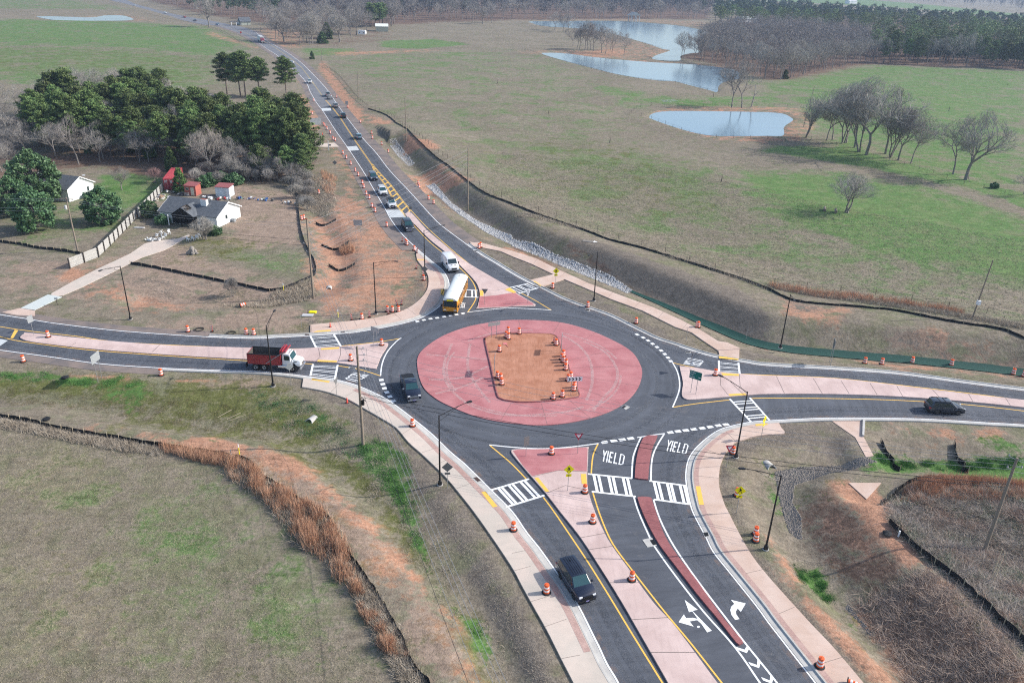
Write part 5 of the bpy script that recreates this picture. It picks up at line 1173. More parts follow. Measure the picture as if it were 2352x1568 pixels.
silt_fence(T(1,1,(550,450),(620,475),(735,445)), 'small silt check near the top of the north-west gully', .5)
def post_fence(px, lb, step=4.0, h=1.15, rails=(), r=.055, m=None, wires=2):
    P = cr(G0(px), 3); P = resample(P, step); P = P[:100]; zz = relief(P[:, 0], P[:, 1])
    t = thing('pasture_fence', lb, 'fence', (0,0,0))
    pm = None
    for p, z in zip(P, zz):
        if pm is None: o = MB().tube((0,0,-.2),(0,0,h),r,r,5).build('fence_post', m or m_post, t); pm = o.data
        else: o = bpy.data.objects.new('fence_post', pm); S.collection.objects.link(o); o.parent = t
        o.location = (p[0], p[1], float(z)); o.rotation_euler = (rnd.uniform(-.05,.05), rnd.uniform(-.05,.05), 0); o.scale = (1, 1, rnd.uniform(.85, 1.15))
    b = MB()
    for k in range(wires): b.path([(p[0], p[1], float(z)+h*(.45+.4*k)) for p, z in zip(P, zz)], .012, 3)
    for z_ in rails:
        for a, c in zip(range(0, len(P)-1), range(1, len(P))):
            b.tube((P[a][0], P[a][1], float(zz[a])+z_), (P[c][0], P[c][1], float(zz[c])+z_), .045, .045, 4)
    b.build('fence_wire' if not rails else 'rail', m_wiredark if not rails else (m or m_post), t)
post_fence(T(1,0,(1020,990),(1250,1080),(1350,1170),(1500,1310),(1700,1480),(1880,20+1568))+T(1,1,(1990,160),(2200,290),(2351,350)), 'post and wire fence along the near pasture edge, north half')
post_fence(T(2,1,(50,400),(200,430),(350,485),(640,570),(960,670),(1300,770),(1480,830),(1890,960),(2110,1025),(2351,1075))+T(3,1,(170,1080),(350,1105),(750,1145),(1150,1210),(1550,1300),(2000,1370),(2351,1450)), 'post and wire fence along the near pasture edge, east half', 6)
post_fence(T(1,0,(620,610),(740,690),(820,780),(900,880),(960,940),(1030,1000)), 'pasture fence beside the far right bank of the north road', 4, rails=(.9,))
post_fence(T(1,0,(340,430),(600,435),(950,435),(1300,437),(1650,443),(2000,455),(2351,465))+T(2,0,(0,450),(95,450),(120,460)), 'fence across the pasture below the far trailer', 8)
post_fence(T(2,0,(120,450),(260,500),(380,540),(540,585),(750,640),(900,685),(1050,715),(1180,735),(1350,750),(1520,770),(1620,785),(1810,840),(1900,850)), 'dark fence along the near bank of the long pond', 7, rails=(.8,), wires=1)
post_fence(T(2,0,(1075,1065),(1150,1000),(1220,980),(1360,980),(1650,980),(1970,975),(2351,985))+T(3,0,(0,975),(260,985),(300,990)), 'dark fence along the far bank of the oval pond', 6)
post_fence(T(2,0,(1185,1075),(1255,1090),(1330,1115),(1450,1165),(1550,1200),(1680,1250),(1830,1270),(1970,1275),(2080,1280),(2351,1285))+T(3,0,(0,1280),(190,1282),(450,1290),(620,1340),(800,1395),(980,1450),(1200,1500),(1310,1540),(1450,1568))+T(3,1,(1600,60),(1970,160),(2180,210),(2351,260)), 'dark fence along the near bank of the oval pond and the tree row', 6)
post_fence(T(2,0,(930,320),(1100,370),(1250,410),(1380,450)), 'fence on the point between the two far ponds', 8, rails=(.8,))
post_fence(T(3,0,(1200,600),(1400,645),(1600,685),(1800,720),(1950,745),(2150,780),(2351,810)), 'fence running across the right green field', 10, h=1.3)
post_fence(T(0,0,(1300,120),(1500,175),(1750,215),(1950,260),(2080,310),(2200,390)), 'fence beside the left verge of the far road', 7, rails=(.8,))
post_fence(T(0,0,(480,188),(700,188),(900,192),(1150,190),(1220,195)), 'fence in front of the small far-left pond', 9)
post_fence(T(0,0,(0,350),(450,378),(750,395),(1150,425),(1600,455),(1950,480)), 'faint fence across the far-left green field', 12)
# wooden privacy fence
def plank_fence():
    t = thing('wooden_fence', 'long grey wooden privacy fence beside the burnt house driveway', 'fence', (0,0,0))
    P = [at(*t_(0,1,640,898)), at(*t_(0,1,905,792)), at(*t_(0,1,1010,690)), at(*t_(0,1,1260,430)), at(*t_(0,1,1500,185))]
    H_ = 1.9; b = MB(); rail = MB(); posts = []
    for a, c in zip(P[:-1], P[1:]):
        d = (c-a); L2 = Vector((d.x, d.y, 0)).length; u = Vector((d.x, d.y, 0)).normalized(); nrm = Vector((u.y, -u.x, 0))
        n = int(L2/.16)
        for i in range(n):
            q = a+d*(i/n); q2 = a+d*((i+.92)/n); hh = H_+rnd.uniform(-.03, .03)
            b.add([q+Vector((0,0,.02)), q2+Vector((0,0,.02)), q2+Vector((0,0,hh)), q+Vector((0,0,hh))], [(0,1,2,3)])
        for z in (.35, 1.0, 1.65):
            rail.tube(a+nrm*.05+Vector((0,0,z)), c+nrm*.05+Vector((0,0,z)), .05, .05, 4)
        k = int(L2/2.6)
        for i in range(k+1): posts.append(a+d*(i/k)+nrm*.12)
    b.build('planks', m_wood2, t); rail.build('rail', m_wood2, t)
    for q in posts: MB().box(-.11,.11,-.08,.08,0,2.0).build('fence_post', mat_p, t, loc=q)
mat_p = mat('dark_fence_post', (.10,.09,.08), .9)
plank_fence()
# ================================================================ vehicles
m_tyre = mat('tyre_rubber', (.015,.015,.016), .8); m_rim = mat('alloy_rim', (.45,.46,.48), .3, .5, .7); m_glass = mat('dark_glass', (.02,.035,.04), .06, .8)
m_wsglass = mat('windscreen_glass', (.02,.065,.075), .05, .8); m_trim = mat('black_trim', (.015,.015,.017), .5); m_chrome = mat('chrome', (.65,.66,.68), .18, .6, .9)
m_head = mat('headlight_lens', (.75,.77,.80), .15, .7); m_tail = mat('taillight_lens', (.40,.02,.03), .25, .6); m_plate = mat('licence_plate', (.30,.27,.50), .6)
PAINT = {}
def paint(c, r=.22):
    k = (c, r)
    if k not in PAINT:
        m = mat('car_paint', c, r, .6); m.node_tree.nodes['Principled BSDF'].inputs['Coat Weight'].default_value = .5; PAINT[k] = m
    return PAINT[k]
def wheel(t, x, y, r, wd=.24, name='wheel', rim=None):
    """wheel with its outer face on the side of sign(y)"""
    s = 1 if y > 0 else -1; b = MB(); n = 18
    prof = [(r*.55, .0), (r*.93, .0), (r, .04), (r, wd-.04), (r*.93, wd), (r*.55, wd)]
    vs = [(x+rr*math.cos(2*math.pi*i/n), y-s*o, r+rr*math.sin(2*math.pi*i/n)) for rr, o in prof for i in range(n)]
    b.add(vs, [(k*n+i, k*n+(i+1) % n, (k+1)*n+(i+1) % n, (k+1)*n+i) for k in range(5) for i in range(n)])
    w_ = b.build(name, m_tyre, t, True)
    q = MB(); m5 = 5; q.add([(x+r*.6*math.cos(2*math.pi*i/n), y-s*.05, r+r*.6*math.sin(2*math.pi*i/n)) for i in range(n)], [tuple(range(n))], 1)
    for k in range(m5):
        a0 = 2*math.pi*k/m5; a1_ = a0+.5
        q.add([(x+.05*math.cos(a0), y-s*.015, r+.05*math.sin(a0)), (x+r*.58*math.cos(a0-.12), y-s*.01, r+r*.58*math.sin(a0-.12)), (x+r*.58*math.cos(a0+.38), y-s*.01, r+r*.58*math.sin(a0+.38))], [(0,1,2),(2,1,0)], 0)
    q.add([(x+r*.60*math.cos(2*math.pi*i/n), y-s*.012, r+r*.60*math.sin(2*math.pi*i/n)) for i in range(n)]+[(x+r*.5*math.cos(2*math.pi*i/n), y-s*.02, r+r*.5*math.sin(2*math.pi*i/n)) for i in range(n)], [(i, (i+1) % n, n+(i+1) % n, n+i) for i in range(n)], 0)
    q.build('rim', [rim or m_rim, m_trim], w_)
def side_slab(prof, hw, tuck=None, mi=0):
    """closed (x,z) outline extruded across the car; tuck(z, x) gives the half width"""
    from mathutils.geometry import tessellate_polygon
    b = MB(); n = len(prof); f = tuck or (lambda z, x: hw)
    a = sum(prof[i-1][0]*prof[i][1]-prof[i][0]*prof[i-1][1] for i in range(n))
    if a < 0: prof = prof[::-1]
    b.v = [(x, -f(z, x), z) for x, z in prof]+[(x, f(z, x), z) for x, z in prof]
    for tr in tessellate_polygon([[Vector((x, z, 0)) for x, z in prof]]):
        q = [prof[i] for i in tr]; ar = (q[1][0]-q[0][0])*(q[2][1]-q[0][1])-(q[2][0]-q[0][0])*(q[1][1]-q[0][1])
        tr = tr if ar > 0 else tr[::-1]; b.f.append(tuple(tr)); b.f.append(tuple(n+i for i in tr[::-1])); b.m += [mi, mi]
    for i in range(n): b.f.append((i, n+i, n+(i+1) % n, (i+1) % n)); b.m.append(mi)
    return b
def arch(cx, r, z0, n=7):
    a0 = math.asin(max(-1, min(1, (z0-r*.93)/(r*1.18)))); 
    return [(cx+r*1.18*math.cos(math.pi-a), r*.93+r*1.18*math.sin(math.pi-a)) for a in np.linspace(a0, math.pi-a0, n)]
def quad(t, pts, m, name, off=None): return MB().add(pts, [(0,1,2,3)]).build(name, m, t)
def make_car(name, label, cat, L, W_, H, wb, col, kind='suv', r=.37, hood=1.0, belt=1.02, zb=.25, rack=False, dark_trim=False, rimm=None, hz=None, plate=True, roofc=None):
    """x forward, origin at mid wheelbase on the ground"""
    t = thing(name, label, cat); P = paint(col); fo = (L-wb)*.45; xf = wb/2+fo; xr = -(wb/2+(L-wb)*.55); hw = W_/2; hz = hz or belt-.02
    wsb = xf-hood; 
    if kind == 'pickup': wst, rt, rb = wsb-.75, wsb-.75-1.35, wsb-.75-1.75
    elif kind == 'sedan': wst, rt, rb = wsb-.85, xr+1.35, xr+.75
    elif kind == 'suv': wst, rt, rb = wsb-.8, xr+.42, xr+.12
    deck = belt if kind in ('suv', 'sedan') else belt+.06
    prof = [(xr+.04, zb+.12), (xr+.25, zb)] + arch(-wb/2, r, zb) + arch(wb/2, r, zb) + [(xf-.25, zb), (xf-.02, zb+.12), (xf, .62), (xf-.07, hz*.84), (xf-.28, hz*.95), (xf-hood*.55, hz+.01), (wsb, belt+.03)]
    if kind == 'sedan': prof += [(rb, belt+.02), (xr+.12, belt-.03), (xr, belt-.2)]
    elif kind == 'pickup': prof += [(rb, belt+.03), (rb-.02, deck), (xr+.03, deck), (xr, belt-.1)]
    else: prof += [(rb+.1, belt), (xr+.02, belt), (xr, belt-.25)]
    f = lambda z, x: (hw*(.965 if z > belt-.12 else 1.0)*(.985 if z < zb+.1 else 1)) - (.10 if x > xf-.12 else (.05 if x > xf-.4 else 0)) - (.06 if x < xr+.06 else 0)
    side_slab(prof, hw, f).build('body', P, t, True, bevel=.07)
    # cabin
    gw, tw = hw*.93, hw*.76
    def gv(x, y, z): return (x, y, z)
    zt = H-.03
    cab = [gv(wsb,-gw,belt-.02), gv(wsb,gw,belt-.02), gv(rb,gw,belt-.02), gv(rb,-gw,belt-.02), gv(wst,-tw,zt-.02), gv(wst,tw,zt-.02), gv(rt,tw,zt-.02), gv(rt,-tw,zt-.02)]
    c = MB().add(cab, [(0,1,5,4),(1,2,6,5),(2,3,7,6),(3,0,4,7),(4,5,6,7)])
    c.build('cabin', P, t, True, bevel=.07)
    xm = (wst+rt)/2
    rf = MB(); rv = []
    for x, z in ((wst+.05, zt-.03), (wst-.25, zt+.02), (xm, zt+.05), (rt+.2, zt+.02), (rt-.06, zt-.03)):
        for y, dz in ((-tw-.01,-.02),(-tw*.8,.01),(0,.03),(tw*.8,.01),(tw+.01,-.02)): rv.append((x, y, z+dz))
    rf.add(rv, [(k*5+i, (k+1)*5+i, (k+1)*5+i+1, k*5+i+1) for k in range(4) for i in range(4)]); rf.build('roof', roofc or P, t, True)
    def lerp3(a, b, s): return tuple(a[i]+(b[i]-a[i])*s for i in range(3))
    def face(i0, i1, i2, i3, u0, u1, v0, v1, off, m, nm):
        A_, B_, C_, D_ = cab[i0], cab[i1], cab[i2], cab[i3]
        def pt(u, v): return Vector(lerp3(lerp3(A_, B_, u), lerp3(D_, C_, u), v))
        q = [pt(u0, v0), pt(u1, v0), pt(u1, v1), pt(u0, v1)]; nn = (q[1]-q[0]).cross(q[3]-q[0]).normalized(); q = [x+nn*off for x in q]
        return MB().add(q, [(0,1,2,3)]).build(nm, m, t)
    face(0,1,5,4,.05,.95,.06,.97,.012,m_wsglass,'windscreen'); face(2,3,7,6,.08,.92,.15,.92,.012,m_glass,'rear_window')
    spans = ((.24,.56),(.58,.93)) if kind == 'pickup' else ((.14,.42),(.44,.70),(.72,.93))
    # sides: corners ordered front to rear
    for (i0,i1,i2,i3,fl) in ((1,2,6,5,1),(0,3,7,4,-1)):
        for u0, u1 in spans:
            A_, B_, C_, D_ = cab[i0], cab[i1], cab[i2], cab[i3]
            def pt(u, v): return Vector(lerp3(lerp3(A_, B_, u), lerp3(D_, C_, u), v))
            q = [pt(u0-.02 if u0 > .2 else u0-.06, .12), pt(u1, .12), pt(u1-.01, .9), pt(u0 if u0 > .3 else u0+.02, .9)]; q = [v+Vector((0, fl*.012, .004)) for v in q]
            MB().add(q, [(0,1,2,3) if fl > 0 else (3,2,1,0)]).build('side_window', m_glass, t)
    for sx in (1, -1):
        for sy in (1, -1): wheel(t, sx*wb/2, sy*(hw-.01), r, rim=rimm)
    for s in (1, -1):
        MB().box(xf-.36, xf-.005, s*(hw-.32)-.17, s*(hw-.32)+.17, hz*.70, hz*.86).build('headlight', m_head, t, bevel=.03)
        MB().box(xr-.015, xr+.2, s*(hw-.2)-.14, s*(hw-.2)+.14, belt-.34, belt-.06).build('taillight', m_tail, t, bevel=.02)
        MB().box(wsb-.38, wsb-.22, s*(hw+.02) if s > 0 else s*(hw+.24), s*(hw+.24) if s > 0 else s*(hw+.02), belt-.02, belt+.16).build('wing_mirror', P if not dark_trim else m_chrome, t, bevel=.03)
    MB().box(xf-.04, xf+.015, -hw*.55, hw*.55, .50, hz*.80).build('grille', m_chrome if dark_trim else m_trim, t, bevel=.01)
    if dark_trim:
        for z in (.58,.68,.78): MB().box(xf+.01, xf+.022, -hw*.5, hw*.5, z-.02, z+.02).build('grille_bar', m_trim, t)
    MB().box(xf-.1, xf+.04, -hw*.86, hw*.86, .28, .46).build('bumper', m_chrome if dark_trim else m_trim, t, bevel=.03)
    MB().box(xr-.04, xr+.1, -hw*.84, hw*.84, .32, .50).build('bumper', m_chrome if (dark_trim or kind == 'pickup') else m_trim, t, bevel=.03)
    if plate: MB().box(xf+.04, xf+.05, -.16, .16, .33, .45).build('licence_plate', m_plate, t)
    for s in (1, -1): MB().box(-wb/2+r+.15, wb/2-r-.15, s*(hw-.02)-.02, s*(hw-.02)+.02, zb-.02, zb+.07).build('side_step', m_trim, t)
    for s in (1, -1):
        for x in (wst-.15, wst-1.1): 
            if x > rb: MB().box(x-.2, x-.05, s*(hw*.975)-.015 , s*(hw*.975)+.03 if s > 0 else s*(hw*.975)+.015, belt-.12, belt-.09).build('door_handle', m_trim, t)
    if rack:
        for s in (1, -1): MB().box(rt+.1, wst-.15, s*tw*.88-.02, s*tw*.88+.02, zt+.03, zt+.08).build('roof_rail', m_trim if rack != 'light' else m_chrome, t)
        for x in (xm+.35, xm-.35): MB().box(x-.025, x+.025, -tw*.88, tw*.88, zt+.06, zt+.10).build('roof_bar', m_trim, t)
    if kind == 'pickup':
        MB().box(xr+.1, rb-.1, -hw*.82, hw*.82, deck-.01, deck+.025).build('bed_cover', m_trim, t, bevel=.01)
    return t
def put_car(t, rear, front, side=0, W_=1.9):
    """rear, front: photo pixels of the wheel contacts on one side (or of the centreline when side = 0); side = +1 left side of the car, -1 right side"""
    a, b = Vector((*gz(*rear), 0)), Vector((*gz(*front), 0)); u = (b-a).normalized(); left = Vector((-u.y, u.x, 0))
    c = (a+b)/2 - left*side*W_/2
    t.location = (c.x, c.y, .006); t.rotation_euler = (0, 0, math.atan2(u.y, u.x)); return t
NAVY, BLACK, WHITE = (.010,.014,.030), (.010,.011,.014), (.72,.73,.74)
c = put_car(make_car('suv', 'black SUV driving out on the south road beside a drum', 'car', 5.0, 2.0, 1.80, 2.87, NAVY, 'suv', .39, 1.15, 1.10, rack=False), (1286,1328), (1316,1375.5), -1, 1.95)
for y in (-.45,-.22,0,.22,.45): MB().box(-2.1,.35,y-.012,y+.012,1.845,1.86).build('roof_rib', m_trim, c)
MB().box(-1.62,-1.45,-.03,.03,1.85,1.93).build('antenna_fin', m_trim, c)
put_car(make_car('pickup_truck', 'dark blue crew-cab pickup with chrome grille on the ring road', 'pickup truck', 5.9, 2.05, 1.93, 3.7, NAVY, 'pickup', .42, 1.35, 1.25, zb=.36, dark_trim=True), (921,887.5), (932,919), -1, 2.0)
put_car(make_car('suv', 'dark navy SUV with roof bars leaving on the east road', 'car', 4.7, 1.9, 1.72, 2.7, (.010,.018,.030), 'suv', .37, 1.05, 1.04, rack=True), (2152,951), (2199,953.5), -1, 1.85)
put_car(make_car('suv', 'large black SUV beside the north island nose', 'car', 5.3, 2.03, 1.94, 3.1, BLACK, 'suv', .41, 1.2, 1.18, dark_trim=True), (933,520), (940.5,530.5), 0)
def lane_dir(px, d=6): 
    i = near(wNW, px); return wNW[i+3]-wNW[i]
def along(t, px, lane='NW', back=False, shift=0.0):
    """place a car by the pixel under its middle, heading along the road edge"""
    g = gz(*px); Wl = wNW if lane == 'NW' else wNE; i = int(np.argmin(((Wl-g)**2).sum(1))); i = min(max(i, 2), len(Wl)-3); d = Wl[i+2]-Wl[i-2]
    a = math.atan2(d[1], d[0])+(math.pi if back else 0); t.location = (g[0], g[1], .006); t.rotation_euler = (0, 0, a); return t
along(make_car('suv', 'white SUV with black roof just before the concrete strip', 'car', 4.8, 1.92, 1.70, 2.85, WHITE, 'suv', .38, 1.1, 1.03, roofc=m_trim), (899,473))
along(make_car('suv', 'white SUV with roof rails second in the white pair', 'car', 5.1, 2.0, 1.78, 3.0, WHITE, 'suv', .38, 1.1, 1.05, rack='light'), (878.5,444.5))
along(make_car('minivan', 'dark slate minivan behind the two white cars', 'car', 5.1, 2.0, 1.75, 3.0, (.05,.065,.085), 'suv', .35, .95, 1.05), (857,411))
along(make_car('suv', 'pale blue SUV driving away on the north road', 'car', 4.6, 1.87, 1.68, 2.66, (.17,.27,.33), 'suv', .36, 1.0, 1.02), (823.5,318), 'NE')
along(make_car('suv', 'black SUV seen from behind on the north road', 'car', 5.1, 2.0, 1.88, 3.0, (.018,.022,.022), 'suv', .40, 1.1, 1.15), (788,269.5), 'NE')
along(make_car('suv', 'silver-grey SUV seen from behind by the upper concrete strip', 'car', 4.8, 1.9, 1.72, 2.8, (.25,.25,.25), 'suv', .37, 1.05, 1.04), (771,246), 'NE')
c = along(make_car('pickup_truck', 'silver pickup towing a low trailer on the north road', 'pickup truck', 5.6, 2.0, 1.90, 3.5, (.33,.35,.36), 'pickup', .41, 1.3, 1.2), (753.5,221), 'NE')
tr = thing('utility_trailer', 'low dark trailer behind the silver pickup', 'trailer', (0,0,0))
MB().box(-1.9,1.9,-1.0,1.0,.55,.68).build('trailer_bed', m_trim, tr, bevel=.02); [wheel(tr, 0, s*1.08, .34) for s in (1,-1)]; MB().box(1.8,3.0,-.05,.05,.5,.58).build('tow_bar', m_trim, tr); MB().box(-1.9,-1.8,-1.0,1.0,.6,1.3).build('tailgate', m_galv, tr); MB().box(-1.2,.9,-.6,.6,.68,1.25, tx=.2, ty=.15).build('cargo', m_post, tr, bevel=.05)
along(tr, (757.5,228), 'NE')
along(make_car('pickup_truck', 'small white pickup coming down the far north road', 'pickup truck', 5.3, 1.95, 1.8, 3.3, WHITE, 'pickup', .38, 1.2, 1.12), (711,191))
along(make_car('sedan', 'white car half hidden behind the roadside pine', 'car', 4.7, 1.85, 1.46, 2.7, WHITE, 'sedan', .34, 1.15, .95), (671,146))
for px, cl_, lb, ln in (((500.5,58.5),(.30,.33,.45),'blue-grey SUV by the big bare tree on the far road','NW'),((447.5,49),(.05,.07,.10),'dark car left of the big bare tree on the far road','NE'),((423.75,41),(.35,.05,.06),'red car on the far road','NE'),
                        ((380,31.5),WHITE,'white car left of the red car on the far road','NW'),((310,14.5),(.6,.62,.64),'pale car farthest away at the top left','NW'),((562,57.5),WHITE,'white car parked beside the farmhouse','NW'),((549,56.5),(.5,.52,.54),'grey car parked at the farmhouse porch','NW')):
    along(make_car('car', lb, 'car', 4.8, 1.9, 1.65, 2.8, cl_, 'suv', .36, 1.05, 1.02), px, ln)
# ---------------------------------------------------------------- school bus
def make_bus():
    L, W_, H = 11.6, 2.44, 3.05; hw = W_/2; t = thing('school_bus', 'yellow school bus with a white roof entering the ring', 'bus')
    Y = paint((.72,.30,.015), .3); wr = mat('bus_white_roof', (.80,.82,.78), .35, .5)
    prof = [(-L/2,.45),(-L/2+1.9,.40)]+arch(-2.6,.5,.40)+arch(2.9,.5,.40)+[(L/2-.1,.45),(L/2,.7),(L/2,1.45),(L/2-.12,2.55),(-L/2+.08,2.55),(-L/2,1.4)]
    side_slab(prof, hw, lambda z, x: hw-(.04 if z > 2 else 0)).build('body', Y, t, True, bevel=.04)
    b = MB(); n = 9; xs = [(-L/2+.05,.0,.8),(-L/2+.3,.06,.96),(-L/2+.8,.10,1.0),(L/2-1.0,.10,1.0),(L/2-.4,.07,.97),(L/2-.08,-.05,.85)]
    for x, dz, ws in xs:
        for i in range(n):
            a = math.pi*i/(n-1); b.v.append((x, math.cos(a)*hw*1.005*(ws if 0 < i < n-1 else ws**.3), 2.5+(math.sin(a)**.75)*(.52+dz)*(.6+.4*ws)))
    for k in range(len(xs)-1):
        for i in range(n-1): b.f.append((k*n+i, k*n+i+1, (k+1)*n+i+1, (k+1)*n+i)); b.m.append(0)
    b.f.append(tuple(range(n))); b.m.append(0); b.f.append(tuple((len(xs)-1)*n+i for i in range(n-1,-1,-1))); b.m.append(0)
    b.build('roof', wr, t, True)
    for s in (1,-1):
        for k in range(11):
            x0 = -L/2+.5+k*.92
            if x0+.8 > L/2-1.3: break
            f_ = MB().box(x0, x0+.80, s*(hw-.02)-.01, s*(hw-.02)+.012, 1.72, 2.36).build('side_window', m_glass, t); MB().box(x0, x0+.80, s*(hw-.005)-.004, s*(hw-.005)+.012, 2.0, 2.03).build('sash', Y, f_)
        for z in (.75,1.1,1.55): MB().box(-L/2+.1, L/2-.5, s*hw-.012, s*hw+.02, z, z+.07).build('rub_rail', m_trim, t)
    MB().add([(L/2+.012,-1.1,1.42),(L/2+.012,1.1,1.42),(L/2-.10,1.1,2.62),(L/2-.10,-1.1,2.62)],[(0,1,2,3)]).build('front_mask', m_trim, t)
    MB().add([(L/2+.022,-1.02,1.50),(L/2+.022,1.02,1.50),(L/2-.065,1.02,2.30),(L/2-.065,-1.02,2.30)],[(0,1,2,3)]).build('windscreen', m_glass, t)
    MB().box(L/2-.09, L/2-.05, -.55,.55,2.42,2.70).build('destination_sign', m_syellow, t)
    text_mesh('SCHOOL BUS', .19, m_sblack, t, Matrix.Translation((L/2-.04,-.56,2.50)) @ Matrix.Rotation(math.pi/2,4,'Z') @ RX)
    for s in (1,-1):
        MB().box(L/2-.02,L/2+.03,s*.95-.10,s*.95+.10,.78,.98).build('headlight', m_head, t, bevel=.02); MB().box(L/2-.02,L/2+.03,s*.72-.08,s*.72+.08,.78,.98).build('headlight', m_head, t, bevel=.02)
        MB().box(L/2-.01,L/2+.03,s*.88-.12,s*.88+.12,1.2,1.34).build('vent_grille', m_trim, t)
        MB().tube((L/2-.3,s*hw,2.2),(L/2+.25,s*(hw+.18),1.9),.02).box(L/2+.15,L/2+.3,s*(hw+.18)-.1,s*(hw+.18)+.1,1.55,1.95).build('mirror', m_sblack, t)
    MB().box(L/2-.05,L/2+.12,-1.2,1.2,.42,.62).build('bumper', m_trim, t, bevel=.03)
    for x in (-2.6,2.9):
        for s in (1,-1): wheel(t, x, s*(hw-.02), .49, .3, rim=m_swhite)
    for x in (L/2-3.0, -L/2+2.6): MB().box(x-.3,x+.3,-.3,.3,3.08,3.15).build('roof_hatch', wr, t, bevel=.03)
    MB().box(-L/2+1.5,-L/2+1.62,-.05,.05,3.1,3.3).build('strobe_light', m_galv, t)
    return t
b = make_bus(); fr = gz(1033.5,718.6,.4); ra = gz(1056,634.5,3.05); u = (fr-ra)/np.linalg.norm(fr-ra); mid = fr-u*5.85; b.location = (mid[0], mid[1], .006); b.rotation_euler = (0,0,math.atan2(u[1],u[0]))
# ---------------------------------------------------------------- white van
def make_van():
    L, W_, H, wb = 6.0, 2.05, 2.55, 3.75; hw = W_/2; t = thing('cargo_van', 'white high-roof cargo van behind the school bus', 'van'); P = paint((.74,.76,.78), .3)
    xf, xr = 2.85, -3.05
    prof = [(xr,.5),(xr+.2,.32)]+arch(-wb/2,.36,.3)+arch(wb/2,.36,.3)+[(xf-.1,.34),(xf,.6),(xf-.05,1.05),(xf-.25,1.25),(xf-.95,1.50),(xf-1.75,2.22),(xf-2.1,2.34),(-1.0,2.38),(xr+.25,2.36),(xr+.05,2.25),(xr-.03,1.2)]
    side_slab(prof, hw, lambda z, x: hw-(max(0,z-1.3)*.12)-(.12 if x > xf-.12 else 0)).build('body', P, t, True, bevel=.05)
    y0 = hw*.83; y1 = hw*.74
    MB().add([(xf-.98,-y0,1.54),(xf-.98,y0,1.54),(xf-1.72,y1,2.22),(xf-1.72,-y1,2.22)],[(0,1,2,3)]).build('windscreen', m_glass, t); t.children[-1].location = (.03,0,.03)
    for s in (1,-1):
        MB().add([(xf-1.25,s*(hw-.02),1.42),(xf-2.15,s*(hw-.02),1.42),(xf-2.15,s*(hw-.09),2.05),(xf-1.72,s*(hw-.09),2.05)],[(0,1,2,3) if s > 0 else (3,2,1,0)]).build('side_window', m_glass, t)
        MB().box(xf-.42,xf-.06,s*.80-.13,s*.80+.13,.86,1.10).build('headlight', m_head, t, bevel=.03); MB().box(xf-1.35,xf-1.2,s*(hw+.12)-.12,s*(hw+.12)+.12,1.4,1.75).build('wing_mirror', m_trim, t, bevel=.03)
        MB().box(-2.3,1.0,s*hw-.01,s*hw+.015,.62,.70).build('side_moulding', m_trim, t)
        for x in (wb/2,-wb/2): wheel(t, x, s*(hw-.01), .36)
        MB().box(xf-.75,xf-.55,s*.35-.14,s*.35+.14,1.40,1.425).build('bonnet_vent', m_trim, t)
        MB().box(xr-.06,xr+.04,s*.9-.08,s*.9+.08,1.0,1.6).build('taillight', m_tail, t)
    MB().box(xf-.1,xf+.02,-.52,.52,.66,.98).build('grille', m_sblack, t, bevel=.04); MB().box(xf-.1,xf+.06,-.95,.95,.34,.58).build('bumper', m_trim, t, bevel=.04)
    return t
put_car(make_van(), t_(1,1,1712,868), t_(1,1,1763,930), -1, 2.0)
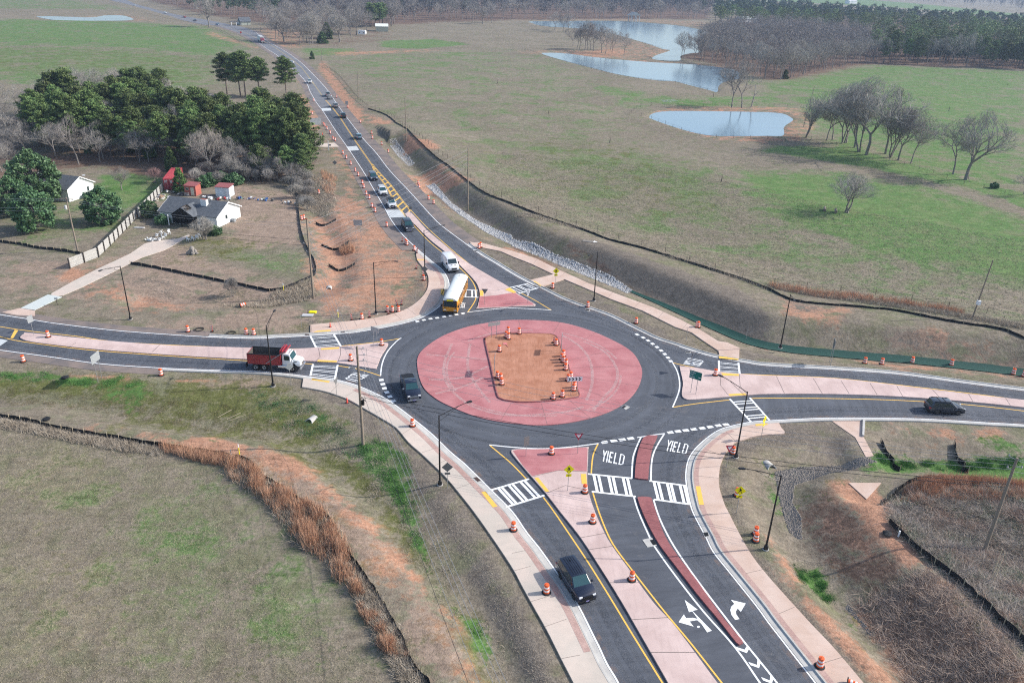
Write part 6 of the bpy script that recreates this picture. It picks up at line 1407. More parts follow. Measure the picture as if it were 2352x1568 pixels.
# ---------------------------------------------------------------- dump truck
def make_dump():
    t = thing('dump_truck', 'dump truck with a white cab and a red open body', 'truck'); R_ = paint((.30,.018,.030), .4); Wt = paint((.74,.76,.78), .25)
    MB().box(-4.0,3.4,-.42,.42,.75,1.0).build('chassis', m_trim, t)
    # x: rear axles at -2.9 and -1.6, front axle 2.6
    b = MB(); z0, z1 = 1.15, 2.6
    b.box(-4.0,1.05,-1.22,-1.14,z0,z1); b.box(-4.0,1.05,1.14,1.22,z0,z1); b.box(-4.05,-3.95,-1.22,1.22,z0,z1); b.box(.97,1.09,-1.22,1.22,z0,z1+.35); b.box(-4.0,1.0,-1.15,1.15,z0,z0+.1)
    body = b.build('dump_body', R_, t)
    MB().box(-3.9,.95,-1.12,1.12,z0+.1,z0+.35).build('load_floor', mat('dark_steel', (.07,.065,.06), .9), t)
    ml = mat('dark_steel', (.10,.09,.08), .9); MB().box(-3.94,.96,-1.135,-1.115,z0+.3,z1-.02).box(-3.94,.96,1.115,1.135,z0+.3,z1-.02).box(-3.945,-3.93,-1.12,1.12,z0+.3,z1-.02).box(.945,.965,-1.12,1.12,z0+.3,z1).build('bed_liner', ml, t)  # dark faces lining the inside of the dump body
    for s in (1,-1):
        for k in range(7): MB().box(-3.95+k*.80,-3.80+k*.80,s*1.22-.05,s*1.22+.05,z0,z1-.2).build('side_rib', R_, t)
        MB().box(-4.02,1.05,s*1.2-.07,s*1.2+.07,z1-.02,z1+.10).build('top_rail', m_trim, t); MB().box(-4.0,1.05,s*1.2-.06,s*1.2+.06,z0-.1,z0+.06).build('bottom_rail', R_, t)
        MB().tube((-1.2,s*1.32,z0+.1),(.95,s*1.3,z1+.1),.05).tube((.95,s*1.3,z1+.1),(1.5,s*1.2,z1+.5),.045).build('tarp_arm', m_galv, t)
        MB().box(-.05+.6,1.9,s*1.0-.25,s*1.0+.25,.62,1.02).build('fuel_tank', m_chrome, t, bevel=.08)
        MB().box(-4.35,-4.28,s*.95-.3,s*.95+.3,.4,1.1).build('mud_flap', m_trim, t)
    MB().box(1.02,1.9,-1.2,1.2,3.05,3.15).box(1.8,1.95,-1.2,1.2,3.12,3.32).box(1.02,1.12,-1.2,1.2,2.7,3.35).build('cab_shield', R_, t)
    MB().tube((1.35,-1.15,3.25),(1.35,1.15,3.25),.11,.11,8).build('tarp_roll', R_, t)
    side_slab([(1.2,.95),(2.75,.95),(2.75,1.85),(2.35,2.65),(1.95,2.75),(1.2,2.75)], 1.02, lambda z, x: 1.02-max(0, z-1.8)*.12).build('cab', Wt, t, True, bevel=.05)
    side_slab([(2.0,.95),(2.2,1.0),(2.25,1.15),(2.4,1.35),(2.85,1.42),(3.1,1.3),(3.3,1.0),(3.75,.85),(3.95,.95),(4.0,1.35),(3.8,1.68),(2.75,1.92),(2.2,1.9)], 1.0, lambda z, x: (1.08 if z < 1.4 else .86)-max(0, x-2.8)*.14).build('bonnet', Wt, t, True, bevel=.06)
    MB().add([(2.80,-.92,1.92),(2.80,.92,1.92),(2.42,.86,2.60),(2.42,-.86,2.60)],[(0,1,2,3)]).build('windscreen', m_wsglass, t)
    for s in (1,-1):
        MB().add([(2.55,s*1.035,1.80),(1.55,s*1.035,1.80),(1.55,s*.955,2.5),(2.25,s*.955,2.5)],[(0,1,2,3) if s > 0 else (3,2,1,0)]).build('side_window', m_glass, t)
        MB().box(2.5,2.62,s*1.25-.12,s*1.25+.12,1.75,2.25).build('mirror', Wt, t, bevel=.03); MB().box(3.75,3.97,s*.78-.14,s*.78+.14,1.0,1.2).build('headlight', m_head, t, bevel=.03)
        for k in range(3): MB().box(2.95+k*.16,3.05+k*.16,s*.90-.02,s*.90+.06,1.5,1.62).build('bonnet_vent', m_trim, t)
        for x in (-2.9,-1.6): wheel(t, x, s*1.2, .52, .5, rim=m_swhite)
        wheel(t, 2.7, s*1.12, .52, .28, rim=m_chrome)
    for y in (-.6,-.3,0,.3,.6): MB().box(2.2,2.3,y-.04,y+.04,2.74,2.80).build('marker_lamp', m_sblack, t)
    MB().box(3.85,4.12,-1.1,1.1,.5,.78).build('bumper', m_chrome, t, bevel=.05)
    MB().box(3.9,4.02,-.5,.5,.85,1.35).build('grille', m_chrome, t, bevel=.03)
    MB().tube((1.15,.6,1.0),(1.15,.6,3.3),.08).build('exhaust_pipe', m_chrome, t)
    return t
d = make_dump(); a, b2_ = gz(586.8,850.7), gz(670.2,855.5); u = (b2_-a)/np.linalg.norm(b2_-a); lf = np.array([-u[1], u[0]]); mid = (a+b2_)/2+lf*1.2; 
d.scale = (.93,.93,.97); d.location = (mid[0]+u[0]*.15, mid[1]+u[1]*.15, .006); d.rotation_euler = (0,0,math.atan2(u[1],u[0]))
# ---------------------------------------------------------------- semi truck far up the north road
t = thing('semi_truck', 'semi truck with a red cab and a long white box trailer on the far road', 'truck'); Rr = paint((.45,.03,.05), .35)
MB().box(-9,4.2,-1.28,1.28,1.15,4.05).build('trailer', mat('trailer_white', (.62,.64,.64), .5), t, bevel=.04); MB().box(4.2,4.8,-.9,.9,2.4,3.8).build('cooling_unit', m_signback, t)
side_slab([(5.2,.9),(8.8,.9),(8.9,1.9),(7.6,2.1),(7.2,2.9),(5.2,3.1)], 1.1, lambda z, x: 1.15-max(0, x-7.3)*.12).build('cab', Rr, t, True, bevel=.06)
MB().add([(7.68,-.95,2.12),(7.68,.95,2.12),(7.28,.9,2.82),(7.28,-.9,2.82)],[(0,1,2,3)]).build('windscreen', m_glass, t); MB().box(8.8,8.95,-.6,.6,.9,1.8).build('grille', m_chrome, t)
for s in (1,-1):
    for x in (-7.6,-6.3,4.6,5.8,8.0): wheel(t, x, s*1.15, .5, .35)
    MB().box(8.75,8.95,s*.95-.15,s*.95+.15,1.0,1.3).build('headlight', m_head, t)
MB().box(-8.5,5.5,-.5,.5,.85,1.15).build('chassis', m_trim, t)
along(t, (600,97)); 
# ================================================================ buildings
m_shingle = paved('grey_shingles', (.10,.115,.135), (.15,.165,.185), (.06,.06,.07), .3, .9, 1.5, brick=1.6); m_brickw = mat('white_painted_brick', (.72,.74,.74), .8, noise=(3, .06)); m_char = mat('charred_wood', (.015,.014,.014), .95)
def gable_house(name, lb, O_, u, L, Dp, eave, ridge, wall, roofm, over=.35, windows=(), cat='house'):
    """O_: ground corner; u: direction of the long front wall; building extends to the left of u; gables at both ends"""
    t = thing(name, lb, cat, O_, math.atan2(u[1], u[0]))
    b = MB(); b.add([(0,0,0),(L,0,0),(L,Dp,0),(0,Dp,0),(0,0,eave),(L,0,eave),(L,Dp,eave),(0,Dp,eave),(0,Dp/2,ridge),(L,Dp/2,ridge)], [(0,1,5,4),(2,3,7,6),(1,2,6,9,5),(3,0,4,8,7)])
    w_ = b.build('wall', wall, t)
    k = (ridge-eave)/(Dp/2); o = over
    r = MB()
    for s in (0, 1):
        ye, yr = (-o, Dp/2) if s == 0 else (Dp+o, Dp/2); ze, zr = eave-k*o+.08, ridge+.10
        v = [(-o,ye,ze),(L+o,ye,ze),(L+o,yr,zr),(-o,yr,zr),(-o,ye,ze-.12),(L+o,ye,ze-.12),(L+o,yr,zr-.12),(-o,yr,zr-.12)]
        f_ = [(0,1,2,3),(7,6,5,4),(0,4,5,1),(1,5,6,2),(0,3,7,4)]
        if s: f_ = [x[::-1] for x in f_]
        r.add(v, f_)
    rf = r.build('roof', roofm, t)
    tr_ = MB()
    for x in (-o-.02, L+o+.0):
        for ye, yr in ((-o, Dp/2), (Dp+o, Dp/2)): tr_.add([(x,ye,eave-k*o-.12),(x,yr,ridge-.07),(x,yr,ridge+.13),(x,ye,eave-k*o+.1),(x+.03,ye,eave-k*o-.12),(x+.03,yr,ridge-.07),(x+.03,yr,ridge+.13),(x+.03,ye,eave-k*o+.1)],[(0,1,2,3),(7,6,5,4),(3,2,6,7),(0,4,5,1)])
    tr_.build('barge_board', m_swhite, t)
    return t
A_ = at(370.5,509.5); B_ = at(500,524); Cc = at(537,508)
u = (B_-A_); u.z = 0; Lh = u.length; u.normalize(); Dh = (Cc-B_).length*1.05; Dh = max(5.5, min(9, Dh+3.2))
h = gable_house('burnt_house', 'single-storey white house with grey shingles and a burnt-out porch gable', A_, u, Lh, Dh, 2.5, 4.5, m_brickw, m_shingle)
hx = Lh*.48
pg = MB(); pk = (4.2-2.35)/2.6     # porch gable, front facing, charred
pg.add([(hx-2.9,-1.7,2.3),(hx,-1.7,4.15),(hx,3.2,4.15),(hx-2.9,-.2,2.3)],[(0,1,2,3)]); pg.add([(hx,-1.7,4.15),(hx+2.9,-1.7,2.3),(hx+2.9,-.2,2.3),(hx,3.2,4.15)],[(0,1,2,3)])
pg.build('porch_roof', m_shingle, h, loc=(0,0,.12))
MB().add([(hx-2.9,-1.62,2.3),(hx+2.9,-1.62,2.3),(hx,-1.62,4.1)],[(0,1,2)]).box(hx-3.6,hx+2.4,-.12,-.02,.1,2.4).build('burnt_front', m_char, h)
MB().add([(hx-.8,-1.3,3.9),(hx+.9,-1.3,3.75),(hx+1.3,.2,3.5),(hx+.1,.3,4.3)],[(0,1,2,3)]).build('burnt_hole', m_char, h, loc=(.2,0,.20))
for k in range(4): MB().box(hx+.2+k*.32,hx+.28+k*.32,-1.6,.1,3.98-k*.2,4.06-k*.2).build('bare_rafter', m_post, h, loc=(0,0,.28))
ch = MB().box(hx+2.0,hx+3.4,Dh*.28,Dh*.28+.8,3.2,5.1).build('chimney', m_brickw, h); MB().box(hx+2.1,hx+3.3,Dh*.28+.1,Dh*.28+.7,5.1,5.16).build('chimney_top', mat('red_flue', (.35,.12,.09), .9), ch)
for x in (hx-3.5, hx-.4, hx+2.6): MB().box(x-.07,x+.07,-1.65,-1.5,0,2.35).build('porch_post', m_swhite if x < hx-1 else m_char, h)
f_ = MB().box(Lh-.02,Lh+.04,Dh*.35,Dh*.35+.9,1.0,2.0).build('window', m_swhite, h); MB().box(Lh+.03,Lh+.055,Dh*.35+.08,Dh*.35+.82,1.08,1.92).build('pane', m_glass, f_)
MB().box(Lh+.25,Lh+.95,Dh*.55,Dh*.55+.7,0,.75).build('air_conditioner', m_signback, h, bevel=.03)
A2 = at(160,464); B2 = at(210,446); u2 = (B2-A2); u2.z = 0; D2 = u2.length+.8; u2.normalize()
h2_ = gable_house('white_house', 'white gabled house half hidden behind the magnolias', Vector((A2.x, A2.y, A2.z))-Vector((u2.y,-u2.x,0))*0, Vector((u2.y,-u2.x,0))*-1 if False else Vector((u2.y, -u2.x, 0)), 12, D2, 3.0, 4.9, m_brickw, m_shingle) if False else None
# gable end facing the camera's right: long axis runs left-back from it
ax = Vector((-.86, .25, 0)).normalized()   # direction of the long wall away from the visible gable
h2_ = gable_house('white_house', 'white gabled house half hidden behind the magnolias', A2+ax*11, -ax, 11, (B2-A2).length+.6, 3.0, 5.0, m_brickw, m_shingle)
dd = (B2-A2).length
f_ = MB().box(10.98,11.04,dd*.78,dd*.78+.7,1.1,2.3).build('window', m_swhite, h2_); MB().box(11.03,11.055,dd*.78+.06,dd*.78+.64,1.16,2.24).build('pane', m_glass, f_)
MB().box(11.2,11.9,dd*.45,dd*.45+.7,0,.75).build('air_conditioner', m_signback, h2_, bevel=.03)
MB().lathe([(.02,0),(.28,.06),(.38,.16)], 12, c=(11.1,dd*.75,4.9)).build('satellite_dish', m_swhite, h2_)
tag(MB().lathe([(.22,0),(.26,.85),(.28,.9)], 10).build('waste_bin', mat('blue_bin', (.02,.10,.30), .6), loc=at(212,443)), 'blue waste bin at the corner of the white house', 'waste bin')
# shipping container
m_cont = newmat('red_container', .6, .4); wv = m_cont.n('ShaderNodeTexWave'); wv.inputs['Scale'].default_value = 2.2; wv.bands_direction = 'DIAGONAL'
m_cont.l(m_cont.tc.outputs['Object'], wv.inputs['Vector']); m_cont.l(m_cont.mix(m_cont.noise(1.2), (.42,.045,.055), (.55,.09,.10)), m_cont.b.inputs['Base Color']); m_cont.bump(wv.outputs['Fac'], .6, .08); m_cont = m_cont.m
A3 = at(377.5,437); B3 = at(402,440); back = at(425,398) if False else None
cb_ = gz(391,388,2.85); t = thing('shipping_container', 'long red shipping container between trees and wooden fence', 'container', A3, math.atan2(cb_[1]-A3.y, cb_[0]-A3.x)-math.pi/2); wdt = 2.6
MB().box(0,wdt,.02,12.0,.1,2.85).build('container_box', m_cont, t, bevel=.02)
for x in (.06, wdt/2+.03):
    d_ = MB().box(x,x+wdt/2-.09,-.05,.02,.2,2.7).build('door', m_cont, t)
    for k in (.3,.85): MB().tube((x+k,-.08,.2),(x+k,-.08,2.7),.025).build('lock_rod', m_galv, d_)
for z, x0, ww in ((2.3,.25,.8),(2.0,.25,.6),(2.3,1.6,.55),(2.05,1.6,.45),(1.75,1.7,.3)): MB().box(x0,x0+ww,-.06,-.052,z-.08,z+.08).build('lettering_block', m_wstripe, t)
# sheds
def shed(name, lb, A_, B_, dep, hgt, wallm, roofm, doorm):
    t = thing(name, lb, 'shed', A_, math.atan2(B_.y-A_.y, B_.x-A_.x)); w_ = (B_-A_).length
    MB().box(0,w_,0,dep,0,hgt).build('wall', wallm, t)
    MB().add([(-.15,-.2,hgt),(w_+.15,-.2,hgt),(w_+.15,dep+.15,hgt+.35),(-.15,dep+.15,hgt+.35),(-.15,-.2,hgt+.12),(w_+.15,-.2,hgt+.12),(w_+.15,dep+.15,hgt+.47),(-.15,dep+.15,hgt+.47)],[(4,5,6,7),(0,1,5,4),(1,2,6,5),(2,3,7,6),(3,0,4,7),(3,2,1,0)]).build('roof', roofm, t)
    MB().box(w_*.55,w_*.55+.85,-.04,.0,.1,1.95).build('door', doorm, t)
    return t, w_
m_rroof = mat('red_shed_roof', (.30,.10,.10), .7, noise=(3,.15)); m_rwall = mat('red_shed_wall', (.40,.12,.09), .8, noise=(3,.2)); m_wwall = mat('white_shed_wall', (.62,.68,.72), .8, noise=(2,.08)); m_dgrey = mat('grey_door', (.55,.60,.63), .8)
t, w_ = shed('red_shed', 'small red shed with a pale door and little railing', at(*t_(0,1,1702,225)), at(*t_(0,1,1805,233)), 2.4, 2.3, m_rwall, m_rroof, mat('cream_door', (.62,.60,.48), .8))
f_ = MB().box(.3,1.15,-.04,-.0,1.25,1.95).build('window', m_wood2, t); MB().box(.38,1.07,-.05,-.04,1.33,1.87).build('pane', m_glass, f_)
MB().box(.1,1.4,-.62,-.56,.75,.82).build('railing', m_wood2, t); [MB().box(.1+k*.2,.16+k*.2,-.62,-.56,0,.8).build('baluster', m_wood2, t) for k in range(7)]
t, w_ = shed('white_shed', 'white metal shed with a red roof in front of the brush', at(*t_(0,1,1985,237)), at(*t_(0,1,2112,245)), 2.6, 2.3, m_wwall, m_rroof, m_dgrey)
MB().box(w_*.55+.72,w_*.55+.8,-.08,-.04,.9,1.1).build('door_handle', m_sblack, t)
# far buildings
a, b_ = at(862,73), at(891,73.5)
a, b_ = at(*t_(1,0,1100,292)), at(*t_(1,0,1216,294)); u = (b_-a); u.z = 0; Lx = u.length; u.normalize()
gable_house('metal_barn', 'white metal farm building at the edge of the far woods', a, u, Lx, 12, 4.2, 6.0, mat('tan_metal', (.40,.42,.34), .7), mat('white_metal_roof', (.74,.77,.72), .5), .2, cat='barn')
a, b_ = at(*t_(1,0,940,325)), at(*t_(1,0,1012,328)); t = thing('old_trailer', 'old white caravan trailer left of the metal farm building', 'caravan', a, math.atan2(b_.y-a.y, b_.x-a.x)); ww = (b_-a).length
side_slab([(0,.7),(ww*.9,.7),(ww,1.4),(ww*.97,3.8),(ww*.06,3.9),(0,3.3)], 1.3).build('trailer_body', m_swhite, t, bevel=.1); MB().box(ww*.2,ww*.3,-1.34,-1.3,1.6,2.6).box(ww*.7,ww*.8,-1.34,-1.3,1.6,2.6).build('window', m_glass, t)
a, b_ = at(*t_(0,0,2220,236)), at(*t_(0,0,2305,235)); u = (b_-a); u.z = 0; Lx = u.length; u.normalize()
h3_ = gable_house('farmhouse', 'small grey-green farmhouse with white trim by the far road', a, u, Lx, 9, 3.4, 6.4, mat('sage_siding', (.35,.38,.33), .8), m_shingle, .6); MB().box(-9,0,0,7,3.0,3.3).build('porch_roof', m_shingle, h3_)
for x in (-8.5,-4.5,-.6): MB().box(x,x+.35,.2,.5,0,3.0).build('porch_post', m_swhite, h3_)
a = at(*t_(2,0,1090,206)); t = thing('boathouse', 'small boathouse on posts in the far pond', 'boathouse', a, .3)
for x in (0,5,10):
    for y in (0,7): MB().box(x,x+.7,y,y+.7,-.5,7).build('post', m_trans, t)
MB().add([(-1.5,-1.5,7),(12,-1.5,7),(12,9,7),(-1.5,9,7),(5.2,-1.5,10.5),(5.2,9,10.5)],[(0,4,5,3),(1,2,5,4),(0,1,4),(2,3,5),(0,3,2,1)]).build('roof', mat('pale_shingle', (.28,.30,.30), .8), t)
a = at(*t_(2,0,2120,165)); t = gable_house('far_barn', 'long pale-roofed barn beyond the trees at the top', at(2110/4+1176,52), Vector((.9,.4,0)).normalized(), 34, 14, 4, 6.5, m_trans, mat('pale_roof', (.55,.57,.58), .6), .3, cat='barn')
t = gable_house('far_shed', 'tiny white building in the far strip of woods', at(1764+187,9), Vector((.9,.4,0)).normalized(), 22, 14, 5, 8, m_swhite, m_trans, .3, cat='barn')
# mailbox, pallets, yard items
p = at(*t_(0,1,528,1232)); t = thing('mailbox', 'grey mailbox on a post at the driveway mouth', 'mailbox', p, .4); MB().box(-.05,.05,-.05,.05,0,1.0).build('post', m_post, t); MB().box(-.25,.25,-.12,.12,1.0,1.28).build('box', m_signback, t, bevel=.04)
p = at(*t_(1,0,668,1385)); t = thing('mailbox', 'dark mailbox on a pale post left of the north road', 'mailbox', p, .2); MB().box(-.12,.12,-.12,.12,0,2.9).build('post', m_swhite, t); MB().box(.1,.8,-.15,.15,1.5,1.85).build('box', m_sblack, t, bevel=.04)
def chair(px, lb, rz, grp, tip=0):
    p = at(*px); t = thing('garden_chair', lb, 'chair', p, rz, grp); m = m_swhite
    MB().box(-.26,.26,-.26,.26,.42,.46).build('seat', m, t); MB().box(-.26,.26,.22,.27,.46,.95).build('backrest', m, t)
    for x in (-.24,.24):
        for y in (-.24,.24): MB().box(x-.03,x+.03,y-.03,y+.03,0,.42).build('leg', m, t)
    if tip: t.rotation_euler = (tip, .3, rz); t.location.z += .3
    return t
for k, (u_, v_, rz, tp) in enumerate(((1440,600,.5,1.4),(1470,590,1.8,.9),(1500,625,2.4,0),(1525,600,.2,1.3),(1550,592,1.0,.2),(1455,640,.9,1.5),(1480,575,2,2.2),(1390,645,1.2,1.5))):
    chair(t_(0,1,u_,v_), ['tipped white chair at the left of the junk pile','white chair stacked askew on the junk pile','upright white chair in front of the junk pile','overturned white chair in the middle of the junk pile','tilted white chair at the right of the junk pile','white chair lying low in the junk pile','white chair upside down on the junk pile','loose white chair lying left of the junk pile'][k], rz, 'white chairs thrown on a pile at the driveway', tp)
for k, (u_, v_) in enumerate(((1732,645),(1778,640),(1812,628),(1832,612))): chair(t_(0,1,u_,v_), ['leftmost','second','third','rightmost'][k]+' white garden chair under the bare shrub', 2.6+k*.3, 'white garden chairs in a row by the bare shrub')
def junk(px, lb, n, spread, cols, seed, smax=.9):
    rr = random.Random(seed); p = at(*px); t = thing('junk_pile', lb, 'junk pile', p)
    ms = [mat('junk_%d' % i, c_, .8) for i, c_ in enumerate(cols)]
    for k in range(n):
        x, y = rr.uniform(-spread[0], spread[0]), rr.uniform(-spread[1], spread[1]); a_, b_, c_ = rr.uniform(.2, smax)/2, rr.uniform(.15, smax)/2, rr.uniform(.08, .5)
        o = MB().box(-a_,a_,-b_,b_,-c_/2,c_/2, tx=.02, ty=.02).build(rr.choice(('box','board','panel','scrap')), rr.choice(ms), t, loc=(x, y, c_/2+rr.uniform(0,.25)), bevel=.015); o.rotation_euler = (rr.uniform(-.5,.5), rr.uniform(-.5,.5), rr.uniform(0,3))
WJ = [(.7,.72,.72),(.45,.47,.50),(.25,.22,.19),(.10,.10,.11)]
junk(t_(0,1,1990,262), 'junk heap of white furniture in front of the white shed', 22, (3.2,.8), WJ+[(.5,.08,.08)], 3)
junk(t_(0,1,2300,262), 'scattered white and green junk right of the white shed', 16, (3.5,.6), WJ+[(.03,.35,.25),(.05,.1,.3)], 4, .6)
junk(t_(0,1,1700,225), 'white furniture and boards in front of the red shed', 12, (1.6,.6), WJ, 5)
junk(t_(0,1,1570,205), 'blue tub and scrap beside the container door', 8, (.9,.6), WJ+[(.03,.25,.40)], 6, .6)
junk(t_(0,1,1480,260), 'boards and boat scrap along the wooden fence', 18, (1.6,2.4), [(.5,.48,.42),(.3,.2,.13),(.55,.53,.5),(.08,.09,.12)], 7, 1.3)
junk(t_(0,1,1350,430), 'low rubbish along the wooden fence beside the small shrub', 12, (2.6,.5), [(.4,.2,.12),(.10,.13,.22),(.4,.4,.4)], 8, .5)
junk(t_(0,1,1900,300), 'white sheets and tarp lying behind the burnt roof', 8, (3.4,.7), [(.72,.74,.76),(.5,.5,.5)], 9, 1.8)
junk(t_(1,1,290,300), 'white boxes and scrap at the end of the yard by the brush', 14, (2.0,.8), WJ, 10, .7)
junk(t_(0,1,1390,640), 'broken white plastic pieces beside the chair pile', 12, (1.2,.5), [(.72,.74,.74)], 11, .4)
junk(t_(1,1,60,275), 'blue tarp and rubbish at the brush edge of the yard', 9, (2.6,.5), [(.05,.15,.4),(.6,.6,.62),(.1,.1,.1)], 12, .7)
p = at(*t_(0,1,1280,528)); tag(MB().box(-1.1,1.1,-.3,.3,.02,.2).build('scrap_panel', m_trans, loc=p, bevel=.04), 'pale flat scrap panel lying left of the driveway', 'scrap panel')
rk = MB(); rr = random.Random(2)
p = at(*t_(0,1,1770,765)); t = thing('rock_pile', 'grey stump and stones standing on the yard lawn', 'rock pile', p)
m_rock = mat('grey_stone', (.26,.24,.22), .95, noise=(4,.25))
def rock(parent, x, y, z, s, sz, name='stone'):
    bm = bmesh.new(); bmesh.ops.create_icosphere(bm, subdivisions=2, radius=s)
    for v in bm.verts: v.co *= rr.uniform(.82, 1.15); v.co.z *= sz
    mm = bpy.data.meshes.new(name); bm.to_mesh(mm); bm.free(); mm.materials.append(m_rock); o = bpy.data.objects.new(name, mm); S.collection.objects.link(o); o.parent = parent; o.location = (x, y, z); return o
for x, y, s, sz in ((0,0,.5,1.9),(.5,.1,.4,1.4),(-.5,-.1,.45,1.2),(.2,-.4,.4,.9),(-.9,-.2,.3,1.0),(.9,-.1,.28,.8)): rock(t, x, y, s*sz*.7, s, sz)
# brush pile on the bank, logs, culverts
for px, lb in ((t_(3,1,525,372),'short grey log lying left of the lone bare tree'),(t_(3,1,628,390),'short grey log leaning against the lone bare tree')):
    p = at(*px); tag(MB().tube((-.3,-.4,.35),(.35,1.6,.55),.36,.32,9).build('log', m_wood, loc=p, smooth=True), lb, 'log')
def culvert(px, rz, lb, r=.55):
    p = at(*px); p.z -= .55; t = thing('culvert', lb, 'culvert', p, rz); b = MB(); n = 16; vs = []
    for k, (rr_, x) in enumerate(((r,0),(r,-1.6),(r*1.18,-1.6),(r*1.18,0))):
        for i in range(n): a_ = 2*math.pi*i/n; vs.append((x-(.5*math.sin(a_) if x == 0 else 0), rr_*math.cos(a_), rr_*math.sin(a_)+r*.5))
    b.add(vs, [(k*n+i, k*n+(i+1) % n, ((k+1) % 4)*n+(i+1) % n, ((k+1) % 4)*n+i) for k in range(4) for i in range(n)]).build('pipe', m_kerb, t, True)
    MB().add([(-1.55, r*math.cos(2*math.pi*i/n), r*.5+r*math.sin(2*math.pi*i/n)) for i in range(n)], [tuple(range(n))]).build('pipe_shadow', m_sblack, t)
culvert(t_(1,2,470,752), -2.0, 'slanted concrete culvert mouth in the green left bank'); culvert(t_(3,2,50,1185), -1.2, 'rusty concrete culvert mouth in the east rock gully', .6)
culvert(t_(1,1,668,1095), -1.4, 'grated concrete culvert mouth in the north-west gully', .5)
p = at(*t_(1,1,500,1170)); tag(MB().lathe([(.28,.0),(.5,.0),(.55,.15),(.5,.3),(.28,.3)], 16).build('pipe_ring', m_rubber, loc=p), 'black corrugated pipe ring beside the yard utility pole', 'pipe ring')
p = at(*t_(2,1,715,650)); t = thing('concrete_box', 'concrete drain headwall with a white wing in the dark bank', 'drain', p, -.3); MB().box(-1.5,.8,-.5,.5,-.6,.05).build('headwall', mat('dirty_concrete', (.22,.20,.18), .9), t); MB().add([(.8,-.5,.06),(1.6,.1,.0),(.8,.6,.06)],[(0,1,2)]).build('wing', m_swhite, t)
p = at(*t_(1,1,520,1300)); tag(MB().box(-.7,.7,-.4,.4,0,.22, tx=.2, ty=.15).build('hi_vis_sack', m_syellow, loc=p, bevel=.08), 'yellow sack dropped on the north-west mulch', 'sack')
p = at(*t_(1,1,475,1328)); tag(MB().box(-.9,.9,-.5,.5,0,.08).build('board', m_trans, loc=p), 'pale flat board lying beside the yellow sack', 'board')
def coil(px, lb):
    p = at(*px); b = MB()
    for k in range(3): b.path([(math.cos(a*.52)*(.55+.08*k), math.sin(a*.52)*(.5+.06*k), .06+.05*k) for a in range(13)], .035, 5)
    tag(b.build('cable_coil', m_rubber, loc=p), lb, 'cable coil')
coil(t_(0,1,1832,1462), 'black cable coil on the verge between drum and striped panel'); coil(t_(0,1,2125,1495), 'black cable coil left of the drum pair on the verge')
for px, lb, s in ((t_(0,2,600,335),'black plastic heap on the grass below the west road',.5),(t_(0,2,430,715),'black fabric heap behind the lower silt fence',.45),(t_(3,3,1095,200),'black fabric bundle at the end of the lower right silt fence',.5)):
    p = at(*px); t = rock(None, p.x, p.y, p.z+.1, s, .35, 'fabric_heap'); t.data.materials.clear(); t.data.materials.append(m_silt); tag(t, lb, 'fabric heap')
for i, ((u_, v_), (u2_, v2_)) in enumerate((((2000,700),(2130,648)),((2085,718),(2215,675)),((2110,730),(2260,695)))):
    a, b_ = at(*t_(0,2,u_,v_)), at(*t_(0,2,u2_,v2_)); tag(MB().tube(a+Vector((0,0,.05)), b_+Vector((0,0,.35)), .035).build('guy_stake', m_stake), ('upper','middle','lower')[i]+' pale stake lying on the left bank', 'stake')
for c_, r_, u_, v_, lb in ((3,3,1197,222,'white pipe stub by the lower right silt fence'),(3,2,1310,1380,'white pipe stub in front of the orange grass')):
    p = at(*t_(c_,r_,u_,v_)); tag(MB().tube((0,0,0),(0,0,.7),.09,.09,8).build('pipe_stub', m_swhite, loc=p), lb, 'pipe')
for u_, v_, lb in ((2042,640,'left pale stake in the lower right brush'),(2065,660,'right pale stake in the lower right brush')):
    p = at(*t_(3,3,u_,v_)); tag(MB().tube((0,0,0),(.3,.4,3.6),.04,.03,5).build('stake', m_stake, loc=p), lb, 'stake')
# stumps standing in the big pasture
for u_, v_, c_, r_, lb in ((335,1045,2,0,'small dark stump left in the big pasture'),(897,1312,2,0,'thin dark stump in the middle of the big pasture'),(1672,545,1,0,'dark stump far up the big pasture'),(2218,770,1,0,'dark stump at the right of the far pasture'),(2228,333,1,0,'stump near the far fence'),(1848,890,2,0,'dark stump beside the long pond'),(1922,100,2,1,'dark hooked stump on the green slope'),(1660,1020,3,0,'thin stump in the right green field')):
    p = at(*t_(c_,r_,u_,v_)); tag(MB().tube((0,0,-.1),(.15,.1,1.2),.16,.11,6).tube((.15,.1,1.1),(.0,.1,2.0),.10,.05,5).build('stump', m_post, loc=p), lb, 'stump')
# ================================================================ trees
def leafmat(name, c1, c2, rough=.7, vary=.42, transl=0.0):
    m = newmat(name, rough, .25); oi = m.n('ShaderNodeObjectInfo'); n = m.noise(.55, 3, .6)
    a = m.mix(m.ramp(n, .3, .7), c1, c2); hs = m.n('ShaderNodeHueSaturation'); m.l(a, hs.inputs['Color'])
    mr = m.n('ShaderNodeMapRange'); mr.inputs['To Min'].default_value = 1-vary; mr.inputs['To Max'].default_value = 1+vary; m.l(oi.outputs['Random'], mr.inputs['Value']); m.l(mr.outputs[0], hs.inputs['Value'])
    mh = m.n('ShaderNodeMapRange'); mh.inputs['To Min'].default_value = .472; mh.inputs['To Max'].default_value = .512; m.l(oi.outputs['Random'], mh.inputs['Value']); m.l(mh.outputs[0], hs.inputs['Hue'])
    m.l(hs.outputs[0], m.b.inputs['Base Color'])
    return m.m
m_pine = leafmat('pine_needles', (.078,.135,.042), (.150,.215,.072)); m_pbark = mat('pine_bark', (.17,.13,.11), .95, noise=(5,.3))
m_bark = mat('grey_bark', (.22,.20,.185), .95, noise=(5,.3)); m_twig = leafmat('grey_twigs', (.245,.23,.21), (.34,.32,.295), .9, .2)
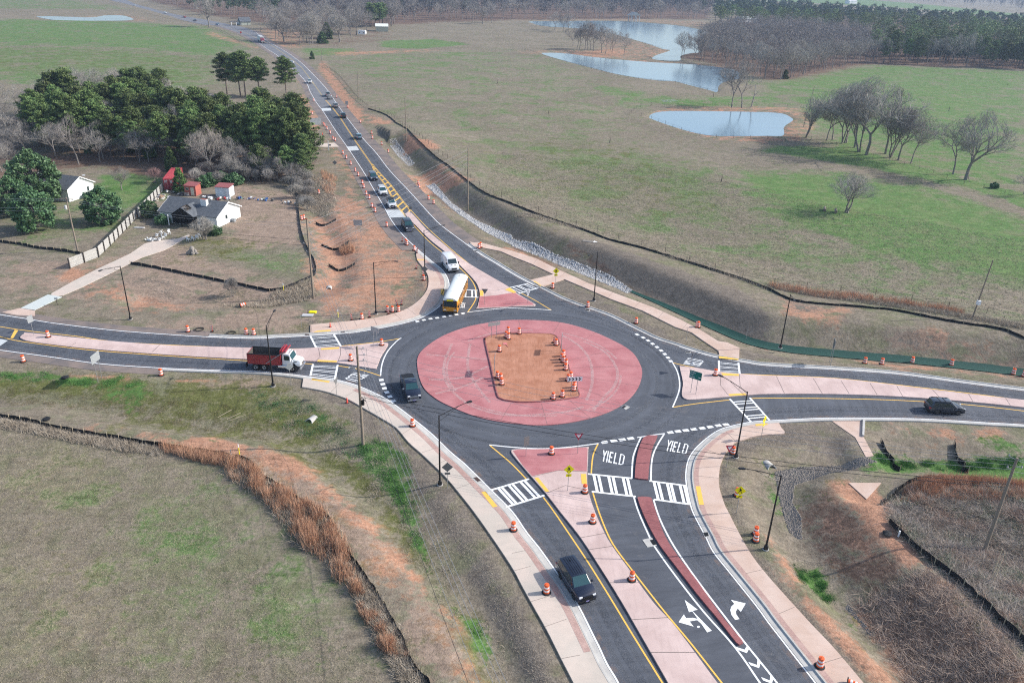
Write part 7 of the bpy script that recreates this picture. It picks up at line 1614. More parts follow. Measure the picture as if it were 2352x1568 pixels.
m_palebark = mat('pale_sycamore_bark', (.36,.33,.30), .9, noise=(3,.25)); m_paletwig = leafmat('pale_twigs', (.27,.245,.22), (.36,.33,.30), .9, .1)
m_mag = leafmat('glossy_leaves', (.065,.14,.060), (.12,.21,.095), .45, .15); m_cedar = leafmat('cedar_leaves', (.060,.115,.035), (.105,.165,.05), .8, .25)
m_redtwig = leafmat('reddish_twigs', (.24,.15,.14), (.32,.21,.20), .9, .1)
class Cloud:
    """many small leaf-sized faces, gathered with numpy"""
    def __init__(s, seed): s.r = np.random.default_rng(seed); s.V = []
    def clump(s, c, rad, n, size, flat=.7, up=.35):
        r = s.r; d = r.normal(size=(n, 3)); d /= np.linalg.norm(d, axis=1)[:, None]; q = r.random(n)**.45
        p = np.asarray(c)+d*q[:, None]*np.asarray(rad)*np.array([1, 1, flat])
        nn = r.normal(size=(n, 3)); nn[:, 2] = np.abs(nn[:, 2])+up; nn /= np.linalg.norm(nn, axis=1)[:, None]
        a = np.cross(nn, r.normal(size=(n, 3))); a /= np.linalg.norm(a, axis=1)[:, None]; b = np.cross(nn, a)
        sz = size*r.uniform(.6, 1.4, n)[:, None]
        s.V.append(np.stack([p-a*sz*.5-b*sz*.35, p+a*sz*.5-b*sz*.35, p+b*sz*.75], 1))
    def blades(s, p, h, wd, lean=.25):
        """upright grass blades at points p"""
        r = s.r; n = len(p); a = r.uniform(0, 2*np.pi, n); d = np.stack([np.cos(a), np.sin(a), np.zeros(n)], 1)*(wd/2)
        tip = p+np.stack([r.normal(size=n)*lean, r.normal(size=n)*lean, np.ones(n)], 1)*(h*r.uniform(.55, 1.25, n))[:, None] if np.ndim(h) == 0 or True else p
        s.V.append(np.stack([p-d, p+d, tip], 1))
    def build(s, name, m, parent=None):
        V_ = np.concatenate(s.V).reshape(-1, 3).astype(np.float32); n = len(V_)//3
        me = bpy.data.meshes.new(name); me.vertices.add(n*3); me.vertices.foreach_set('co', V_.ravel()); me.loops.add(n*3); me.loops.foreach_set('vertex_index', np.arange(n*3, dtype=np.int32))
        me.polygons.add(n); me.polygons.foreach_set('loop_start', np.arange(0, n*3, 3, dtype=np.int32)); me.update(calc_edges=True); me.materials.append(m)
        o = bpy.data.objects.new(name, me); S.collection.objects.link(o); o.parent = parent; return o
def tree_root(name): return thing(name, 'tree', 'tree')
def segs_to_mesh(segs, n=3):
    """segs: (a, b, r0, r1) -> arrays of a joined tube mesh"""
    A = np.array([s[0] for s in segs]); B = np.array([s[1] for s in segs]); R0 = np.array([s[2] for s in segs]); R1 = np.array([s[3] for s in segs])
    d = B-A; d /= np.maximum(np.linalg.norm(d, axis=1), 1e-6)[:, None]; ref = np.where(np.abs(d[:, 2:3]) > .9, np.array([[1., 0, 0]]), np.array([[0, 0, 1.]]))
    u = np.cross(d, ref); u /= np.linalg.norm(u, axis=1)[:, None]; w_ = np.cross(d, u); ang = 2*np.pi*np.arange(n)/n
    ring = u[:, None, :]*np.cos(ang)[None, :, None]+w_[:, None, :]*np.sin(ang)[None, :, None]
    V_ = np.concatenate([A[:, None]+ring*R0[:, None, None], B[:, None]+ring*R1[:, None, None]], 1)      # k, 2n, 3
    k = len(segs); base = (np.arange(k)*2*n)[:, None, None]; i = np.arange(n); q = np.stack([i, (i+1) % n, n+(i+1) % n, n+i], 1)[None]+base
    return V_.reshape(-1, 3), q.reshape(-1, 4)
def quads_obj(name, V_, Q, m, parent):
    me = bpy.data.meshes.new(name); me.vertices.add(len(V_)); me.vertices.foreach_set('co', V_.astype(np.float32).ravel()); me.loops.add(Q.size); me.loops.foreach_set('vertex_index', Q.astype(np.int32).ravel())
    me.polygons.add(len(Q)); me.polygons.foreach_set('loop_start', np.arange(0, Q.size, 4, dtype=np.int32)); me.update(calc_edges=True); me.materials.append(m)
    o = bpy.data.objects.new(name, me); S.collection.objects.link(o); o.parent = parent; return o
def bare_segs(seed, H=15.0, trunk=.28, fork=.35, levels=6, spread=.62, lean=0.0, stems=1, twig=.016):
    r = random.Random(seed); big, small = [], []
    def grow(p, d, L, rad, lv):
        n = 3 if lv < 2 else 2; q = p
        for k in range(n):
            d2 = (d+Vector((r.gauss(0,.10), r.gauss(0,.10), r.gauss(.05,.06)))).normalized(); e = q+d2*(L/n); r1 = rad*(1-.28*(k+1)/n); r0 = rad*(1-.28*k/n)
            (big if lv < 3 else small).append((tuple(q), tuple(e), max(r0, twig*.8), max(r1, twig*.6)))
            if lv >= 1 and k < n-1 and lv < levels and r.random() < .75:
                sd = Vector((r.gauss(0,1), r.gauss(0,1), r.gauss(.2,.4))).normalized(); grow(e, (d2*.55+sd*.75).normalized(), L*.62, r1*.5, lv+1)
            q = e; d = d2
        if lv >= levels: return
        m = r.choice((2,3,3)) if lv < levels-1 else 3
        ph = r.uniform(0, 6.28)
        for k in range(m):
            a = ph+2*math.pi*k/m+r.uniform(-.4,.4); perp = Vector((math.cos(a), math.sin(a), 0)); perp = (perp-d*perp.dot(d)); perp.normalize()
            s_ = spread*r.uniform(.6, 1.25); d2 = (d*math.cos(s_)+perp*math.sin(s_)+Vector((0,0,.10))).normalized()
            grow(q, d2, L*r.uniform(.66,.86), rad*.72*(.62 if m == 3 else .72)/.62*.85, lv+1)
    for s_ in range(stems):
        dd = Vector((lean+(r.uniform(-.35,.35) if stems > 1 else 0), r.uniform(-.35,.35) if stems > 1 else 0, 1)).normalized(); grow(Vector((r.uniform(-.3,.3)*(stems > 1), r.uniform(-.3,.3)*(stems > 1), -.2)), dd, H*fork, trunk, 0)
    zmax = max(s_[1][2] for s_ in big+small); k = H/zmax
    def wp(c):
        f = c[2]*k/H; q = k*(1.12 if f < .55 else 1.12*max(.12, math.cos((f-.55)/.45*1.30))); return (c[0]*q, c[1]*q, c[2]*k*(1 if f < .5 else 1))
    sc = lambda S_: [(wp(a), wp(b), r0, r1) for a, b, r0, r1 in S_]
    return sc(big), sc(small)
def make_bare(name, seed, mt=None, mc=None, **k):
    big, small = bare_segs(seed, **k); t = tree_root(name)
    quads_obj('trunk', *segs_to_mesh(big, 5), mt or m_bark, t); 
    r = np.random.default_rng(seed); E_ = np.array([s_[1] for s_ in small]); D_ = E_-np.array([s_[0] for s_ in small]); D_ /= np.maximum(np.linalg.norm(D_, axis=1), 1e-6)[:, None]
    kk = max(1, min(3 if k.get('H', 15) > 8 else 1, int(7000/len(E_)))); E_ = np.repeat(E_, kk, 0); D_ = np.repeat(D_, kk, 0)+r.normal(size=(len(E_), 3))*.55+np.array([0, 0, .25]); D_ /= np.linalg.norm(D_, axis=1)[:, None]
    L_t = (k.get('H', 15)*.055)*r.uniform(.5, 1.3, (len(E_), 1)); a_ = np.cross(D_, r.normal(size=(len(E_), 3))); a_ /= np.linalg.norm(a_, axis=1)[:, None]; wt = .013 if k.get('H', 15) > 8 else .007
    cl = Cloud(seed); cl.V.append(np.stack([E_-a_*wt, E_+a_*wt, E_+D_*L_t], 1)); V_, Q = segs_to_mesh(small, 3)
    cl.V.append(V_[Q][:, [0, 1, 2]]); cl.V.append(V_[Q][:, [0, 2, 3]]); cl.build('crown', mc or m_twig, t); return t
def make_pine(name, seed, H=18.0, low=.42, rad=3.6, dens=1.0, m=None, fork=0):
    r = random.Random(seed); t = tree_root(name); S_ = []; p = Vector((0,0,-.2)); bend = Vector((r.uniform(-.03,.03), r.uniform(-.03,.03), 1)); pts = []
    N = 10
    for k in range(N):
        e = p+Vector((bend.x+r.gauss(0,.015), bend.y+r.gauss(0,.015), 1)).normalized()*(H*.97/N); S_.append((tuple(p), tuple(e), .24*(1-k/N)+.03, .24*(1-(k+1)/N)+.03)); pts.append(p); p = e
    pts.append(p); cl = Cloud(seed)
    nb = int(34*dens)
    for k in range(nb):
        f = low+(1-low)*((k+.5)/nb)**.9; z = f*(N-.01); i = int(z); q = pts[i].lerp(pts[min(i+1, N)], z-i)
        g_ = (f-low)/(1-low); R_ = rad*(math.sin(math.pi*min(1, .22+g_*.78))**.8)*r.uniform(.55, 1.15)+.25; a = k*2.4+r.uniform(-.5,.5)
        d = Vector((math.cos(a), math.sin(a), r.uniform(.05,.45))); e = q+d*R_
        S_.append((tuple(q), tuple(e), .055, .02))
        for j in range(3 if R_ > 1.4 else 1):
            c = q.lerp(e, 1-.33*j)+Vector((r.gauss(0,.35), r.gauss(0,.35), r.gauss(.1,.2))); cl.clump(c, r.uniform(.75, 1.25), int(46*dens), .34, .55)
    cl.clump(pts[-1], 1.0, 60, .34, .9)
    quads_obj('trunk', *segs_to_mesh(S_, 6), m_pbark, t); cl.build('crown', m or m_pine, t); return t
def make_dome(name, seed, H, R, m, n=140, size=.30, base=.12, cone=0.0, per=55):
    r = random.Random(seed); t = tree_root(name); cl = Cloud(seed); S_ = [((0,0,-.2),(0,0,H*.55),.22,.12)]
    for k in range(n):
        f = r.random(); z = base*H+f*(1-base)*H*.94; pr = (math.sqrt(max(0, 1-(2*f-.72)**2*.62 if f > .36 else 1-(.36-f)*1.2)))*(1-cone*f); pr *= (1 if f < .85 else max(.25, (1-f)/.15))
        a = r.uniform(0, 6.283); q = R*pr*r.uniform(.62, 1.0); c = (math.cos(a)*q, math.sin(a)*q, z); cl.clump(c, r.uniform(.35,.62)*max(1, R/3), per, size, .8, .2)
        if k % 4 == 0: S_.append(((0,0,max(.3, z*.6)), c, .06, .02))
    cl.clump((0,0,H*.94), R*.3, 60, size)
    quads_obj('trunk', *segs_to_mesh(S_, 5), m_bark, t); cl.build('crown', m, t); return t
BARE = [Proto(make_bare('bare_tree', 11+i, H=15, trunk=.26, fork=.19+.03*(i % 3), spread=.60+.06*(i % 4), levels=6)) for i in range(5)]
TALL = [Proto(make_bare('bare_tree', 41+i, H=18, trunk=.22, fork=.42, spread=.34+.05*i, levels=5, twig=.02)) for i in range(4)]
OAK = [Proto(make_bare('bare_tree', 71+i, H=14, trunk=.40, fork=.17, spread=.60, levels=6)) for i in range(2)]
SYC = Proto(make_bare('bare_tree', 91, mt=m_palebark, mc=m_paletwig, H=15, trunk=.30, fork=.2, spread=.45, levels=6, twig=.022))
MULTI = [Proto(make_bare('bare_tree', 101+i, H=14, trunk=.20, fork=.30, spread=.40, levels=5, stems=3, lean=.15, twig=.02)) for i in range(2)]
SHRUB = [Proto(make_bare('bare_shrub', 111+i, H=4, trunk=.07, fork=.2, spread=.5, levels=5, stems=5, twig=.012)) for i in range(2)]
REDSH = Proto(make_bare('bare_shrub', 121, mt=m_bark, mc=m_redtwig, H=4, trunk=.07, fork=.2, spread=.5, levels=5, stems=4, twig=.014))
PINE = [Proto(make_pine('pine_tree', 5+i, 18, .40-.04*i, 3.8+.25*(i % 2), 1.6)) for i in range(4)]
DENSE = [Proto(make_pine('pine_tree', 25+i, 16, .26+.04*i, 3.9, 1.5)) for i in range(4)]
FARP = [Proto(make_pine('pine_tree', 35+i, 18, .45, 3.4, .6)) for i in range(2)]
MAG = [Proto(make_dome('broadleaf_evergreen', 51+i, 9, 4.2, m_mag, 210, .34, .10, per=70)) for i in range(2)]
CEDAR = [Proto(make_dome('cedar_tree', 61+i, 7, 2.1, m_cedar, 130, .26, .02, .75)) for i in range(2)]
BUSH = [Proto(make_dome('evergreen_bush', 65+i, 2.2, 1.4, m_mag, 70, .24, .02)) for i in range(1)]
tr_ = random.Random(99)
def plant(protos, px, H, H0, label, group=None, wide=1.0, rz=None, tilt=None, dy=0):
    p = at(*px); p.z = hz(p.x, p.y)-.05 if px[1] > 60 else -.05
    pr = tr_.choice(protos) if isinstance(protos, list) else protos; s_ = H/H0
    return pr.put((p.x, p.y, p.z), tr_.uniform(0, 6.28) if rz is None else rz, label, group, (s_*wide, s_*wide, s_), tilt)
def scatter(poly_px, n, seed, mind):
    P = G0(poly_px); r = random.Random(seed); lo, hi = P.min(0), P.max(0); out = []; tries = 0
    while len(out) < n and tries < n*60:
        tries += 1; x, y = r.uniform(lo[0], hi[0]), r.uniform(lo[1], hi[1])
        if not inside(P, np.array([x]), np.array([y]))[0]: continue
        if any((x-a)**2+(y-b)**2 < mind*mind for a, b in out[-200:]): continue
        out.append((x, y))
    return out
def plant_xy(protos, xy, H, H0, label, group, wide=1.0):
    pr = tr_.choice(protos) if isinstance(protos, list) else protos; s_ = H/H0
    return pr.put((xy[0], xy[1], hz(*xy)-.05), tr_.uniform(0, 6.28), label, group, (s_*wide, s_*wide, s_))
# left grove
for xy in scatter([(70,335),(110,285),(180,262),(340,258),(440,290),(560,318),(640,318),(700,325),(712,380),(690,405),(600,392),(540,385),(430,388),(380,372),(300,368),(215,360),(120,352),(75,350)], 62, 4, 3.6):
    plant_xy(DENSE, xy, tr_.uniform(12.5, 17.5), 16, 'tall dark green pine in the dense grove left of the road', 'pines of the left grove', tr_.uniform(.85, 1.1))
for px, H in (((90,330),14),((168,285),18),((275,300),17.5),((305,325),16),((380,372),14),((480,330),14),((690,350),14),((640,345),12),((520,350),14)): plant(DENSE, px, H, 16, 'tall dark green pine in the dense grove left of the road', 'pines of the left grove')
for px, H, lb in ((t_(0,0,2087,868),17,'leftmost pine of the tall roadside group on the far lawn'),(t_(0,0,2212,890),17.5,'second pine of the tall roadside group on the far lawn'),(t_(0,0,2256,892),18.5,'third pine of the tall roadside group on the far lawn'),
                  (t_(1,0,35,885),16,'pine with bare lower trunk left of the lone roadside pine'),(t_(1,0,283,895),16.5,'lone broad pine right beside the far road')): plant(PINE, px, H, 18, lb, None, 1.22)
plant(PINE, (375,250), 15, 18, 'pine with mistletoe clumps behind the left grove', None, 1.1)
for px, H, pr, lb, wd in (((181,378),13.5,BARE,'bare grey tree at the front left edge of the pine grove',1.0),((487,404),13.5,SYC,'pale bare sycamore between the sheds and the pines',1.05),((560,402),8,BARE,'slim bare tree right of the pale sycamore',.9),((592,405),7,BARE,'short bare tree at the right end of the brush',.9),
                          ((455,372),8,BARE,'small bare tree in front of the left grove gap',1),((20,335),11,BARE,'bare tree at the left picture edge above the magnolias',1),((64,360),10,BARE,'bare purplish tree left of the grove front',1),((5,395),8,BARE,'low bare tree at the left edge beside the magnolia',1),((105,345),9,BARE,'bare tree between magnolia and grove',1),
                          ((280,437),6,OAK,'small round bare tree on the green side lawn',.9),((536,678),3.5,SHRUB,'thin leafless sapling by the yard silt fence',.7)): plant(pr, px, H, {id(BARE):15,id(OAK):14,id(SHRUB):4}.get(id(pr), 15), lb, None, wd)
plant(REDSH, (359,420), 4.2, 4, 'pinkish bare shrub beside the wooden fence', None, 1.2)
plant(SHRUB, (467.5,549.5), 5.0, 4, 'large tan bare shrub in front of the burnt house', None, 1.25)
for px, H in (((140,238),13),((175,232),13),((230,232),13),((270,238),14),((310,240),13),((345,248),12),((420,262),10),((445,270),9),((10,265),11),((50,262),11),((90,262),11),((-20,300),11),((30,300),10),((395,255),12),((205,240),12),((455,285),8)):
    plant(BARE, px, H, 15, 'hazy bare grey tree behind the left pine grove', 'bare trees behind the left grove', 1.1)
plant(MAG, (84.5,529.5), 9.2, 9, 'round magnolia with a short trunk on the left lawn', None, .95); plant(MAG, (88,470), 12.5, 9, 'tall broad magnolia rising behind the round one', None, .95); plant(MAG, (35,492), 8.5, 9, 'dark magnolia at the left edge of the clump', None, 1.0)
plant(MAG, (241,512), 8.0, 9, 'dense egg-shaped magnolia standing alone on the lawn', None, 1.05)
plant(CEDAR, (416,440), 6.0, 7, 'pointed cedar between container and red shed', None, 1.2); plant(MAG, (345,498), 3.8, 9, 'small dark evergreen shrub beside the wooden fence', None, 1.1)
for k, (px, H, wd) in enumerate((((375,514),2.0,1.1),((492,538),1.8,1.3),((470,428),2.6,1.1),((484,424),2.8,1.2),((510,421),2.8,1.2),((540,423),2.8,1.1))): plant(BUSH, px, H, 2.2, ('dark bush at the left corner of the burnt house','low dark bush under the bare shrub','bush between the red and white sheds','bush left of the white shed','bush behind the white shed','bush right of the white shed')[k], None, wd)
for k, xy in enumerate(scatter([(440,425),(560,430),(620,440),(700,425),(715,400),(640,395),(560,400),(470,405)], 16, 8, 1.6)): plant_xy(SHRUB, xy, tr_.uniform(3, 5), 4, 'tangled bare shrub in the brush behind the sheds', 'brush behind the sheds', 1.2)
for k, xy in enumerate(scatter([(640,440),(700,420),(722,440),(715,480),(680,478)], 8, 9, 1.6)): plant_xy(SHRUB, xy, tr_.uniform(2.4, 4), 4, 'tangled bare shrub at the north end of the yard fence', 'brush by the yard fence', 1.2)
for px, H, wd, lb in (((600,380),9,.9,'cedar in front of the pines right of the pale sycamore'),((345,362),9,.8,'yellow-green cedar at the front of the grove'),((680,385),8,1,'cedar at the right end of the grove'),((395,392),6.5,1,'cedar behind the red container')): plant(CEDAR, px, H, 7, lb, None, wd)
# understorey along the front of the grove
for xy in scatter([(120,352),(215,360),(300,368),(380,372),(430,388),(540,385),(600,392),(690,405),(712,380),(700,350),(560,350),(380,345),(200,335)], 26, 17, 3): plant_xy(DENSE if tr_.random() < .45 else CEDAR, xy, tr_.uniform(5, 8.5), 16 if False else 9, 'young evergreen in the understorey at the front of the left grove', 'understorey of the left grove', 1.1)
for xy in scatter([(10,400),(60,360),(120,345),(230,365),(330,385),(400,372),(300,350),(150,330),(0,330)], 14, 18, 4): plant_xy(BARE, xy, tr_.uniform(7, 11), 15, 'low bare tree in the thicket left of the grove', 'bare thicket left of the grove', 1.2)
# grey trees round the far farm
for xy in scatter([(640,104),(700,106),(790,96),(850,80),(900,70),(900,52),(780,48),(640,56),(615,70)], 26, 19, 8): plant_xy(BARE if tr_.random() < .7 else OAK, xy, tr_.uniform(17, 24), 15, 'grey leafless tree in the mass round the far farm', 'grey tree mass round the far farm', 1.1)
for px, H in (((640,388),12),((662,392),12.5),((684,396),12),((703,404),11.5),((622,396),10),((712,388),13),((700,420),9),((660,412),9),((600,408),9)): plant(DENSE, px, H, 16, 'dark pine at the right end of the left grove above the brush', 'pines at the right end of the left grove', 1.1)
for px, H in (((580,412),7),((640,418),6.5),((676,424),6),((545,416),6),((525,412),7)): plant(BARE, px, H, 15, 'short bare tree in the brush at the right end of the grove', 'short bare trees at the right end of the grove', 1.1)
for px, H in (((130,362),10),((230,372),9),((320,372),9),((450,395),9),((530,398),10),((620,405),8),((690,412),8),((410,350),14),((250,330),14),((550,345),14)): plant(BARE, px, H, 15, 'grey bare tree among the pines at the front of the left grove', 'bare trees among the left grove pines', 1.0)
# right side trees
for k, (px, tp, wd) in enumerate((((1849,317),(1858,227),.9),((1899,321),(1900,235),.9),((1911.5,321.7),(1920,225),.9),((1936.5,329.5),(1945,200),.9),((1943.5,328),(1955,195),1.0),((1963,339),(1975,200),.9),((1975,349),(1990,210),.9),((1990,356),(2005,188),1.15),
                 ((2034,353),(2060,215),1.0),((2044,361),(2080,240),.9),((2063,368),(2090,250),.9),((2091.5,375),(2120,275),.8))):
    p = at(*px); H = height_at(p, tp)+.5; nm = ('first','second','third','fourth','fifth','sixth','seventh','eighth and widest','ninth','tenth','eleventh','last')[k]
    plant(BARE if k % 3 else MULTI, px, H*1.06, 15 if k % 3 else 14, nm+' bare tree from the left in the row right of the oval pond', 'bare trees right of the oval pond', wd*1.12, tilt=(0,.02))
for k, (px, tp) in enumerate((((2189,397+3),(2200,262)),((2217.75,413),(2235,248)))):
    p = at(*px); H = height_at(p, tp); plant(OAK if k else BARE, px, H, 14 if k else 15, ('left','right')[k]+' tree of the pair of bare trees at the right picture edge', None, .95, tilt=(0,.03))
p = at(1944,488); plant(MULTI, (1944,488), height_at(p, (1955,392)), 14, 'lone bushy bare tree on the green slope beside two logs', None, 1.7)
plant(BUSH, (2283,432), 1.6, 2.2, 'small dark round bush by the fence at the right edge'); plant(BARE, (2350,447), 7, 15, 'scrubby bare tree cut by the right picture edge', None, 1.2)
for px, tp, lb, pr in (((1680.5,247.5),(1700,130),'left tall bare tree on the bank between two ponds',TALL),((1703.5,248.75),(1725,135),'right tall bare tree on the bank between two ponds',TALL)):
    p = at(*px); plant(pr, px, height_at(p, tp), 18, lb, None, 1.2, tilt=(0,.07))
p = at(1724.75,247); tag(MB().tube((0,0,-.2),(.8,0,5.5),.30,.22,7).tube((.8,0,5.5),(.5,0,9.5),.2,.1,6).tube((.75,0,5),(2.2,0,6.6),.16,.08,6).build('dead_snag', m_palebark, loc=p), 'broken forked dead tree beside the two tall bare trees', 'dead tree')
for k, (px, H) in enumerate((((1275,69),16),((1293,72),16),((1306,74),17),((1316,107.5),14),((1325,114),14),((1331,114),15),((1343.5,115.5),20),((1350,114),19),((1356,114),18),((1363.5,117.5),19),((1382,122),18),((1391,125),17),((1403,115),15),((1405.5,123),15),((1433,128),13),((1438.5,107.5),10))):
    plant(TALL, px, H, 18, 'bare tree in the small stand beside the far ponds', 'bare trees beside the far ponds', 1.25 if k > 2 else 1.6)
plant(CEDAR, (741,100), 8, 7, 'round dark cedar at the foot of the grey trees', None, 2.0); plant(CEDAR, (717,136), 4.6, 7, 'single round shrub between far road and pasture', None, 1.3); plant(CEDAR, (752,90), 12, 7, 'dark conifer behind the round cedar', None, 1.5)
for k, (px, H, wd) in enumerate((((688,102.5),16,1.2),((697,99),16,1.1),((712,102),16,1.2),((730,98),14,1.2),((660,90),13,1.3),((770,80),17,1.2),((820,80),17,1.2),((842,72),18,1.2))): plant(BARE, px, H, 15, 'grey bare tree in the roadside clump at the top', 'grey trees by the far farm', wd)
plant(OAK, (779,97.5), 20, 14, 'big round bare oak by the far farm', None, 1.15); plant(BARE, (807,88), 19, 15, 'tall bare tree left of the white caravan trailer', None, 1.1)
plant(OAK, (480,63.75), 24, 14, 'very large bare tree beside the fence at the far road', None, .95)
plant(OAK, (1109,54.5), 17, 14, 'wide bare tree in front of the far woods', None, 1.2); plant(BARE, (1129,52), 17, 15, 'bare tree right of the wide one before the far woods', None, 1.1); plant(BARE, (904,55), 24, 15, 'tall bare tree right of the farm pines', None, 1.1); plant(BARE, (896,55), 18, 15, 'smaller bare tree just right of the farm pines', None, 1.0); plant(BARE, (608,54), 22, 15, 'bare tree left of the roadside clump at the top')
for k, px in enumerate(((850,60),(862,61),(872,60),(880,58),(855,63))): plant(DENSE, px, 20, 16, 'dark pine in the clump above the metal farm building', 'farm pines', 1.2)
plant(CEDAR, (1803,181), 5, 7, 'dark round cedar at the forest corner', None, 1.6)
# forest on the right: bare trees in front and to the left, pines behind
FG = 'bare trees of the right-hand forest'; FP = 'pines of the right-hand forest'
edge = [(1565,134),(1600,141),(1638,147),(1690,156),(1740,168),(1764,182),(1775,180),(1790,184),(1824,180),(1860,170),(1919,158),(1960,151),(1989,146),(2030,147)]
we = resample(G0(edge), 6.5)
for p in we: plant_xy(TALL, (p[0]+tr_.uniform(-1.5,1.5), p[1]+tr_.uniform(0,4)), tr_.uniform(14, 19), 18, 'leafless tree in the grey part of the right-hand forest', FG, 1.15)
for xy in scatter([(1600,136),(1690,150),(1764,172),(1824,174),(1919,152),(1989,142),(2060,146),(2060,120),(1960,98),(1800,78),(1700,76),(1640,92),(1605,112)], 62, 12, 6.0): plant_xy(TALL, xy, tr_.uniform(15, 20), 18, 'leafless tree in the grey part of the right-hand forest', FG, 1.2)
we = resample(G0([(2030,147),(2064,147),(2140,152),(2214,155),(2290,158),(2352,162),(2430,167),(2500,172)]), 8)
for p in we: plant_xy(PINE if tr_.random() < .45 else TALL, (p[0], p[1]+tr_.uniform(0,6)), tr_.uniform(16, 22), 18, 'tree at the front edge of the dark forest at the right', 'front trees of the dark right-hand forest', 1.0)
for xy in scatter([(2000,140),(2120,148),(2352,158),(2500,168),(2500,110),(2352,90),(2200,80),(2064,72),(1950,70),(1880,68),(1800,62),(1700,56),(1640,52),(1640,64),(1760,74),(1900,86),(2000,104)], 250, 13, 6.0): plant_xy(FARP, xy, tr_.uniform(16, 23), 18, 'pine in the dark crowns of the right-hand forest', FP, 1.35)
# far woods that read as one mass
def woods(name, lb, poly_px, n, seed, m, H=(16,22), per=70, size=1.3, bare=False, trunk=True):
    pts = scatter(poly_px, n, seed, 4.0); cl = Cloud(seed); r = random.Random(seed); S_ = []
    for x, y in pts:
        h = r.uniform(*H); R_ = h*.22
        if bare:
            for j in range(3): cl.clump((x+r.gauss(0,1), y+r.gauss(0,1), h*(.55+.15*j)), R_*1.1, per//3, size*.55, 1.5, -.2)
            for j in range(3): a = r.uniform(0,6.28); S_.append(((x,y,h*.35),(x+math.cos(a)*R_*.8,y+math.sin(a)*R_*.8,h*r.uniform(.75,.97)),.16,.05))
        else:
            for j in range(4): cl.clump((x+r.gauss(0,R_*.4), y+r.gauss(0,R_*.4), h*(.5+.14*j)), R_*.75, per//4, size, .7, .3)
        S_.append(((x,y,-.3),(x+r.gauss(0,.4),y,h*.75),.26,.12))
    V_, Q = segs_to_mesh(S_, 4); t = cl.build(name, m); tag(t, lb, 'woods', kind='stuff')
    T3 = quads_obj('trunks', V_, Q, m_bark, t); T3['kind'] = 'stuff'; return t
m_fartwig = leafmat('far_twigs', (.07,.07,.078), (.12,.115,.12), .95, 0); m_midtwig = leafmat('mid_twigs', (.165,.155,.148), (.235,.22,.21), .95, 0); m_farpine = leafmat('far_pine', (.038,.072,.038), (.07,.11,.055), .9, 0)
woods('far_woods', 'wide band of grey leafless woods along the top of the picture', [(640,56),(888,54),(1013,47),(1176,43),(1426,42),(1626,42),(1640,25),(1610,-5),(1300,-22),(900,-22),(640,-18)], 2300, 21, m_fartwig, (15,23), 150, 1.6, True)
woods('far_woods', 'dark evergreen belt behind the far road at the top left', [(345,0),(410,18),(475,34),(560,44),(640,50),(640,-8),(400,-22),(330,-16)], 260, 22, m_farpine, (14,20), 120, 1.2)
woods('far_woods', 'scattered pines among the leafless woods at the top', [(900,46),(1200,36),(1626,36),(1640,15),(1500,-12),(1000,-15)], 120, 23, m_farpine, (18,24), 120, 1.5)
woods('far_woods', 'blue hazy leafless woods beyond the green strip at the top right', [(1600,22),(1700,6),(1760,-2),(1830,-8),(2080,6),(2352,30),(2520,44),(2520,-2),(2352,-14),(2000,-32),(1700,-28),(1560,-14)], 1700, 24, m_fartwig, (16,24), 90, 2.2, True)
woods('far_woods', 'grey crowns between the right-hand pines and the green strip', [(1640,46),(1700,50),(1880,60),(2064,66),(2200,74),(2352,84),(2520,96),(2520,78),(2352,66),(2064,48),(1850,32),(1700,22),(1640,28)], 380, 25, m_farpine, (15,21), 150, 1.5)
woods('forest_interior', 'grey leafless crowns filling the middle of the right-hand forest', [(1600,132),(1690,146),(1764,166),(1824,168),(1919,148),(1989,138),(2060,140),(2060,120),(1960,98),(1800,78),(1700,76),(1640,92),(1605,112)], 420, 28, m_midtwig, (14,19), 240, .7, True)
woods('forest_interior', 'dark pine and holly thicket under the right-hand forest edge', [(2030,143),(2140,148),(2352,158),(2520,169),(2520,140),(2352,130),(2140,122),(2020,118)], 210, 29, m_farpine, (9,16), 190, .9)
for k, xy in enumerate(scatter([(640,56),(888,58),(1013,51),(1176,48),(1426,46),(1620,46),(1620,38),(1176,40),(900,46),(640,46)], 38, 27, 9)): plant_xy(TALL, xy, tr_.uniform(17, 24), 18, 'leafless tree at the front edge of the top woods', 'front trees of the top woods', 1.3)
# ================================================================ grasses, brush and stones (nobody could count them)
def ground_pts(pts, n, seed):
    P = G0(pts) if not isinstance(pts, np.ndarray) else pts; r = np.random.default_rng(seed); lo, hi = P.min(0), P.max(0); out = np.zeros((0, 2))
    while len(out) < n:
        q = r.uniform(lo, hi, (n*2, 2)); q = q[inside(P, q[:, 0], q[:, 1])]; out = np.concatenate([out, q])
    return out[:n]
def with_z(q): return np.column_stack([q, relief(q[:, 0], q[:, 1])-.05])
def clustered(q, k, spread, seed):
    r = np.random.default_rng(seed); return np.repeat(q, k, 0)+r.normal(size=(len(q)*k, 2))*spread
def grassmat(name, c1, c2):
    m = newmat(name, .9, .1); n = m.noise(.8, 4, .7); m.l(m.mix(m.ramp(n, .3, .7), c1, c2), m.b.inputs['Base Color']); return m.m
m_broom = grassmat('orange_broom_grass', (.44,.24,.15), (.62,.40,.28)); m_straw = grassmat('grey_straw', (.33,.28,.22), (.50,.44,.36)); m_brush = grassmat('grey_brush', (.27,.225,.19), (.50,.44,.38)); m_lush = grassmat('bright_grass', (.07,.19,.05), (.15,.30,.09)); m_tan = grassmat('pasture_tufts', (.27,.24,.17), (.40,.36,.26))
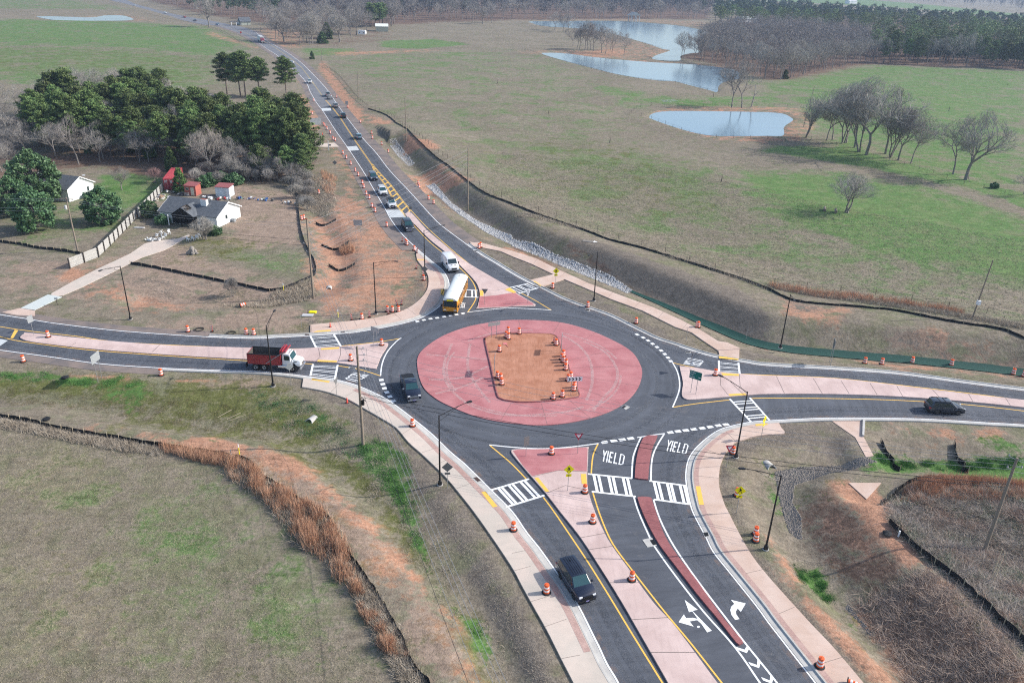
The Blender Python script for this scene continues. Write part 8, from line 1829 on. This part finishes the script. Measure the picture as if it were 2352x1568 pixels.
def patchy(q, scale, cut, seed):
    r = np.random.default_rng(seed+500); f = np.zeros(len(q)); 
    for j in range(7):
        a = r.uniform(0, 6.28); kx, ky = np.cos(a)/scale*r.uniform(.6, 2.2), np.sin(a)/scale*r.uniform(.6, 2.2); f += np.sin(q[:, 0]*kx*6.28+q[:, 1]*ky*6.28+r.uniform(0, 6.28))
    f /= 2.0; return q[f > cut], (f[f > cut]-cut)
def grass(name, lb, pts, n, k, h, wd, spread, m, seed, lean=.25, patch=None):
    q = ground_pts(pts, n, seed); hh = np.ones(len(q))
    if patch: q, f = patchy(q, patch[0], patch[1], seed); hh = np.clip(.55+f*.5, .4, 1.35)
    r = np.random.default_rng(seed+2); hh = hh*r.uniform(.7, 1.25, len(hh)); q = with_z(clustered(q, k, spread, seed+1)); c = Cloud(seed); c.blades(q, h*np.repeat(hh, k), wd, lean); o = c.build(name, m); return tag(o, lb, 'grass', kind='stuff')
BR1 = T(0,2,(1480,985),(1700,1010),(2080,1050),(2351,1150),(2351,1360),(2150,1290),(2000,1130),(1700,1080),(1500,1030))+[(590,1250)]
grass('broom_grass', 'tall orange broom grass along the lower left silt fence', T(0,2,(2080,1080),(2351,1180))+T(1,2,(0,1200),(120,1290),(330,1430),(590,1568))+T(1,3,(660,60),(730,180),(800,300),(890,480),(880,620),(770,640),(700,480),(560,400),(380,250),(240,80),(150,-60))+T(1,2,(0,1380))+T(0,2,(2120,1250)), 3300, 6, 1.1, .045, .24, m_broom, 31, .16, (4, -.75))
grass('dry_brush', 'grey weeds mixed into the tall orange grass', T(0,2,(2080,1080),(2351,1180))+T(1,2,(0,1200),(120,1290),(330,1430),(590,1568))+T(1,3,(660,60),(730,180),(800,300),(890,480),(880,620),(770,640),(700,480),(560,400),(380,250),(240,80),(150,-60))+T(1,2,(0,1380))+T(0,2,(2120,1250)), 1800, 6, .7, .05, .3, m_straw, 131, .5)
grass('broom_grass', 'thin orange broom grass behind the left end of the silt fence', T(0,2,(1480,960),(1700,1005),(2080,1065),(2080,1150),(1900,1130),(1650,1060),(1480,1010)), 500, 6, 1.1, .04, .16, m_broom, 32, .16)
grass('broom_grass', 'sparse orange grass tufts lower along the silt fence', T(1,3,(900,640),(1000,780),(1120,980),(1250,1180),(1400,1350),(1330,1370),(1180,1300),(1060,1100),(950,880),(860,660)), 900, 7, 1.0, .045, .15, m_broom, 33, .2, (3, -.1))
grass('broom_grass', 'orange broom grass behind the right-hand silt fence', T(3,2,(1220,1420),(1400,1360),(1700,1350),(2351,1350),(2351,1440),(1900,1420),(1600,1430),(1350,1470)), 1300, 7, 1.1, .05, .2, m_broom, 34, .2)
grass('broom_grass', 'reddish grass tufts scattered in the right-hand brush', T(3,2,(1300,1450),(2351,1440),(2351,1568),(1100,1568)), 260, 9, .9, .06, .2, m_broom, 35, .25)
grass('broom_grass', 'orange grass along the fence of the near pasture', T(3,1,(0,1085),(170,1100),(500,1150),(830,1190),(1150,1240),(1700,1340),(1790,1390),(1400,1330),(1000,1270),(500,1220),(150,1150),(0,1120)), 800, 6, 1.0, .05, .2, m_broom, 36, .18)
grass('broom_grass', 'brown grass in the north-west gully', T(1,1,(600,0),(740,60),(720,230),(640,210),(560,60))+T(1,1,(620,150)), 300, 6, 1.0, .05, .2, m_broom, 37, .2)
grass('broom_grass', 'orange tuft of grass between the silt checks', T(1,1,(760,690),(890,690),(900,740),(780,745)), 140, 8, 1.3, .05, .15, m_broom, 38, .15)
grass('dry_brush', 'grey-brown dry brush west of the north road', T(1,1,(390,60),(520,40),(720,120),(740,300),(700,420),(580,380),(440,320),(390,200)), 1500, 6, .7, .05, .2, m_straw, 39, .5)
grass('dry_brush', 'brown dry grass along the yard fence corner', T(1,1,(0,1190),(120,1130),(400,1030),(520,1000),(560,1100),(500,1160),(200,1210),(60,1250))+T(0,1,(2040,1240)), 1100, 6, .6, .05, .2, m_straw, 40, .4)
grass('dry_brush', 'grey dry weeds beside the lower left silt fence', T(0,2,(0,720),(300,770),(700,860),(1200,940),(1500,1010),(1480,1060),(1100,1010),(700,930),(300,840),(0,790)), 2000, 6, .45, .05, .2, m_straw, 41, .5)
grass('dry_brush', 'grey tangled weeds at the bottom beside the silt fence', T(1,3,(900,560),(1040,680),(1280,1060),(1450,1420),(1560,1600),(1350,1600),(1200,1300),(1040,1000),(900,700)), 1600, 7, .55, .05, .2, m_straw, 42, .6)
grass('dry_brush', 'grey matted brush in the field right of the silt fence', T(3,3,(1080,10),(1500,-60),(2400,-120),(2400,1330),(2100,1060),(1750,760),(1400,490),(1180,250),(1100,150)), 4200, 14, .5, .05, .42, m_brush, 43, 1.3, (3, -.6))
grass('dry_brush', 'pinkish-brown weeds mixed in the right-hand brush field', T(3,3,(1080,10),(1500,-60),(2400,-120),(2400,1330),(2100,1060),(1750,760),(1400,490),(1180,250),(1100,150)), 2600, 14, .55, .05, .42, mat('pinkish_weeds', (.40,.28,.22), .9), 143, 1.0, (5, .1))
grass('dry_brush', 'grey-green weeds mixed in the right-hand brush field', T(3,3,(1080,10),(1500,-60),(2400,-120),(2400,1330),(2100,1060),(1750,760),(1400,490),(1180,250),(1100,150)), 2400, 14, .45, .05, .42, mat('greygreen_weeds', (.20,.25,.16), .9), 144, 1.2, (4, .2))
grass('dry_brush', 'grey tangled bushes on the lower right bank', T(3,3,(900,820),(1150,640),(1300,600),(1600,700),(1950,1000),(2351,1420),(2351,1600),(1400,1600),(1300,1380),(1050,1100),(880,900)), 1500, 14, .6, .035, .5, mat('brown_bramble', (.42,.33,.27), .9), 44, 1.2, (3.5, .0))
grass('dry_brush', 'straw-coloured weeds along the long north-east silt fence', T(3,1,(0,1120),(500,1220),(1100,1320),(1700,1430),(2351,1568),(2351,1500),(1800,1400),(1100,1260),(500,1170),(0,1090)), 2400, 5, .5, .05, .25, m_straw, 45, .5)
grass('dry_brush', 'straw weeds along the silt fence above the riprap', T(2,1,(0,450),(300,500),(640,580),(640,610),(300,540),(0,480))+T(2,1,(200,500)), 500, 5, .45, .05, .2, m_straw, 46, .5)
grass('dry_brush', 'straw weeds along the silt fence east of the headwall', T(2,1,(1380,850),(1700,930),(2100,1060),(2351,1160),(2351,1120),(2000,1010),(1700,900),(1400,820)), 600, 5, .5, .05, .2, m_straw, 47, .5)
grass('bright_grass', 'bright green weeds on the left roadside bank', [(815,1005),(880,1010),(935,1050),(950,1120),(960,1180),(985,1290),(1030,1380),(1110,1430),(1120,1500),(1060,1400),(1000,1330),(930,1180),(850,1070)], 5000, 6, .20, .04, .28, m_lush, 48, .5, (2.5, .15))
grass('bank_weeds', 'dark green weed clumps scattered over the left roadside bank', [(560,890),(650,900),(720,930),(800,985),(880,1040),(820,1040),(700,990),(600,945)], 2600, 6, .22, .045, .3, mat('dark_green_weeds', (.08,.17,.07), .9), 148, .6, (3, .1))
grass('bank_weeds', 'pale grey dead weeds scattered over the left roadside bank', [(590,880),(700,915),(850,1010),(980,1170),(1100,1350),(1180,1520),(1130,1560),(1000,1380),(880,1180),(740,1020),(620,960)], 4200, 7, .18, .03, .25, m_straw, 149, .8, (4, .1))
grass('bank_weeds', 'olive and brown low growth on the left bank slope', [(0,880),(250,900),(500,920),(640,960),(620,1000),(430,970),(200,930),(0,915)], 4200, 5, .14, .04, .3, mat('olive_growth', (.16,.13,.07), .9), 150, .6, (3, .0))
grass('verge_straw', 'straw mulch tufts along the north-east verge', [(1130,590),(1300,655),(1450,730),(1590,800),(1560,800),(1420,745),(1300,690),(1200,640)], 5200, 3, .07, .03, .12, m_straw, 151, 1.2)
grass('verge_straw', 'straw mulch tufts behind the south-east sidewalk', [(1690,1012),(1800,985),(1930,975),(1960,1010),(1850,1015),(1760,1025),(1690,1060),(1670,1110),(1700,1190),(1790,1330),(1900,1460),(1880,1465),(1760,1320),(1665,1170),(1655,1080)], 6500, 3, .07, .03, .12, m_straw, 152, 1.2)
grass('verge_straw', 'straw mulch tufts beside the south-west sidewalk', [(640,880),(760,925),(900,1000),(1010,1110),(1110,1260),(1200,1420),(1280,1580),(1240,1580),(1130,1390),(1020,1200),(900,1060),(760,960)], 8000, 3, .07, .03, .12, m_straw, 153, 1.2)
grass('bright_grass', 'bright green weeds in the east ditch', T(3,2,(1000,1030),(1300,1040),(2351,1030),(2351,1110),(1800,1100),(1300,1120),(1050,1100)), 4500, 5, .28, .05, .25, m_lush, 49, .5, (3, .1))
grass('bright_grass', 'bright green weeds on the right roadside bank', [(1830,1283),(1880,1292),(1920,1350),(1898,1365),(1845,1328)], 2000, 5, .22, .04, .25, m_lush, 50, .5, (2, .2))
grass('bright_grass', 'green strip of grass along the west road verge', [(-30,850),(100,853),(230,868),(300,862),(330,880),(260,892),(120,872),(-30,866)], 4000, 5, .20, .04, .25, m_lush, 51, .5, (3, .2))
grass('pasture_grass', 'short tufted grass of the lower left field', [(-60,1000),(0,970),(200,1010),(420,1060),(520,1090),(560,1250),(700,1400),(850,1520),(930,1640),(-60,1640)], 42000, 3, .11, .035, .08, m_tan, 52, .8)
grass('pasture_grass', 'pale tussock grass of the near pasture', [(1100,470),(1400,560),(1700,640),(2000,720),(2400,800),(2400,560),(1900,470),(1500,380),(1150,350)], 42000, 3, .20, .07, .10, m_tan, 53, .7)
# riprap
m_rip = mat('riprap_stone', (.42,.42,.42), .9, noise=(1.5,.5))
def stones(lb, pts, n, smin, smax, seed, m=None):
    q = with_z(ground_pts(pts, n, seed)); r = np.random.default_rng(seed); base = np.array([(1,0,0),(0,1,0),(-1,0,0),(0,-1,0),(0,0,1),(0,0,-1)], float); fs = np.array([(0,1,4),(1,2,4),(2,3,4),(3,0,4),(1,0,5),(2,1,5),(3,2,5),(0,3,5)])
    s_ = r.uniform(smin, smax, (n, 1, 1))*r.uniform(.6, 1.3, (n, 6, 1)); a = r.uniform(0, 6.28, n); c, s2 = np.cos(a), np.sin(a); R_ = np.zeros((n, 3, 3)); R_[:, 0, 0] = c; R_[:, 0, 1] = -s2; R_[:, 1, 0] = s2; R_[:, 1, 1] = c; R_[:, 2, 2] = .7
    V_ = np.einsum('nij,kj->nki', R_, base)*s_+q[:, None, :]; tri = (fs[None]+(np.arange(n)*6)[:, None, None]).reshape(-1, 3); V2 = V_.reshape(-1, 3)[tri]
    cl = Cloud(seed); cl.V.append(V2); o = cl.build('riprap', m or m_rip); tag(o, lb, 'stones', kind='stuff')
stones('pale riprap stones filling the short upper ditch', T(1,0,(1212,1285),(1285,1280),(1380,1390),(1460,1475),(1400,1488),(1300,1400)), 1500, .12, .26, 61)
stones('pale riprap stones lining the long north-east ditch', T(1,1,(1555,95),(1640,88),(1800,255),(2000,395),(2351,570))+T(2,1,(0,590),(200,655),(400,745),(700,850),(900,925),(1120,1045),(1060,1075),(900,1003),(700,930),(500,845),(300,755),(0,650))+T(1,1,(2351,635),(2100,530),(1850,360),(1690,215)), 6000, .12, .34, 62)
stones('grey riprap stones in the east gully below the road', T(3,2,(80,1130),(300,1080),(900,1062),(1000,1100),(600,1160),(260,1240),(240,1400),(330,1568),(180,1568),(110,1300)), 5200, .08, .20, 63, mat('grey_riprap', (.25,.225,.20), .95, noise=(1.5,.3)))
stones('small grey stones along the bottom of the right gully', T(3,3,(180,0),(320,0),(330,170),(250,130),(200,60))+T(3,3,(240,140)), 500, .08, .2, 64, bpy.data.materials['grey_riprap']); stones('loose stones in the lower right gully', T(3,3,(760,760),(850,870),(1000,1040),(960,1040),(880,940),(740,790)), 160, .08, .2, 65, bpy.data.materials['grey_riprap'])
stones('pale gravel around the pasture trough', T(2,0,(1360,925),(1480,918),(1530,935),(1400,945)), 400, .05, .15, 66)
# green erosion blanket lying in the ditch
c0 = CH[0][0]; k0 = near(c0, t_(2,1,1090,1055)); C = resample(c0[k0:], 1.0)
b = MB(); rr = random.Random(5); offsx = (-.9,-.45,0,.45,.9,1.35)
for i, p in enumerate(C):
    tt = C[min(i+1, len(C)-1)]-C[max(i-1, 0)]; tt /= np.linalg.norm(tt); nv = np.array([-tt[1], tt[0]])
    wsc = min(1, .35+i*.03)
    for o_ in offsx: q = p+nv*o_*wsc; b.v.append((q[0], q[1], hz(q[0], q[1])+.05+rr.uniform(0,.06)))
for i in range(len(C)-1):
    for j in range(5): b.f.append((i*6+j, (i+1)*6+j, (i+1)*6+j+1, i*6+j+1)); b.m.append(0)
tag(b.build('erosion_blanket', mat('dark_green_geotextile', (.012,.060,.048), .8, noise=(2,.35)), smooth=True), 'long dark green erosion blanket lining the north-east ditch', 'erosion blanket')
# ================================================================ haze
hb_ = MB().box(-7500, 9500, -900, 9900, -5, 62).build('haze', [], None)
m = bpy.data.materials.new('haze_air'); m.use_nodes = True; nt = m.node_tree; nt.nodes.clear(); o_ = nt.nodes.new('ShaderNodeOutputMaterial'); pv = nt.nodes.new('ShaderNodeVolumePrincipled')
pv.inputs['Color'].default_value = (.55,.72,1.0,1); pv.inputs['Density'].default_value = .00014; pv.inputs['Anisotropy'].default_value = .2
nt.links.new(pv.outputs[0], o_.inputs['Volume']); hb_.data.materials.append(m); hb_['kind'] = 'stuff'; hb_['label'] = 'thin blue haze over the far fields and woods'; hb_['category'] = 'haze'
for o in bpy.data.objects:
    if o.parent is None and o.get('kind') == 'structure' and 'category' not in o: o['category'] = o.name.split('.')[0].replace('_', ' ')
